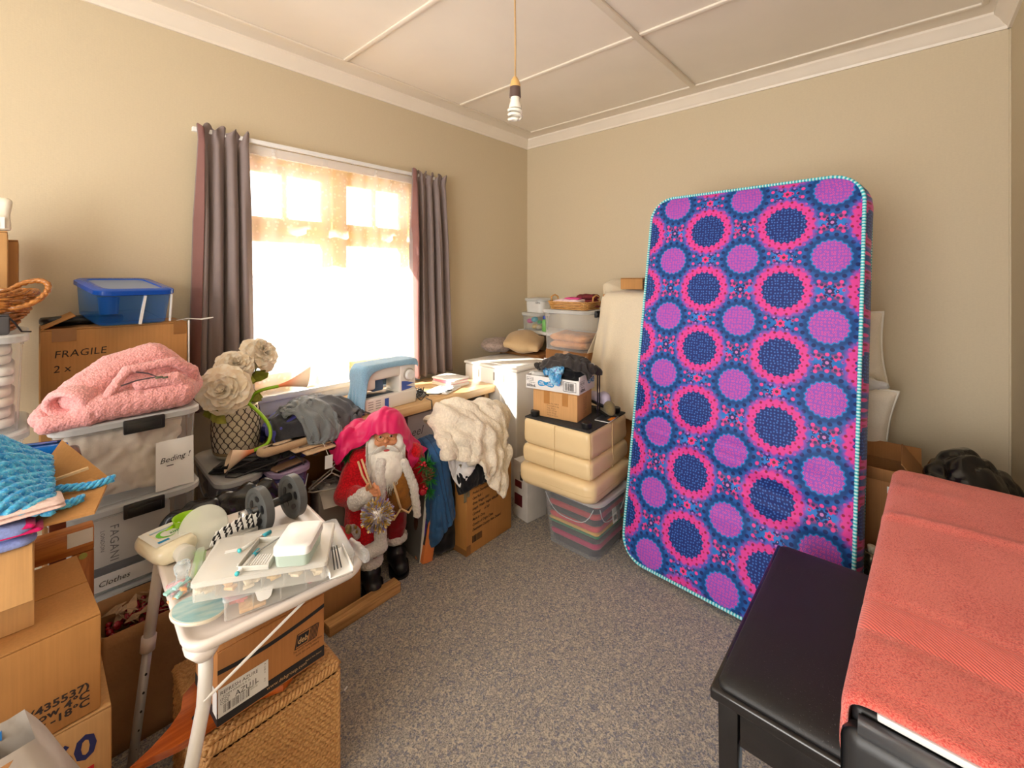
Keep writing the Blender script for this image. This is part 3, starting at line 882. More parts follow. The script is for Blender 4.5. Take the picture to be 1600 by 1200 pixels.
# blue see-through tub on the FRAGILE box
M_btub = clear('blue_clear_plastic', (60, 140, 236), 0.14, 0.1, (0.62, 0.82, 1.0), 0.3)
M_blid = clear('blue_lid_plastic', (20, 92, 206), 0.62, 0.18, (0.35, 0.6, 0.95), 0.3)
bt_ = thing('blue_tub', 'translucent blue tub with blue lid on the FRAGILE carton', 'storage tub', (0.275, 2.428, 1.280), 0.17); bt_.rotation_euler = (0.15, 0, 0.17)
b = MB(); w, d = 0.24, 0.30
b.loft([rr(w * 0.9, d * 0.9, 0.03, 0.0), rr(w * 0.98, d * 0.98, 0.035, 0.125)], True, False)
b.bm.faces.new([b.bm.verts.new(p) for p in rr(w * 0.9, d * 0.9, 0.03, 0.002)][::-1])
b.obj('body', M_btub, bt_, ang=0.7)
MB().loft([rr(w, d, 0.04, 0.118), rr(w + 0.016, d + 0.016, 0.045, 0.122), rr(w + 0.016, d + 0.016, 0.045, 0.138), rr(w, d, 0.04, 0.143), rr(w - 0.05, d - 0.05, 0.03, 0.143), rr(w - 0.056, d - 0.056, 0.028, 0.137)]).obj('lid', M_blid, bt_, ang=0.6)
MB().loft([rr(w - 0.058, d - 0.058, 0.028, 0.1375), rr(w - 0.058, d - 0.058, 0.028, 0.139)]).obj('lid_panel', clear('blue_grey_panel', (150, 176, 214), 0.6, 0.2, (0.6, 0.7, 0.9), 0.2), bt_)
MB().box(-0.012, -0.004, -d / 2 * 0.965, -d / 2 * 0.9 , 0.0, 0.116, M=Matrix.Translation((0.02, -0.005, 0)) @ rotm(0, 0.1, 0)).obj('rib', M_white, bt_)
MB().box(w / 2 * 0.93, w / 2 * 0.965, -d / 2 * 0.97, -d / 2 * 0.9, 0.004, 0.118).obj('rib', M_white, bt_)
cup = MB().lathe([(0.03, 0), (0.034, 0.06), (0.036, 0.07), (0.03, 0.07), (0.028, 0.004)], 20, cap=False).obj('blue_cup', mat('solid_blue_plastic', (20, 104, 196), 0.3, 0.03))
cup.location = (0.235, 2.46, 1.294); tag(cup, 'small solid blue cup inside the translucent blue tub', 'cup')

# far-left stack of clear tubs, the basket and the things on it
M_tin = weave('white_towel', (226, 220, 210), 300, 0.3, 0.05)
for k, (z, h, lb) in enumerate(((0.0, 0.66, 'tall clear tub at the foot of the far left stack'), (0.662, 0.303, 'clear tub of white linen in the middle of the far left stack'), (0.967, 0.303, 'clear tub of white linen on top of the far left stack below the basket'))):
    tub('storage_tub', lb, (-0.195, 2.21, z), 0.39, 0.34, h, latch=False)
    if k == 2:
        for q in range(4):
            folded('folded_linen', ('white towel', 'cream sheet', 'white towel with a soft fold', 'cream pillowcase')[q] + ' in the top far left tub, layer %s from below' % ('one', 'two', 'three', 'four')[q], (-0.195, 2.21, z + 0.012 + q * 0.066), 0.325, 0.28, 0.058, M_linen if q % 2 else M_tin, layers=2, amp=0.006, seed=q + 2, cat='linen', group='linen folded in the far left tub', bulge=0.004)
bk = thing('wicker_basket', 'brown wicker basket with hooped handle on the far left tub', 'basket', (-0.112, 2.15, 1.272))
M_wick = wood('wicker_cane', (196, 128, 58), (122, 70, 26), 30, 'x', 0.4, 0.3)
b = MB(); r = random.Random(3)
for k in range(9):                                      # woven rounds, each a wavy cane
    z = 0.015 + 0.0125 * k; R = 0.085 + 0.05 * (k / 8) ** 0.8
    for ph in (0, PI):
        b.tube([((R + 0.008 * math.sin(11 * a + ph + k * PI)) * math.cos(a), (R + 0.008 * math.sin(11 * a + ph + k * PI)) * math.sin(a) * 0.8, z + 0.006 * math.sin(3 * a + k)) for a in [2 * PI * j / 66 for j in range(67)]], 0.0055, 6)
b.obj('woven_wall', M_wick, bk, smooth=True)
b = MB()
for k in range(3):
    b.tube([(0.138 * math.cos(a) + 0.006 * math.cos(9 * a + k * 2.1), 0.112 * math.sin(a) + 0.006 * math.sin(9 * a + k * 2.1), 0.128 + 0.006 * math.sin(9 * a + k * 2.1)) for a in [2 * PI * j / 80 for j in range(81)]], 0.006, 6)
b.obj('braided_rim', M_wick, bk, smooth=True)
b = MB()
for k in range(2):
    b.tube([(0.115 + 0.05 * math.cos(a) + 0.003 * math.cos(11 * a + k * PI), -0.06 + 0.02 * math.sin(a) , 0.122 + 0.036 * math.sin(a) + 0.022 * math.cos(a) + 0.003 * math.sin(11 * a + k * PI)) for a in [2 * PI * j / 48 - PI * 0.9 for j in range(44)]], 0.007, 6)
b.obj('handle', M_wick, bk, smooth=True)
MB().lathe([(0.084, 0.004), (0.084, 0.014)], 24, M=Matrix.Diagonal((1, 0.8, 1, 1))).obj('base', M_wick, bk)
o = carton('small_box', 'small dark grey box with a blue label in front of the wicker basket', (-0.10, 2.075, 1.2715), 0.14, 0.05, 0.062, mat('dark_grey_card', (74, 72, 74), 0.6, 0.05), tape=False, cat='box')
patch('label', o, (-0.07, -0.025, 0.008), (1, 0, 0), (0, 0, 1), 0.095, 0.04, mat('light_blue_label', (70, 170, 222), 0.5, 0.03))
patch('label', o, (-0.07, -0.0258, 0.008), (1, 0, 0), (0, 0, 1), 0.095, 0.016, mat('deep_blue_label', (24, 104, 190), 0.5, 0.03))
MB().tube([(0.07, -0.022, 0.05), (0.08, -0.02, 0.035), (0.095, -0.015, 0.006), (0.115, -0.005, 0.003)], 0.0025, 6).obj('cord', M_blk, o)
o = carton('cardboard_box', 'tall pale carton standing at the far left behind the basket', (-0.138, 2.345, 1.272), 0.2, 0.07, 0.335, M_card_l, tape=False)
o = carton('cardboard_box', 'narrow tan carton standing against the wall behind the pale carton', (-0.061, 2.47, 1.272), 0.095, 0.16, 0.31, M_card, tape=False)
patch('tape', o, (-0.01, -0.08, 0.25), (1, 0, 0), (0, 0, 1), 0.022, 0.06, M_tape)
tub('white_tray', 'shallow white tray between the basket and the tall cartons', (-0.1, 2.275, 1.272), 0.16, 0.06, 0.135, body=M_white, lid=False, latch=False, cat='tray')
o = folded('parcel', 'soft white postal parcel lying on top of the tall cartons', (-0.16, 2.44, 1.5845), 0.2, 0.09, 0.035, M_paper, amp=0.008, cat='parcel', bulge=0.006)
pk = thing('packet', 'upright cream packet with bar code label on the tall cartons', 'packet', (-0.105, 2.335, 1.6075))
blob('pouch', [('b', (-0.09, 0.075, -0.012, 0.014, 0.0, 0.115), 0.01)], mat('cream_pouch', (232, 224, 206), 0.45, 0.04, 6), pk, voxel=0.006, smooth=3, amp=0.006, scale=22)
patch('label', pk, (-0.01, -0.0165, 0.008), (1, 0, 0), (0, 0, 1), 0.07, 0.04, M_paper)
barcode(pk, (0.0, -0.0178, 0.012), (1, 0, 0), (0, 0, 1), 0.05, 0.02, M_ink, 4)

# ================================================================== FRONT LEFT: CARTONS, BLANKET, STOOL
big = carton('cardboard_box', 'large brown carton printed below 4 degrees under the blue blanket', (-0.127, 1.515, 0.467), 0.47, 0.33, 0.218, card('kraft_carton', (196, 142, 84)), rz=0.06, tape=False)
M_inkb = mat('stencil_ink', (46, 34, 30), 0.8, 0.0)
for i, s in enumerate(('(435537)', 'below 4\u00b0C', 'below -18\u00b0C')):
    lettering(big, s, 0.022, (0.216, -0.165, 0.047 - 0.018 * i + 0.012), (1, 0, 0), (0, 0, 1), M_inkb, 0, 'RIGHT', 1.15, 0.0006)
bx = carton('cardboard_box', 'carton printed 60 with a red square below the large carton', (-0.09, 1.535, 0.16), 0.45, 0.35, 0.305, M_card_l, tape=False)
lettering(bx, '60', 0.075, (0.20, -0.175, 0.215), (1, 0, 0), (0, 0, 1), mat('navy_ink', (32, 36, 84), 0.6, 0), 0, 'RIGHT', 1.0, 0.002)
patch('red_square', bx, (0.085, -0.175, 0.10), (1, 0, 0), (0, 0, 1), 0.11, 0.092, mat('red_ink', (190, 28, 30), 0.6, 0.03))
lettering(bx, 'ers\u00ae', 0.022, (0.16, -0.1762, 0.15), (1, 0, 0), (0, 0, 1), M_paper, 0, 'LEFT')
carton('cardboard_box', 'plain brown carton on the floor below the carton printed 60', (-0.09, 1.535, 0.0), 0.45, 0.34, 0.159, M_card, tape=False)

ob_ = carton('open_carton', 'open torn carton holding the blue knitted blanket', (-0.19, 1.565, 0.686), 0.41, 0.29, 0.215, M_card_l, top='open',
             flaps=(('front', 128, 0.16), ))
patch('tape', ob_, (0.10, -0.145, 0.10), (1, 0, 0), (0, 0, 1), 0.05, 0.115, M_tape)
def tornflap(name, pts, th=0.006):
    return MB().poly(pts, th).obj(name, M_card, ob_)
tornflap('flap', [(0.2, -0.142, 0.214), (0.2, 0.0, 0.216), (0.305, 0.0, 0.243), (0.33, -0.06, 0.238), (0.30, -0.150, 0.212)])
tornflap('flap', [(0.2, 0.01, 0.215), (0.2, 0.15, 0.216), (0.26, 0.18, 0.31), (0.30, 0.09, 0.272), (0.345, 0.02, 0.222)])
MB().box(0.2, 0.34, -0.002, 0.006, 0.216, 0.222, M=Matrix.Translation((0.0, 0.0, 0.0)) @ rotm(0, -0.16, 0)).obj('torn_edge', M_edge, ob_)

# chunky knitted blanket: rows of fat plaited stitches over a heap
def knit():
    m, nt, p = newmat('blue_chenille')
    v = coords(nt)[0]
    n = tnoise(nt, 60, 3, v, 0.7); s = tvor(nt, 170, v)
    c = mixc(nt, n.ss(0.35, 0.65), (36, 148, 222), (96, 202, 242))
    c = mixc(nt, s.ss(0.35, 0.15) * 0.4, c, (188, 228, 240))
    nt.links.new(c.s, p.inputs['Base Color']); p.inputs['Roughness'].default_value = 0.95
    p.inputs['Sheen Weight'].default_value = 0.3
    setbump(nt, p, n, 0.7, 0.005)
    return m
M_knit = knit()
kb = thing('knitted_blanket', 'bright blue chunky knitted blanket heaped in the open carton', 'blanket', (-0.145, 1.57, 0.885))
def heap(x, y):
    h = 0.215 * math.exp(-((x - 0.01) / 0.19) ** 2 - ((y - 0.02) / 0.17) ** 2)
    return h + 0.02 * mnoise.noise(Vector((x * 9, y * 9, 2)))
b = MB()
for ri in range(19):
    y0 = -0.155 + ri * 0.0165
    for ph in (0, 1):
        pts = []
        for k in range(60):
            x = -0.22 + 0.41 * k / 59
            yy = y0 + 0.006 * math.sin(k * 1.05 + ph * PI + ri) + 0.018 * math.sin(x * 9 + ri * 0.2)
            pts.append((x, yy, heap(x, yy) + 0.006 * math.cos(k * 1.05 + ph * PI + ri)))
        b.tube(pts, 0.0085, 6)
b.obj('knit_rows', M_knit, kb, smooth=True)
b = MB()
for ri in range(7):                                     # the loose corner that hangs over the front rim
    for ph in (0, 1):
        pts = []
        for k in range(26):
            s = k / 25
            x = -0.17 + ri * 0.018 + 0.05 * s
            z = heap(-0.1, -0.14) + 0.02 - 0.1 * s ** 1.6; y = -0.13 - 0.06 * math.sin(s * 2.0)
            pts.append((x + 0.006 * math.sin(k * 1.1 + ph * PI), y + 0.006 * math.cos(k * 1.1 + ph * PI), z))
        b.tube(pts, 0.0085, 6)
b.obj('knit_corner', M_knit, kb, smooth=True)
for sx, ex in ((0.14, 0.30), (0.10, 0.24)):              # plaited fringe lying on the flap
    b = MB()
    for ph in (0, 2.1, 4.2):
        b.tube([(sx + (ex - sx) * k / 30, -0.07 + (ex - 0.27) * 0.9 + 0.02 * math.sin(k * 0.2) + 0.006 * math.sin(k * 0.9 + ph), max(0.10 * (1 - k / 12), 0.045 - 0.01 * (ex < 0.25) + 0.006 * math.cos(k * 0.9 + ph))) for k in range(31)], 0.0048, 6)
    b.obj('fringe', M_knit, kb, smooth=True)
for lb, loc, w, d, h, col, sd in (('folded lavender blue flannel under the knitted blanket', (-0.13, 1.445, 0.875), 0.26, 0.09, 0.045, (136, 152, 214), 3),
                                  ('pale pink flannel strip poking out of the open carton', (-0.05, 1.47, 0.921), 0.20, 0.09, 0.022, (232, 204, 196), 5),
                                  ('magenta cloth edge tucked between the carton flaps', (-0.035, 1.425, 0.905), 0.09, 0.04, 0.014, (196, 22, 96), 7)):
    folded('flannel', lb, loc, w, d, h, weave('flannel_%d' % sd, col, 200, 0.5, 0.1), amp=0.014, seed=sd, layers=2)
o = folded('blue_packet', 'glossy blue plastic packet beside the knitted blanket', (0.03, 1.765, 0.905), 0.12, 0.03, 0.085, mat('blue_film', (24, 110, 200), 0.2, 0.15, 30, 0.4, 40), amp=0.006, cat='packet', bulge=0.004, rz=-0.3)

M_rimu = wood('orange_varnished_pine', (206, 132, 62), (164, 92, 36), 5, 'x')
M_rimuz = wood('orange_varnished_pine_leg', (204, 128, 60), (160, 90, 36), 5, 'z')
st = thing('wooden_stool', 'orange pine stool frame with stickers behind the large carton', 'stool', (-0.03, 1.76, 0.0))
MB().box(-0.22, 0.165, -0.022, 0.022, 0.665, 0.735, 0.005).obj('top_rail', M_rimu, st)
for x in (-0.2, 0.142):
    MB().box(x - 0.022, x + 0.023, -0.02, 0.02, 0, 0.664, 0.004).obj('leg', M_rimuz, st)
MB().box(-0.178, 0.119, -0.012, 0.012, 0.30, 0.34, 0.003).obj('stretcher', M_rimu, st)
patch('sticker', st, (0.11, -0.022, 0.69), (1, 0, 0), (0, 0, 1), 0.052, 0.04, M_paper)
MB().lathe([(0.009, 0), (0.009, 0.001)], 16, M=frame((0.142, -0.0205, 0.655), (1, 0, 0), (0, 0, 1), 0)).obj('sticker', mat('olive_sticker', (168, 170, 84), 0.5, 0.1, 90), st)
M_dkw = wood('dark_brown_table', (128, 66, 44), (86, 40, 26), 4, 'x', 0.3, 0.5)
dt = thing('side_table', 'dark brown wooden side table in front of the Beding tub', 'table', (-0.12, 1.865, 0))
MB().box(-0.2, 0.235, -0.055, 0.055, 0.90, 0.93, 0.012, 3).obj('top', M_dkw, dt)
for x in (-0.17, 0.185):
    MB().box(x - 0.018, x + 0.018, -0.03, 0.03, 0, 0.899, 0.004).obj('leg', M_dkw, dt)

# grey courier bag with a brown paper bag in it, front left
M_cour = mat('grey_courier_paper', (196, 188, 180), 0.6, 0.05, 4, 0.3, 30, 0.006)
cb = thing('courier_bag', 'crumpled grey paper courier bag leaning in the front left', 'bag', (-0.125, 1.085, 0.0))
def crum(pts_fn, nu, nv, amp, sc, sd):
    return [[Vector(pts_fn(i / (nu - 1), j / (nv - 1))) + Vector((mnoise.noise(Vector((i * sc, j * sc, sd))), mnoise.noise(Vector((i * sc, j * sc, sd + 5))), mnoise.noise(Vector((i * sc, j * sc, sd + 9))))) * amp for j in range(nv)] for i in range(nu)]
def bagf(u, v):                                         # front face, leaning to the right as it falls
    x = -0.26 + 0.39 * u + 0.28 * min(1 - v, 0.5); z = 0.695 * v - 0.02 * (u - 0.7) ** 2 * v
    return (x - 0.28 * (1 - u) * min(1 - v, 0.5), -0.09 - 0.05 * math.sin(PI * u) * (1 - 0.6 * v) + 0.07 * v, max(z, 0.012))
def bagb(u, v):
    p = bagf(u, v); return (p[0], 0.10 + 0.03 * math.sin(PI * u) * (1 - v) - 0.04 * v, p[2])
F_, K_ = crum(bagf, 22, 26, 0.016, 0.27, 1), crum(bagb, 22, 26, 0.012, 0.27, 4)
for i in range(22):
    for q in (F_, K_): q[i][0].z = 0.004
loop = F_ + K_[::-1]
MB().grid([[p for p in r_] for r_ in loop] + [loop[0]]).obj('paper', M_cour, cb, smooth=True)
cf = bagf(0.72, 0.86)
patch('label', cb, (cf[0] - 0.05, cf[1] - 0.024, cf[2] - 0.09), (1, -0.05, -0.35), (0.35, 0.11, 1), 0.16, 0.07, M_paper)
lettering(cb, 'WORLD \u2605', 0.018, (cf[0] + 0.02, cf[1] - 0.03, cf[2] - 0.06), (-1, 0.05, 0.35), (-0.35, -0.11, -1), M_ink)
pb = thing('brown_paper_bag', 'folded brown paper bag tucked in the courier bag', 'bag', (-0.085, 0.965, 0.42))
MB().grid(crum(lambda u, v: (-0.10 + 0.15 * u + 0.03 * math.sin(v * 7), -0.02 + 0.03 * math.sin(u * 5 + v * 6) - 0.02 * v, 0.34 * v + 0.03 * u), 14, 16, 0.012, 0.35, 3)).obj('front_fold', M_card_d, pb, smooth=True)
mp = thing('leaflet', 'white leaflet with green, red and blue print in the courier bag', 'leaflet', (-0.10, 1.13, 0.66))
MB().loft([[(-0.16, 0.0, -0.05), (-0.16, 0.02, 0.035)], [(-0.05, 0.006, -0.04), (-0.05, 0.026, 0.05)], [(0.055, 0.0, -0.03), (0.07, 0.02, 0.045)]], False, False).obj('sheet', M_paper, mp, smooth=True)
for x, c in ((0.045, (36, 120, 196)), (-0.09, (176, 206, 140)), (0.0, (200, 70, 60))):
    patch('print', mp, (x, 0.008, 0.004), (1, 0.0, 0.04), (0, 0.24, 1), 0.03, 0.02, mat('print_%d' % c[0], c, 0.6, 0.05))

# brown grocery bag with a red berry garland
M_kraft = mat('kraft_paper', (186, 140, 92), 0.7, 0.1, 5, 0.5, 24, 0.008)
gb = thing('grocery_bag', 'brown paper grocery bag with red berry garland behind the table leg', 'bag', (0.27, 1.835, 0))
def gbr(z, k):
    return [(p.x + 0.006 * mnoise.noise(Vector((p.x * 20, p.y * 20, z * 14))), p.y + 0.008 * mnoise.noise(Vector((p.x * 18, p.y * 18, z * 12 + 5))), max(0.0, z + (0.035 * (p.y > 0) * (z > 0.3) + (0.012 * mnoise.noise(p * 12) if z > 0.3 else 0)))) for p in rr(0.225 + 0.02 * k, 0.125 + 0.03 * k, 0.012, 0, 4)]
zz = [0, 0.05, 0.1, 0.15, 0.2, 0.25, 0.3, 0.34, 0.38]
b = MB().loft([gbr(z, z / 0.38) for z in zz], True, False)
b.bm.faces.new([b.bm.verts.new(p) for p in gbr(0.003, 0)][::-1])
o = b.obj('paper', M_kraft, gb, smooth=True); md = o.modifiers.new('t', 'SOLIDIFY'); md.thickness = 0.002
gl = thing('berry_garland', 'garland of dark red berries and tan leaves inside the grocery bag', 'garland', (0.27, 1.835, 0.335))
r = random.Random(5); b = MB(); lf = MB()
for k in range(90):
    p = (r.uniform(-0.095, 0.1), r.uniform(-0.055, 0.055), r.uniform(-0.01, 0.055)); s = r.uniform(0.006, 0.012)
    b.ell(p, (s, s, s), 1)
for k in range(26):
    p = Vector((r.uniform(-0.085, 0.1), r.uniform(-0.05, 0.05), r.uniform(0.03, 0.09))); a = r.uniform(0, 6.3)
    d_ = Vector((math.cos(a), math.sin(a), r.uniform(-0.2, 0.8))) * r.uniform(0.02, 0.04); s = Vector((-d_.y, d_.x, 0.01)) * 0.4
    lf.poly([p - d_, p + s, p + d_, p - s], 0.001)
b.obj('berries', mat('dark_red_berry', (158, 22, 38), 0.25, 0.25, 60, coat=0.4), gl, smooth=True)
lf.obj('leaves', mat('tan_leaf', (176, 142, 108), 0.7, 0.2, 40), gl)

# ================================================================== WHITE TRAY TABLE AND WHAT IS ON AND UNDER IT
M_tab = mat('white_table_plastic', (236, 226, 220), 0.4, 0.02, 3, coat=0.2)
M_tube = mat('white_tube_enamel', (240, 238, 236), 0.3, 0.02, coat=0.3)
TZ = 0.655
tb = thing('tray_table', 'white folding tray table with splayed tube legs heaped with craft boxes', 'table', (0.442, 1.385, 0), -0.05)
w, d = 0.40, 0.545
MB().loft([rr(w - 0.06, d - 0.06, 0.03, TZ - 0.022), rr(w - 0.02, d - 0.02, 0.035, TZ - 0.022), rr(w, d, 0.045, TZ - 0.012), rr(w + 0.012, d + 0.012, 0.05, TZ + 0.001), rr(w + 0.008, d + 0.008, 0.05, TZ + 0.008), rr(w - 0.012, d - 0.012, 0.045, TZ + 0.008),
            rr(w - 0.03, d - 0.03, 0.035, TZ + 0.002), rr(w - 0.06, d - 0.06, 0.03, TZ)]).obj('tray_top', M_tab, tb, smooth=True)
MB().loft([rr(0.036, 0.04, 0.015, TZ - 0.05, cx=-0.162, cy=-0.232), rr(0.07, 0.075, 0.025, TZ - 0.022, cx=-0.165, cy=-0.228)]).obj('corner_socket', M_tab, tb, smooth=True)
# legs: front left bends outward, rear left telescopes
b = MB().tube([(-0.160, -0.232, TZ - 0.02), (-0.160, -0.232, 0.56), (-0.164, -0.234, 0.50), (-0.185, -0.237, 0.39), (-0.235, -0.24, 0.17), (-0.262, -0.24, 0.02)], 0.0145, 12)
b.obj('leg', M_tube, tb, smooth=True)
lg = MB().tube([(-0.182, 0.255, TZ - 0.02), (-0.212, 0.25, 0.385)], 0.0145, 12).obj('leg', M_tube, tb, smooth=True)
MB().tube([(-0.2105, 0.25, 0.40), (-0.2145, 0.25, 0.36)], 0.0185, 12).obj('collar', M_tab, lg, smooth=True)
MB().tube([(-0.214, 0.25, 0.362), (-0.2535, 0.245, 0.012)], 0.012, 12).obj('lower_tube', mat('grey_tube', (196, 196, 198), 0.35, 0.03, metal=0.2), lg, smooth=True)
for z in (0.30, 0.25, 0.20, 0.15, 0.10):
    x = -0.214 - (0.362 - z) * 0.113
    MB().ell((x + 0.002, 0.2365, z), (0.0035, 0.002, 0.0045), 1).obj('peg_hole', M_blk, lg)
for p in (((0.10, -0.12, TZ - 0.02), (0.12, -0.10, 0.33)),):
    pass
MB().tube([(0.155, 0.22, TZ - 0.02), (0.165, 0.235, 0.3), (0.175, 0.24, 0.0)], 0.013, 10).obj('leg', M_tube, tb, smooth=True)
MB().tube([(0.02, 0.235, TZ - 0.02), (0.03, 0.238, 0.3), (0.04, 0.24, 0.0)], 0.013, 10).obj('leg', M_tube, tb, smooth=True)
MB().tube([(-0.262, -0.24, 0.025), (-0.215, -0.185, 0.03), (-0.172, -0.135, 0.035)], 0.0145, 10).obj('foot_bar', M_tube, tb, smooth=True)
MB().tube([(-0.166, -0.246, 0.515), (0.06, -0.252, TZ - 0.018)], 0.0035, 6).obj('strut', M_tube, tb)
MB().tube([(-0.195, 0.243, 0.575), (-0.07, 0.16, TZ - 0.02)], 0.0035, 6).obj('strut', M_tube, tb)

# --- printed carton under the table, on a board, on a hamper
hm = thing('wicker_hamper', 'square seagrass wicker hamper in front under the table', 'hamper', (0.447, 1.385, 0))
def hamp():
    m, nt, p = newmat('seagrass')
    v = coords(nt)[0]
    n = tnoise(nt, 140, 3, v, 0.7); g = tnoise(nt, 9, 2, v)
    c = mixc(nt, n.ss(0.3, 0.7), (176, 126, 74), (214, 168, 108)); c = mixc(nt, g.ss(0.4, 0.7) * 0.3, c, (176, 124, 70))
    nt.links.new(c.s, p.inputs['Base Color']); p.inputs['Roughness'].default_value = 0.6; setbump(nt, p, n, 0.5, 0.003)
    return m
M_sea = hamp()
def weave_wall(wd, hg, M, name):
    """twined rows: every stitch is a slanted bead, alternate rows lean the other way"""
    pu, pv = 0.0150, 0.0100
    nu, nv = int(wd / pu * 7), int(hg / pv * 5)
    U, V = np.meshgrid(np.linspace(0, wd, nu), np.linspace(0, hg, nv), indexing='ij')
    row = np.floor(V / pv); fv = V / pv - row
    s = np.where(row % 2 == 0, 1, -1)
    uu = (U / pu + 0.5 * (row % 2) + s * (fv - 0.5) * 0.5); fu = uu - np.floor(uu)
    wob = 0.0008 * np.sin(np.floor(uu) * 12.9 + row * 7.3)
    Hh = 0.0085 * np.sqrt(np.clip(np.sin(PI * fv), 0, 1)) * (0.25 + 0.75 * np.sqrt(np.clip(np.sin(PI * fu), 0, 1))) + wob
    P = [[M @ Vector((U[i, j], -Hh[i, j], V[i, j])) for j in range(nv)] for i in range(nu)]
    return MB().grid(P).obj(name, M_sea, hm, smooth=True)
hw, hd, hh = 0.315, 0.33, 0.345
MB().box(-hw / 2 + 0.004, hw / 2 - 0.004, -hd / 2 + 0.004, hd / 2 - 0.004, 0.0, hh - 0.012, 0.01).obj('lining', card('dark_straw', (88, 58, 30)), hm)
weave_wall(hw, hh - 0.03, Matrix.Translation((-hw / 2, -hd / 2, 0)), 'woven_front')
weave_wall(hd, hh - 0.03, Matrix.Translation((-hw / 2, hd / 2, 0)) @ rotm(0, 0, -PI / 2), 'woven_side')
weave_wall(hd, hh - 0.03, Matrix.Translation((hw / 2, -hd / 2, 0)) @ rotm(0, 0, PI / 2), 'woven_side')
weave_wall(hw, hd - 0.02, Matrix.Translation((-hw / 2, -hd / 2 + 0.01, hh - 0.012)) @ rotm(-PI / 2, 0, 0), 'woven_lid')
b = MB()
for a_, c_ in (((-1, -1), (1, -1)), ((1, -1), (1, 1)), ((-1, -1), (-1, 1)), ((-1, 1), (1, 1))):
    A_ = Vector((a_[0] * hw / 2, a_[1] * hd / 2, hh - 0.018)); B_ = Vector((c_[0] * hw / 2, c_[1] * hd / 2, hh - 0.018)); L = (B_ - A_).length
    sd = (B_ - A_).normalized().cross(Vector((0, 0, 1)))
    for ph in (0, 2.1, 4.2):
        n = int(L / 0.0035)
        b.tube([A_.lerp(B_, k / n) + (sd * math.cos(k * 0.75 + ph) + Vector((0, 0, 1)) * math.sin(k * 0.75 + ph)) * 0.0065 for k in range(n + 1)], 0.0055, 6)
b.obj('plaited_edge', M_sea, hm, smooth=True)
b = MB()
for x in (-hw / 2, hw / 2):
    for ph in (0, PI): b.tube([(x + 0.004 * math.cos(k * 0.7 + ph), -hd / 2 + 0.004 * math.sin(k * 0.7 + ph), 0.004 + (hh - 0.03) * k / 90) for k in range(91)], 0.005, 6)
b.obj('corner_post', M_sea, hm, smooth=True)

bd = thing('wooden_board', 'orange varnished wooden board with a curved pointed end on the hamper', 'board', (0.36, 1.33, 0.348))
M_orw = wood('orange_varnish', (196, 98, 34), (150, 66, 16), 4, 'x', 0.25, 0.6)
out = [(-0.205, -0.055), (-0.12, -0.078), (-0.03, -0.078), (0.03, -0.072), (0.06, -0.085), (0.10, -0.10), (0.13, -0.085), (0.16, 0.0), (0.13, 0.09), (-0.05, 0.09), (-0.085, 0.062), (-0.092, 0.04), (-0.098, 0.018), (-0.125, -0.012), (-0.165, -0.038)]
MB().poly([(x, y, 0) for x, y in out], 0.017, (0, 0, 1)).obj('panel', M_orw, bd)
MB().lathe([(0.006, 0.017), (0.006, 0.019)], 12, M=Matrix.Translation((-0.08, -0.03, 0))).obj('screw', M_blk, bd)

M_debc = card('printed_carton', (186, 128, 76))
db = carton('cardboard_box', 'brown carton labelled REFRESH AZURE under the tray table', (0.437, 1.315, 0.368), 0.262, 0.175, 0.178, M_debc, rz=0.0, top='open', rot=(0, 0.0, 0.03), flaps=(('front', -74, 0.085), ('back', -72, 0.085)))
M_band = mat('carton_black_print', (30, 27, 29), 0.6, 0.0)
wd = 0.262; fy = -0.0875
patch('printed_band', db, (-wd / 2, fy, 0.004), (1, 0, 0), (0, 0, 1), wd, 0.03, M_band)
patch('printed_band', db, (-wd / 2, 0.0875, 0.004), (0, -1, 0), (0, 0, 1), 0.175, 0.03, M_band)
b = MB(); n = 24                                        # curved upper stripe
for i in range(n):
    q = []
    for u in (i / n, (i + 1) / n):
        zc = 0.118 + 0.030 * abs(u - 0.42) ** 1.6 * 1.2 + 0.008 * u
        q += [(u * wd - wd / 2, fy - 0.0009, zc), (u * wd - wd / 2, fy - 0.0009, zc + 0.011)]
    b.bm.faces.new([b.bm.verts.new(q[k]) for k in (0, 2, 3, 1)])
b.obj('printed_stripe', M_band, db, ang=0, fixn=False)
patch('label', db, (-wd / 2 + 0.001, fy, 0.024), (1, 0, 0), (0, 0, 1), 0.112, 0.068, M_paper, 0.0006, 0.0012)
patch('label', db, (-wd / 2, fy + 0.03, 0.024), (0, -1, 0), (0, 0, 1), 0.03, 0.062, M_paper, 0.0006, 0.0012)
ly = fy - 0.0014
for s, sz, x, z, wdt in (('REFRESH AZURE', 0.0125, -0.126, 0.0765, 0.92), ('FOAM WASH 6 X 1L', 0.0068, -0.12, 0.0685, 1.0), ('AZU1L', 0.0185, -0.094, 0.0515, 0.95), ('STOCK', 0.0095, -0.126, 0.0605, 0.7), ('CODE', 0.0095, -0.126, 0.0525, 0.7), ('BBE: A', 0.006, -0.064, 0.0475, 1.1), ('5012345', 0.004, -0.06, 0.0425, 1.2)):
    lettering(db, s, sz, (x, ly, z), (1, 0, 0), (0, 0, 1), M_ink, 0, width=wdt)
lettering(db, '18 08 14', 0.005, (-0.028, ly, 0.081), (0, 0, -1), (1, 0, 0), M_ink)
lettering(db, '01 2', 0.005, (-0.028, ly, 0.05), (0, 0, -1), (1, 0, 0), M_ink)
lettering(db, 'A', 0.006, (-0.028, ly, 0.084), (1, 0, 0), (0, 0, 1), M_ink)
barcode(db, (-0.119, fy - 0.0012, 0.03), (1, 0, 0), (0, 0, 1), 0.055, 0.02, M_ink, 8)
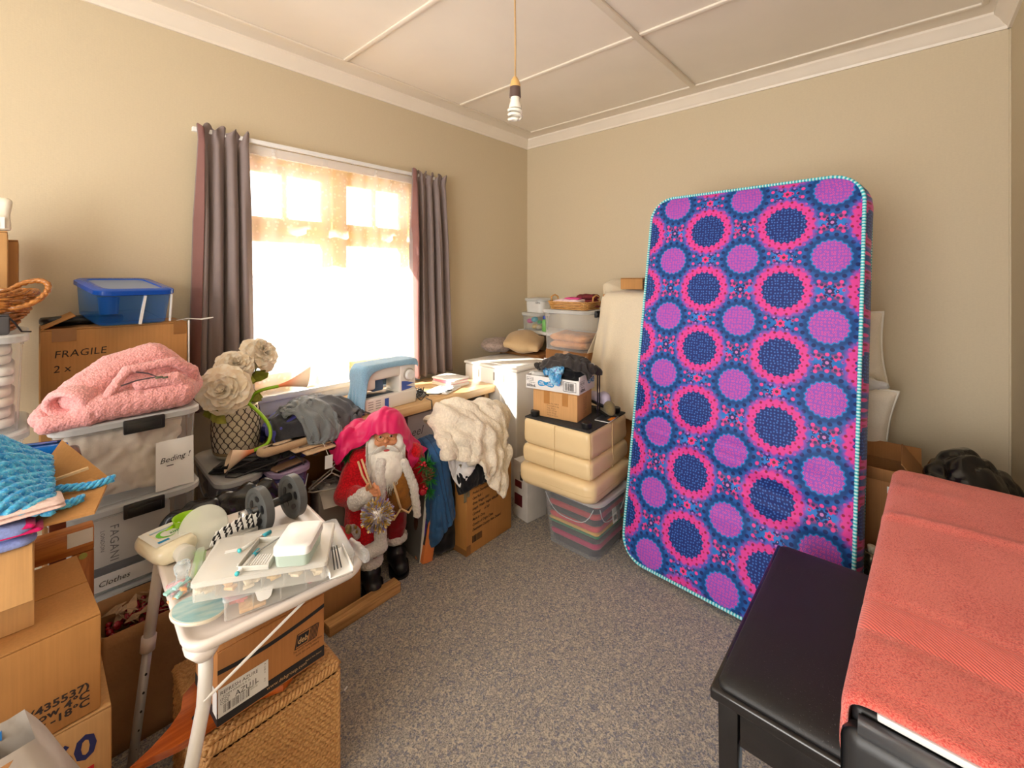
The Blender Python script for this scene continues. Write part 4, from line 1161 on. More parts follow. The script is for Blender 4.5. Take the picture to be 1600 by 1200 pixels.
M_cprint = mat('carton_pale_print', (210, 170, 120), 0.7, 0.0)
lettering(db, 'www.debgroup.com', 0.0125, (-0.022, fy - 0.001, 0.0135), (1, 0, 0), (0, 0, 1), M_cprint, 0.1)
lettering(db, 'Made in New Zealand', 0.0062, (0.078, fy - 0.001, 0.02), (1, 0, 0), (0, 0, 1), M_cprint, 0.1, width=0.8)
lettering(db, "The world's leading away from", 0.0085, (0.124, fy, 0.061), (1, 0, 0), (0, 0, 1), M_ink, 0.15, 'RIGHT', 0.75)
lettering(db, 'home skin care company', 0.0085, (0.116, fy, 0.051), (1, 0, 0), (0, 0, 1), M_ink, 0.15, 'RIGHT', 0.75)
b = MB()
def par(x0, x1, z0, z1, sh=0.006, y=fy - 0.0008):
    b.bm.faces.new([b.bm.verts.new(p) for p in ((x0, y, z0), (x1, y, z0), (x1 + sh, y, z1), (x0 + sh, y, z1))])
par(0.048, 0.051, 0.070, 0.108, 0.008); par(0.048, 0.106, 0.070, 0.0718, 0.0003); par(0.056, 0.114, 0.1062, 0.108, 0.0003); par(0.053, 0.083, 0.075, 0.103, 0.006)
for k in range(6): par(0.0860 + k * 0.0042, 0.0884 + k * 0.0042, 0.0715, 0.1065, 0.0074)
b.obj('logo', M_band, db, ang=0, fixn=False)
lettering(db, 'deb', 0.0215, (0.0565, fy - 0.0006, 0.081), (1, 0, 0), (0, 0, 1), M_cprint, 0.2, width=0.85, bold=0.0003)

# --- things on the table
def T(x, y, z=0): return (x, y, TZ + 0.001 + z)
M_cream = mat('cream_bottle', (248, 240, 212), 0.3, 0.02, 4, coat=0.3)
bo = thing('wash_bottle', 'cream body wash bottle with green and blue label lying on the table', 'bottle', T(0.315, 1.555), -0.5)
MB().loft([rr(0.09, 0.03, 0.014, 0.0, cy=0), rr(0.105, 0.05, 0.022, 0.008), rr(0.11, 0.056, 0.025, 0.03), rr(0.11, 0.056, 0.025, 0.115), rr(0.095, 0.05, 0.024, 0.140), rr(0.05, 0.04, 0.019, 0.152)]).obj('body', M_cream, bo, smooth=True)
o = MB().lathe([(0.02, 0.15), (0.021, 0.152), (0.024, 0.18), (0.022, 0.184)], 20).obj('cap', clear('cloudy_cap', (246, 244, 236), 0.6, 0.2), bo, smooth=True)
bo.rotation_euler = Matrix(((0.975, 0, 0.22), (0.22, 0, -0.975), (0, 1, 0))).to_euler(); bo.location = T(0.258, 1.645, 0.029)
MB().loft([[(x, 0.0285 - 0.002 * (abs(x) / 0.05) ** 4, z) for x in (-0.048, -0.02, 0, 0.02, 0.048)] for z in (0.015, 0.06, 0.09, 0.125)], False, False).obj('label', mat('pale_label', (238, 240, 234), 0.35, 0.02), bo, smooth=True)
b = MB()
ar = [(-0.002 + 0.024 * math.cos(a), 0.072 + 0.024 * math.sin(a)) for a in [0.9 + k * 0.28 for k in range(18)]]
for k in range(17):
    t0, t1 = 0.0075 * math.sin(PI * k / 17), 0.0075 * math.sin(PI * (k + 1) / 17)
    c0, c1 = Vector((-0.002, 0.072)), None
    q = [Vector(ar[k]), Vector(ar[k + 1])]
    d0, d1 = (q[0] - c0).normalized(), (q[1] - c0).normalized()
    b.bm.faces.new([b.bm.verts.new((v.x, 0.0292, v.y)) for v in (q[0], q[1], q[1] - d1 * t1 * 1.4, q[0] - d0 * t0 * 1.4)] if k not in (0, 16) else [b.bm.verts.new((v.x, 0.0292, v.y)) for v in (q[0], q[1], (q[1] if k == 0 else q[0]) - (d1 if k == 0 else d0) * 0.003)])
b.obj('leaf_emblem', mat('leaf_green', (120, 206, 60), 0.4, 0.05), bo, ang=0, fixn=False)
lettering(bo, 'simple', 0.019, (0.002, 0.0292, 0.084), (1, 0, 0), (0, 0, -1), mat('dark_green_ink', (30, 130, 70), 0.5, 0), 0.2, bold=0.0003)
patch('blue_band', bo, (-0.036, 0.0288, 0.112), (1, 0, 0), (0, 0, -1), 0.026, 0.009, mat('cyan_print', (16, 142, 200), 0.4, 0))
patch('blue_band', bo, (-0.03, 0.0288, 0.044), (1, 0, 0), (0, 0, -1), 0.06, 0.006, mat('pale_blue_print', (170, 200, 222), 0.4, 0))

ld = thing('round_lid', 'frosted round container lid standing on edge behind the bottle', 'lid', T(0.352, 1.53, 0.058))
ld.rotation_euler = (1.15, 0.1, -0.3); ld.scale = (1.2, 1.2, 1.2)
MB().lathe([(0.0005, 0.003), (0.048, 0.003), (0.05, 0.002), (0.05, -0.012), (0.046, -0.012), (0.045, 0.0), (0.03, 0.0), (0.029, 0.001), (0.0005, 0.001)], 36, cap=False).obj('disc', clear('frosted_disc', (238, 240, 230), 0.55, 0.3, (0.96, 0.97, 0.93), 0.3), ld, smooth=True)
bw = thing('lime_cup', 'lime green plastic cup behind the frosted round lid', 'cup', T(0.325, 1.60, 0.0))
M_lime = mat('lime_plastic', (166, 222, 24), 0.35, 0.03)
MB().lathe([(0.022, 0.0), (0.026, 0.004), (0.034, 0.075), (0.036, 0.077), (0.033, 0.075), (0.024, 0.006)], 24, cap=False).obj('wall', M_lime, bw, smooth=True)
MB().tube([(-0.03, 0, 0.062), (-0.048, -0.006, 0.055), (-0.05, -0.008, 0.035), (-0.03, -0.003, 0.022)], 0.005, 8).obj('handle', M_lime, bw, smooth=True)
tbk = thing('toothbrush_pack', 'green and clear toothbrush pack lying beside the organizer', 'toothbrush', T(0.308, 1.40, 0.015))
tbk.rotation_euler = (0.0, -0.1, 1.25)
MB().loft([[(x, y * s_, z * s_) for y, z in ((-0.014, 0), (0.014, 0), (0.01, 0.014), (-0.01, 0.014))] for x, s_ in ((-0.075, 0.5), (-0.06, 1), (0.06, 1), (0.078, 0.7))]).obj('blister', clear('blister', (230, 244, 226), 0.25, 0.08), tbk)
MB().tube([(-0.06, 0, 0.006), (0.0, 0.002, 0.006), (0.055, 0, 0.008)], [0.004, 0.003, 0.005], 8).obj('brush', M_lime, tbk, smooth=True)
MB().box(0.03, 0.07, -0.013, 0.013, 0.0005, 0.003).obj('backing', mat('green_card', (150, 206, 70), 0.5, 0.05), tbk)
sw = thing('cellophane_bundle', 'little cellophane bundle of pink and peach paper twists', 'packet', T(0.262, 1.345))
r = random.Random(4); b = MB()
for k in range(9):
    M_ = Matrix.Translation((r.uniform(-0.02, 0.02), r.uniform(-0.015, 0.015), 0.006 + 0.004 * k * 0.7)) @ rotm(r.uniform(-0.4, 0.4), r.uniform(-0.3, 0.3), r.uniform(0, 3))
    b.box(-0.02, 0.02, -0.006, 0.006, -0.003, 0.003, 0.001, M=M_, mi=k % 3)
b.obj('paper_twists', [mat('peach_paper', (238, 176, 128), 0.6, 0.1), mat('pink_paper', (236, 150, 150), 0.6, 0.1), mat('mint_paper', (170, 222, 214), 0.5, 0.1)], sw)
blob('cellophane', [('e', (0, 0, 0.02), (0.028, 0.024, 0.02)), ('c', (0, 0, 0.035), (0.005, 0.01, 0.06), 0.012, 0.02)], clear('cellophane_film', (230, 244, 248), 0.15, 0.05, (0.97, 0.98, 1), 0.4), sw, voxel=0.004, smooth=2, crease=0.012, cscale=40)
tr_ = thing('tape_roll', 'clear roll of sticky tape on its side on the table', 'tape', T(0.292, 1.285, 0.0225)); tr_.rotation_euler = (PI / 2, 0.0, 0.9)
MB().lathe([(0.013, -0.011), (0.022, -0.011), (0.022, 0.011), (0.013, 0.011), (0.013, -0.011)], 28, cap=False).obj('tape_ring', mat('creamy_tape', (236, 230, 212), 0.25, 0.05, coat=0.4), tr_, smooth=False, ang=0.6)
MB().lathe([(0.0115, -0.0115), (0.013, -0.0115), (0.013, 0.0115), (0.0115, 0.0115), (0.0115, -0.0115)], 28, cap=False).obj('core', M_white, tr_, ang=0.6)
co_ = thing('coaster', 'round pale blue ceramic coaster on the front corner of the table', 'coaster', T(0.268, 1.21, 0.022))
co_.rotation_euler = (0.02, 0.2, 0)
MB().lathe([(0.05, 0.0), (0.0545, 0.002), (0.056, 0.006), (0.055, 0.009), (0.0535, 0.0095)], 40).obj('disc', mat('cream_ceramic', (232, 224, 208), 0.3, 0.03, coat=0.3), co_, ang=0.5)
def aqua():
    m, nt, p = newmat('aqua_wash'); v = coords(nt)[0]
    n = tnoise(nt, 1.0, 4, stretch(nt, v, 14, 60, 10))
    nt.links.new(mixc(nt, n.ss(0.3, 0.7), (140, 196, 204), (206, 226, 222)).s, p.inputs['Base Color']); p.inputs['Roughness'].default_value = 0.35
    return m
MB().lathe([(0.0525, 0.0094), (0.0525, 0.0102)], 40).obj('glaze', aqua(), co_, ang=0.5)

def organizer(name, label, loc, rz, w, d, h, nx, ny, lidcol, fill, seed, rot=None):
    t = thing(name, label, 'organizer', loc, rz, None, rot)
    M_o = clear('organizer_plastic_%d' % seed, (236, 234, 228), 0.24, 0.12, (0.96, 0.96, 0.95), 0.3)
    b = MB(); b.loft([rr(w, d, 0.008, 0.001), rr(w, d, 0.008, h - 0.009)], True, False)
    b.bm.faces.new([b.bm.verts.new(p) for p in rr(w, d, 0.008, 0.001)][::-1]); b.obj('body', M_o, t, ang=0.5)
    MB().loft([rr(w + 0.002, d + 0.002, 0.009, h - 0.013), rr(w + 0.006, d + 0.006, 0.01, h - 0.011), rr(w + 0.006, d + 0.006, 0.01, h - 0.002), rr(w, d, 0.009, h)]).obj('lid', lidcol, t, ang=0.5)
    dv = MB()
    for i in range(1, nx): dv.box(-w / 2 + w * i / nx - 0.0008, -w / 2 + w * i / nx + 0.0008, -d / 2 + 0.002, d / 2 - 0.002, 0.003, h - 0.014)
    for i in range(1, ny): dv.box(-w / 2 + 0.002, w / 2 - 0.002, -d / 2 + d * i / ny - 0.0008, -d / 2 + d * i / ny + 0.0008, 0.003, h - 0.014)
    dv.obj('dividers', M_o, t)
    r = random.Random(seed)
    for i in range(nx):
        for j in range(ny):
            f = fill[(i + j * 3) % len(fill)]
            if f is None: continue
            cx, cy = -w / 2 + w * (i + 0.5) / nx, -d / 2 + d * (j + 0.5) / ny
            q = MB()
            for k in range(5):
                M_ = Matrix.Translation((cx + r.uniform(-0.2, 0.2) * w / nx, cy + r.uniform(-0.25, 0.2) * d / ny, 0.008 + k * (h - 0.026) / 6)) @ rotm(r.uniform(-0.2, 0.2), r.uniform(-0.2, 0.2), r.uniform(0, 3))
                q.box(-w / nx * 0.25, w / nx * 0.25, -0.008, 0.008, -0.003, 0.004, 0.002, M=M_)
            o = q.obj('craft_pieces', f, t)
    return t
M_olid = clear('organizer_lid', (244, 242, 236), 0.45, 0.15, (0.97, 0.97, 0.96), 0.25)
M_olid2 = clear('organizer_lid_low', (232, 236, 238), 0.28, 0.12, (0.95, 0.97, 0.98), 0.3)
cr = {k: mat('craft_' + k, c, 0.5, 0.15, 60) for k, c in dict(pink=(232, 120, 132), blue=(96, 140, 180), grey=(120, 128, 138), peach=(240, 186, 130), ochre=(222, 180, 100), green=(170, 196, 170), cream=(232, 214, 184), rose=(206, 92, 132)).items()}
og = organizer('craft_organizer', 'clear compartment organizer of coloured craft bits at the front table edge', T(0.468, 1.222, 0.0035), -0.22, 0.29, 0.20, 0.056, 5, 2, M_olid2, [cr['pink'], cr['grey'], cr['green'], cr['rose'], cr['blue']], 1)
for x, z in ((-0.065, 0.06), (0.075, 0.06)):
    MB().loft([[(x - 0.02, -0.1035, 0.05), (x + 0.02, -0.1035, 0.05)], [(x - 0.014, -0.1045, 0.026), (x + 0.014, -0.1045, 0.026)], [(x - 0.008, -0.1035, 0.02), (x + 0.008, -0.1035, 0.02)]], False, False).obj('latch', M_white, og)
MB().box(-0.115, -0.06, -0.098, -0.05, 0.003, 0.012, 0.003).obj('craft_pieces', cr['peach'], og)
patch('sticker', og, (-0.10, -0.09, 0.057), (1, 0, 0), (0, 1, 0), 0.03, 0.014, M_paper)
og2 = organizer('craft_organizer', 'large frosted compartment organizer lying aslant on the lower organizer', T(0.415, 1.19, 0.0605), 0.0, 0.28, 0.175, 0.046, 6, 3, M_olid, [cr['cream'], cr['peach'], cr['cream'], cr['ochre'], cr['cream'], cr['cream']], 2, rot=(0.0, 0.0, -0.56))
for x, y in ((-0.105, 0.01), (-0.06, -0.055), (-0.06, 0.03), (-0.04, 0.062)):
    patch('sticker', og2, (x, y, 0.0465), (1, 0.1, 0), (-0.1, 1, 0), 0.026, 0.012, M_paper)
wb = thing('white_box', 'small white lidded plastic box on the large organizer', 'box', T(0.457, 1.121, 0.1075), -0.72)
MB().loft([rr(0.075, 0.105, 0.012, 0.0), rr(0.082, 0.113, 0.014, 0.030)]).obj('base', clear('mint_clear', (214, 232, 220), 0.55, 0.2, (0.85, 0.93, 0.88), 0.2), wb, ang=0.6)
MB().loft([rr(0.084, 0.115, 0.014, 0.028), rr(0.086, 0.117, 0.015, 0.031), rr(0.084, 0.115, 0.014, 0.046), rr(0.075, 0.105, 0.012, 0.049)]).obj('lid', mat('white_lid', (246, 246, 246), 0.3, 0.0), wb, ang=0.6)
gt = thing('tool_tray', 'grey open tray of small craft tools beside the white box', 'tray', T(0.393, 1.173, 0.1075), -0.72)
M_gtr = mat('grey_beige_plastic', (196, 194, 186), 0.5, 0.04)
MB().box(-0.035, 0.035, -0.055, 0.055, 0, 0.003, 0.001).box(-0.035, -0.032, -0.055, 0.055, 0.002, 0.016, 0.001).box(0.032, 0.035, -0.055, 0.055, 0.002, 0.016, 0.001).box(-0.035, 0.035, -0.055, -0.052, 0.002, 0.012, 0.001).box(-0.035, 0.035, 0.052, 0.055, 0.002, 0.016, 0.001).obj('body', M_gtr, gt)
b = MB()
for k in range(9): b.box(-0.026 + k * 0.006, -0.0235 + k * 0.006, -0.045, 0.0, 0.003, 0.0045)
b.obj('ribs', M_white, gt)
MB().tube([(-0.02, 0.0, 0.008), (0.02, 0.048, 0.016)], 0.002, 6).obj('needle_tool', mat('steel', (170, 174, 178), 0.25, 0.05, metal=0.9), gt)
for i, (x, y, a, lb) in enumerate(((0.397, 1.245, 0.35, 'teal craft pen lying across the large organizer'), (0.357, 1.168, 0.75, 'teal capped glue pen beside the grey tool tray'))):
    p_ = thing('craft_pen', lb, 'pen', T(x, y, 0.113), a)
    MB().tube([(-0.04, 0, 0), (0.022, 0, 0)], 0.0042, 8).obj('barrel', M_white if i else M_gtr, p_, smooth=True)
    MB().tube([(0.022, 0, 0), (0.045, 0, 0)], 0.0052, 8).obj('cap', mat('teal_cap', (40, 150, 168), 0.4, 0.05), p_, smooth=True)
    MB().tube([(-0.045, 0, 0), (-0.04, 0, 0)], 0.005, 8).obj('end_plug', mat('teal_plug', (70, 190, 196), 0.4, 0.05), p_, smooth=True)
tt = thing('white_tray', 'white tray of thin metal tools at the right end of the table', 'tray', T(0.535, 1.085, 0.0605), -0.25)
MB().box(-0.028, 0.028, -0.06, 0.055, 0, 0.004, 0.002).box(-0.028, -0.024, -0.06, 0.055, 0.003, 0.013, 0.002).box(0.024, 0.028, -0.06, 0.055, 0.003, 0.013, 0.002).obj('body', M_white, tt)
for k in range(3):
    MB().tube([(-0.014 + 0.008 * k, -0.045, 0.012), (-0.002 + 0.006 * k, 0.045, 0.016)], 0.0017, 6).obj('metal_tool', mat('dark_steel_%d' % k, (90, 94, 98), 0.3, 0.05, metal=0.8), tt)
pw = thing('plastic_sleeve', 'crinkled clear plastic sleeve at the right corner of the table', 'wrapper', T(0.632, 1.15))
blob('film', [('b', (-0.010, 0.010, -0.05, 0.05, 0.001, 0.04), 0.006)], clear('crinkle_film', (240, 244, 246), 0.22, 0.05, (0.97, 0.98, 1), 0.5), pw, voxel=0.006, smooth=1, crease=0.010, cscale=30)
gb2 = thing('narrow_box', 'narrow grey white box lying behind the large organizer', 'box', T(0.497, 1.405, 0.0), -0.36)
MB().box(-0.075, 0.075, -0.022, 0.022, 0, 0.036, 0.003).obj('body', mat('grey_white_card', (214, 210, 202), 0.6, 0.03), gb2)
MB().box(-0.0755, -0.074, -0.019, 0.019, 0.002, 0.034).obj('end_flap', M_gtr, gb2)
# ab roller
M_rub = mat('grey_rubber_wheel', (84, 86, 86), 0.45, 0.1, 20)
ab = thing('exercise_wheel', 'black twin wheel exercise roller lying on the back of the table', 'exercise roller', T(0.545, 1.505, 0.068))
ab.rotation_euler = (0, 0, 0.14)
for x in (-0.055, 0.05):
    prof = [(0.012, -0.008), (0.052, -0.008), (0.056, -0.012), (0.068, -0.012), (0.068, 0.012), (0.056, 0.012), (0.052, 0.008), (0.012, 0.008)]
    wh = MB().lathe(prof + [prof[0]], 40, M=Matrix.Translation((x, 0, 0)) @ rotm(0, PI / 2, 0), cap=False).obj('wheel', M_rub, ab, ang=0.5)
    for k in range(5):
        a = 2 * PI * k / 5 + 0.3
        hb = MB().lathe([(1, -1), (1, 1)], 16, M=Matrix.Translation((x, 0.034 * math.cos(a), 0.034 * math.sin(a))) @ rotm(a, 0, 0) @ rotm(0, PI / 2, 0) @ Matrix.Diagonal((0.013, 0.0085, 0.0095, 1)))
        hb.obj('wheel_hole', M_blk, wh)
MB().tube([(-0.10, 0, 0), (0.085, 0, 0)], 0.013, 14).obj('axle', mat('dark_steel_tube', (80, 82, 84), 0.25, 0.05, metal=0.7), ab, smooth=True)
for s in (-1,):
    MB().tube([(-0.085, 0, 0), (-0.11, 0, 0)], 0.0175, 14).obj('grip_ring', mat('chrome_ring', (190, 192, 194), 0.15, 0.03, metal=0.9), ab, smooth=True)
rb = thing('lace_trim', 'black and white patterned lace trim trailing across the table', 'ribbon', T(0.40, 1.475, 0.0), -0.5)
def lace():
    m, nt, p = newmat('black_white_lace'); v, x, y, z = coords(nt, 'UV')
    a = ((x * 52.0).sin() * (y * 9.0).sin()).gt(0.05); b_ = ((x * 26.0 + y * 5.0).sin()).gt(0.55)
    nt.links.new(mixc(nt, a.max(b_), (22, 22, 24), (236, 236, 232)).s, p.inputs['Base Color']); p.inputs['Roughness'].default_value = 0.8
    return m
P = np.zeros((40, 5, 3))
for i in range(40):
    u = i / 39
    for j in range(5):
        q = j / 4 - 0.5
        P[i, j] = (-0.03 + 0.10 * u + q * 0.012, -0.045 + 0.075 * u + q * 0.012, 0.052 + 0.012 * math.sin(u * 3) + q * 0.034 + 0.002 * math.sin(u * 50))
sheet('band', P, lace(), rb, 0.002, 0)
MB().box(-0.03, 0.075, -0.02, 0.035, 0.0, 0.034, 0.004, M=rotm(0, 0, 0.62)).obj('card_core', M_gtr, rb)

# carton and red soft toy shape behind the table, timber on the carpet, bin bag
cx_ = carton('cardboard_box', 'open brown carton with red felt stocking behind the table', (0.855, 1.90, 0), 0.31, 0.16, 0.235, M_card, top='open', flaps=(('right', -30, 0.05),))
sk = thing('felt_stocking', 'red felt stocking with pale cuff in the open carton', 'stocking', (0.91, 1.90, 0.24))
M_felt = weave('red_felt', (226, 54, 62), 150, 0.3, 0.08)
blob('body', [('c', (-0.13, 0.0, 0.06), (0.0, 0.0, 0.065), 0.03, 0.05), ('c', (0.0, 0.0, 0.065), (0.08, -0.01, 0.0), 0.05, 0.045), ('e', (0.06, 0, -0.06), (0.06, 0.05, 0.09))], M_felt, sk, voxel=0.008, smooth=5, amp=0.008, scale=18)
blob('cuff', [('e', (0.105, 0.0, 0.03), (0.034, 0.05, 0.04))], fleece('grey_white_plush', (214, 206, 200)), sk, voxel=0.008, smooth=3, amp2=0.004)
blob('tag', [('e', (0.065, -0.035, 0.07), (0.016, 0.012, 0.024))], mat('olive_trim', (150, 130, 80), 0.8, 0.3, 60), sk, voxel=0.006, smooth=2)
gc = thing('green_mug', 'green plastic mug handle showing behind the white tray', 'mug', (0.865, 1.86, 0.268))
M_grn = mat('bright_green_plastic', (34, 178, 66), 0.35, 0.03)
MB().lathe([(0.03, -0.075), (0.032, -0.07), (0.036, 0.0), (0.033, 0.0), (0.03, -0.068)], 24, cap=False).obj('wall', M_grn, gc, smooth=True)
MB().tube([(0.03, -0.01, -0.006), (0.05, -0.02, 0.004), (0.058, -0.024, -0.02), (0.04, -0.015, -0.05)], 0.0045, 8).obj('handle', M_grn, gc, smooth=True)
tm = thing('timber_offcut', 'rough sawn length of timber lying on the carpet', 'timber', (0.985, 1.745, 0.0), 0.03)
MB().box(-0.17, 0.17, -0.026, 0.026, 0, 0.045, 0.003).disp(0.003, 14).obj('beam', wood('rough_timber', (216, 168, 108), (160, 116, 68), 5, 'x', 0.8, 0), tm)
MB().box(0.1695, 0.172, -0.024, 0.024, 0.002, 0.043, 0.001).obj('end_grain', wood('end_grain', (140, 98, 56), (84, 56, 30), 14, 'x', 0.9, 0), tm)

M_bin = mat('black_bin_plastic', (16, 16, 18), 0.22, 0.1, 10, 0.0, spec=0.6)
bb = blob('bin_bag', [('e', (0.0, 0.0, 0.30), (0.13, 0.08, 0.26)), ('e', (-0.05, 0, 0.55), (0.15, 0.075, 0.12)), ('e', (0.10, 0, 0.55), (0.12, 0.07, 0.115)), ('c', (-0.12, -0.03, 0.50), (-0.18, -0.05, 0.55), 0.05, 0.02)],
     M_bin, None, voxel=0.011, smooth=2, crease=0.05, cscale=9, amp=0.012, scale=8, seed=2)
bb.location = (0.475, 1.855, 0.0); bb.scale = (1, 0.9, 1)
tag(bb, 'shiny black bin bag slumped between the tubs and the tray table', 'bin bag')

def wrinkle(P, amp, sc, seed, stretch_=(1, 3), amp2=0.0, sc2=3.0):
    """push a settled cloth into soft ridged folds along its surface"""
    P = np.array(P); nu, nv = P.shape[:2]
    du = np.gradient(P, axis=0); dv = np.gradient(P, axis=1)
    n = np.cross(du, dv); n /= np.maximum(np.linalg.norm(n, axis=-1, keepdims=True), 1e-9)
    if n[..., 2].mean() < 0: n = -n
    r = random.Random(seed); a = r.uniform(0, PI); ca, sa = math.cos(a), math.sin(a)
    L = np.linalg.norm(P[-1, nv // 2] - P[0, nv // 2]) + 1e-6
    for i in range(nu):
        for j in range(nv):
            x, y = i / nu * sc, j / nu * sc
            u, v = (x * ca - y * sa) * stretch_[0], (x * sa + y * ca) * stretch_[1]
            w = mnoise.noise(Vector((x * 0.7, y * 0.7, seed))) * 1.4
            t = 1 - 2 * abs(mnoise.noise(Vector((u + w, v + w * 1.5, seed * 2.1))))
            t2 = 1 - 2 * abs(mnoise.noise(Vector((u * 1.9 - v * 0.4 + 7, v * 1.1 + u * 0.5, seed * 1.3))))
            P[i, j] += n[i, j] * amp * (max(t, 0) ** 2 + 0.6 * max(t2, 0) ** 2 + amp2 * mnoise.noise(Vector((x * sc2, y * sc2, 3))))
    return P

# ================================================================== UNDER THE WINDOW
# clear tub with blue cloth, lilac tub, the cartons beside them
M_denimf = weave('blue_grey_cloth', (74, 104, 140), 260, 0.4, 0.14)
M_navy = weave('navy_cloth', (44, 48, 92), 300, 0.3, 0.12)
M_plum = weave('plum_cloth', (92, 60, 82), 300, 0.3, 0.12)
M_redc = weave('red_cloth', (206, 40, 56), 250, 0.3, 0.08)
t = tub('storage_tub', 'clear tub of blue clothes with moulded handle hoops below the vase', (0.605, 2.255, 0.26), 0.155, 0.45, 0.36, -0.03, latch=False, arc=True)
for k, (m_, lb) in enumerate(((M_redc, 'rust red cloth at the bottom of the tub below the vase'), (M_denimf, 'blue grey cloth in the middle of the tub below the vase'), (M_navy, 'dark blue cloth at the top of the tub below the vase'))):
    folded('folded_cloth', lb, (0.605, 2.255, 0.275 + 0.092 * k), 0.105, 0.37, 0.088, m_, -0.06, seed=k + 3, layers=2, group='cloths folded in the tub below the vase')
tub('storage_tub', 'clear tub of pink and grey cloth standing on the floor under the blue clothes tub', (0.605, 2.255, 0.0), 0.155, 0.44, 0.257, -0.06, latch=False)
folded('folded_cloth', 'rust and grey cloth in the tub on the floor under the vase', (0.605, 2.255, 0.012), 0.105, 0.36, 0.21, M_plum, -0.06, seed=8, layers=3)
M_lil = clear('lilac_plastic', (120, 104, 156), 0.40, 0.15, (0.72, 0.68, 0.86), 0.4)
t = tub('storage_tub', 'lilac tinted tub with a shop tag hanging on it beside the blue clothes tub', (0.775, 2.14, 0.22), 0.148, 0.36, 0.40, 0.0, latch=False, arc=True, body=M_lil, lidm=clear('lilac_lid', (186, 164, 200), 0.55, 0.2, (0.85, 0.8, 0.92), 0.3))
for k, (m_, lb) in enumerate(((M_plum, 'plum cloth at the bottom of the lilac tub'), (M_navy, 'navy cloth in the middle of the lilac tub'), (mat('bright_blue_cloth', (24, 130, 200), 0.8, 0.1), 'bright blue cloth at the top of the lilac tub'))):
    folded('folded_cloth', lb, (0.775, 2.14, 0.232 + 0.112 * k), 0.105, 0.29, 0.1, m_, 0, seed=k + 13, layers=2)
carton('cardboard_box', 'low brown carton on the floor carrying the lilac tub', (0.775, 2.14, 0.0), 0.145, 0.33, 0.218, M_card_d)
# carton with wire hangers and papers next to the christmas figure
oc = carton('open_carton', 'open white sided carton with flap, papers and wire hangers', (1.015, 2.14, 0.16), 0.13, 0.15, 0.26, mat('white_faced_card', (206, 198, 188), 0.7, 0.05), top='open', rz=-0.2, flaps=(('front', 118, 0.10),))
carton('cardboard_box', 'small grey carton under the open carton of hangers', (1.015, 2.15, 0.0), 0.14, 0.16, 0.158, mat('grey_card', (150, 146, 142), 0.7, 0.06))
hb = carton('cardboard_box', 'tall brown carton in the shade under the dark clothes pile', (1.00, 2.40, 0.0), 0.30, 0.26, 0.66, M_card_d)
o = folded('papers', 'white and grey papers heaped in the open carton of hangers', (1.015, 2.14, 0.33), 0.1, 0.12, 0.1, mat('grey_white_paper', (206, 204, 204), 0.6, 0.15, 60), amp=0.02, sc=26, cat='paper', layers=3, seed=5)
M_wire = mat('white_coated_wire', (226, 222, 216), 0.35, 0.02)
for lb, loc, rz in (('white wire hanger sticking out of the open carton', (0.985, 2.05, 0.45), -0.4), ('white wire hanger lying deeper in the open carton', (1.02, 2.13, 0.435), -0.2)):
    h = thing('wire_hanger', lb, 'hanger', loc, rz); h.rotation_euler = (0.5, 0, rz)
    MB().tube([(-0.10, 0, -0.02), (-0.085, 0, 0.0), (0, 0, 0.085), (0.085, 0, 0.0), (0.10, 0, -0.02), (0.08, 0, -0.03), (-0.08, 0, -0.03), (-0.10, 0, -0.02)], 0.0035, 6).obj('frame', M_wire, h)
    MB().tube([(0, 0, 0.085), (0.0, 0.0, 0.1), (0.012, 0.0, 0.115), (0.0, 0, 0.13), (-0.012, 0, 0.12)], 0.0025, 6).obj('hook', M_wire, h)

# vase of artificial flowers
vs = thing('vase', 'cream vase with raised brown ogee lattice holding artificial flowers', 'vase', (0.664, 2.33, 0.6215))
vr = [(0.070, 0.0), (0.080, 0.004), (0.088, 0.02), (0.092, 0.035), (0.098, 0.10), (0.097, 0.17), (0.090, 0.222), (0.086, 0.234), (0.080, 0.234), (0.082, 0.2), (0.08, 0.03), (0.0, 0.03)]
MB().lathe(vr, 48, cap=True).obj('body', mat('cream_glaze', (236, 224, 200), 0.35, 0.05, 10, coat=0.3), vs, smooth=True)
def vrad(z):
    for (r0, z0), (r1, z1) in zip(vr[2:7], vr[3:8]):
        if z0 <= z <= z1: return r0 + (r1 - r0) * (z - z0) / (z1 - z0)
    return 0.086
b = MB(); N = 36
for k in range(N):
    pts = []
    for i in range(73):
        z = 0.034 + 0.192 * i / 72
        s_ = math.sin(2 * PI * (z - 0.034) / 0.048); s_ = math.copysign(abs(s_) ** 0.7, s_)
        a = 2 * PI / N * (k + 0.44 * (-1) ** k * s_)
        R = vrad(z) + 0.0008
        pts.append((R * math.cos(a), R * math.sin(a), z))
    b.tube(pts, 0.0018, 5)
b.obj('lattice', mat('brown_lattice', (74, 58, 50), 0.5, 0.1), vs, smooth=True)
MB().lathe([(0.0885, 0.019), (0.0925, 0.022), (0.0935, 0.033), (0.0915, 0.036)], 48, cap=False).obj('foot_band', mat('tan_band', (176, 150, 110), 0.4, 0.1), vs, smooth=True)
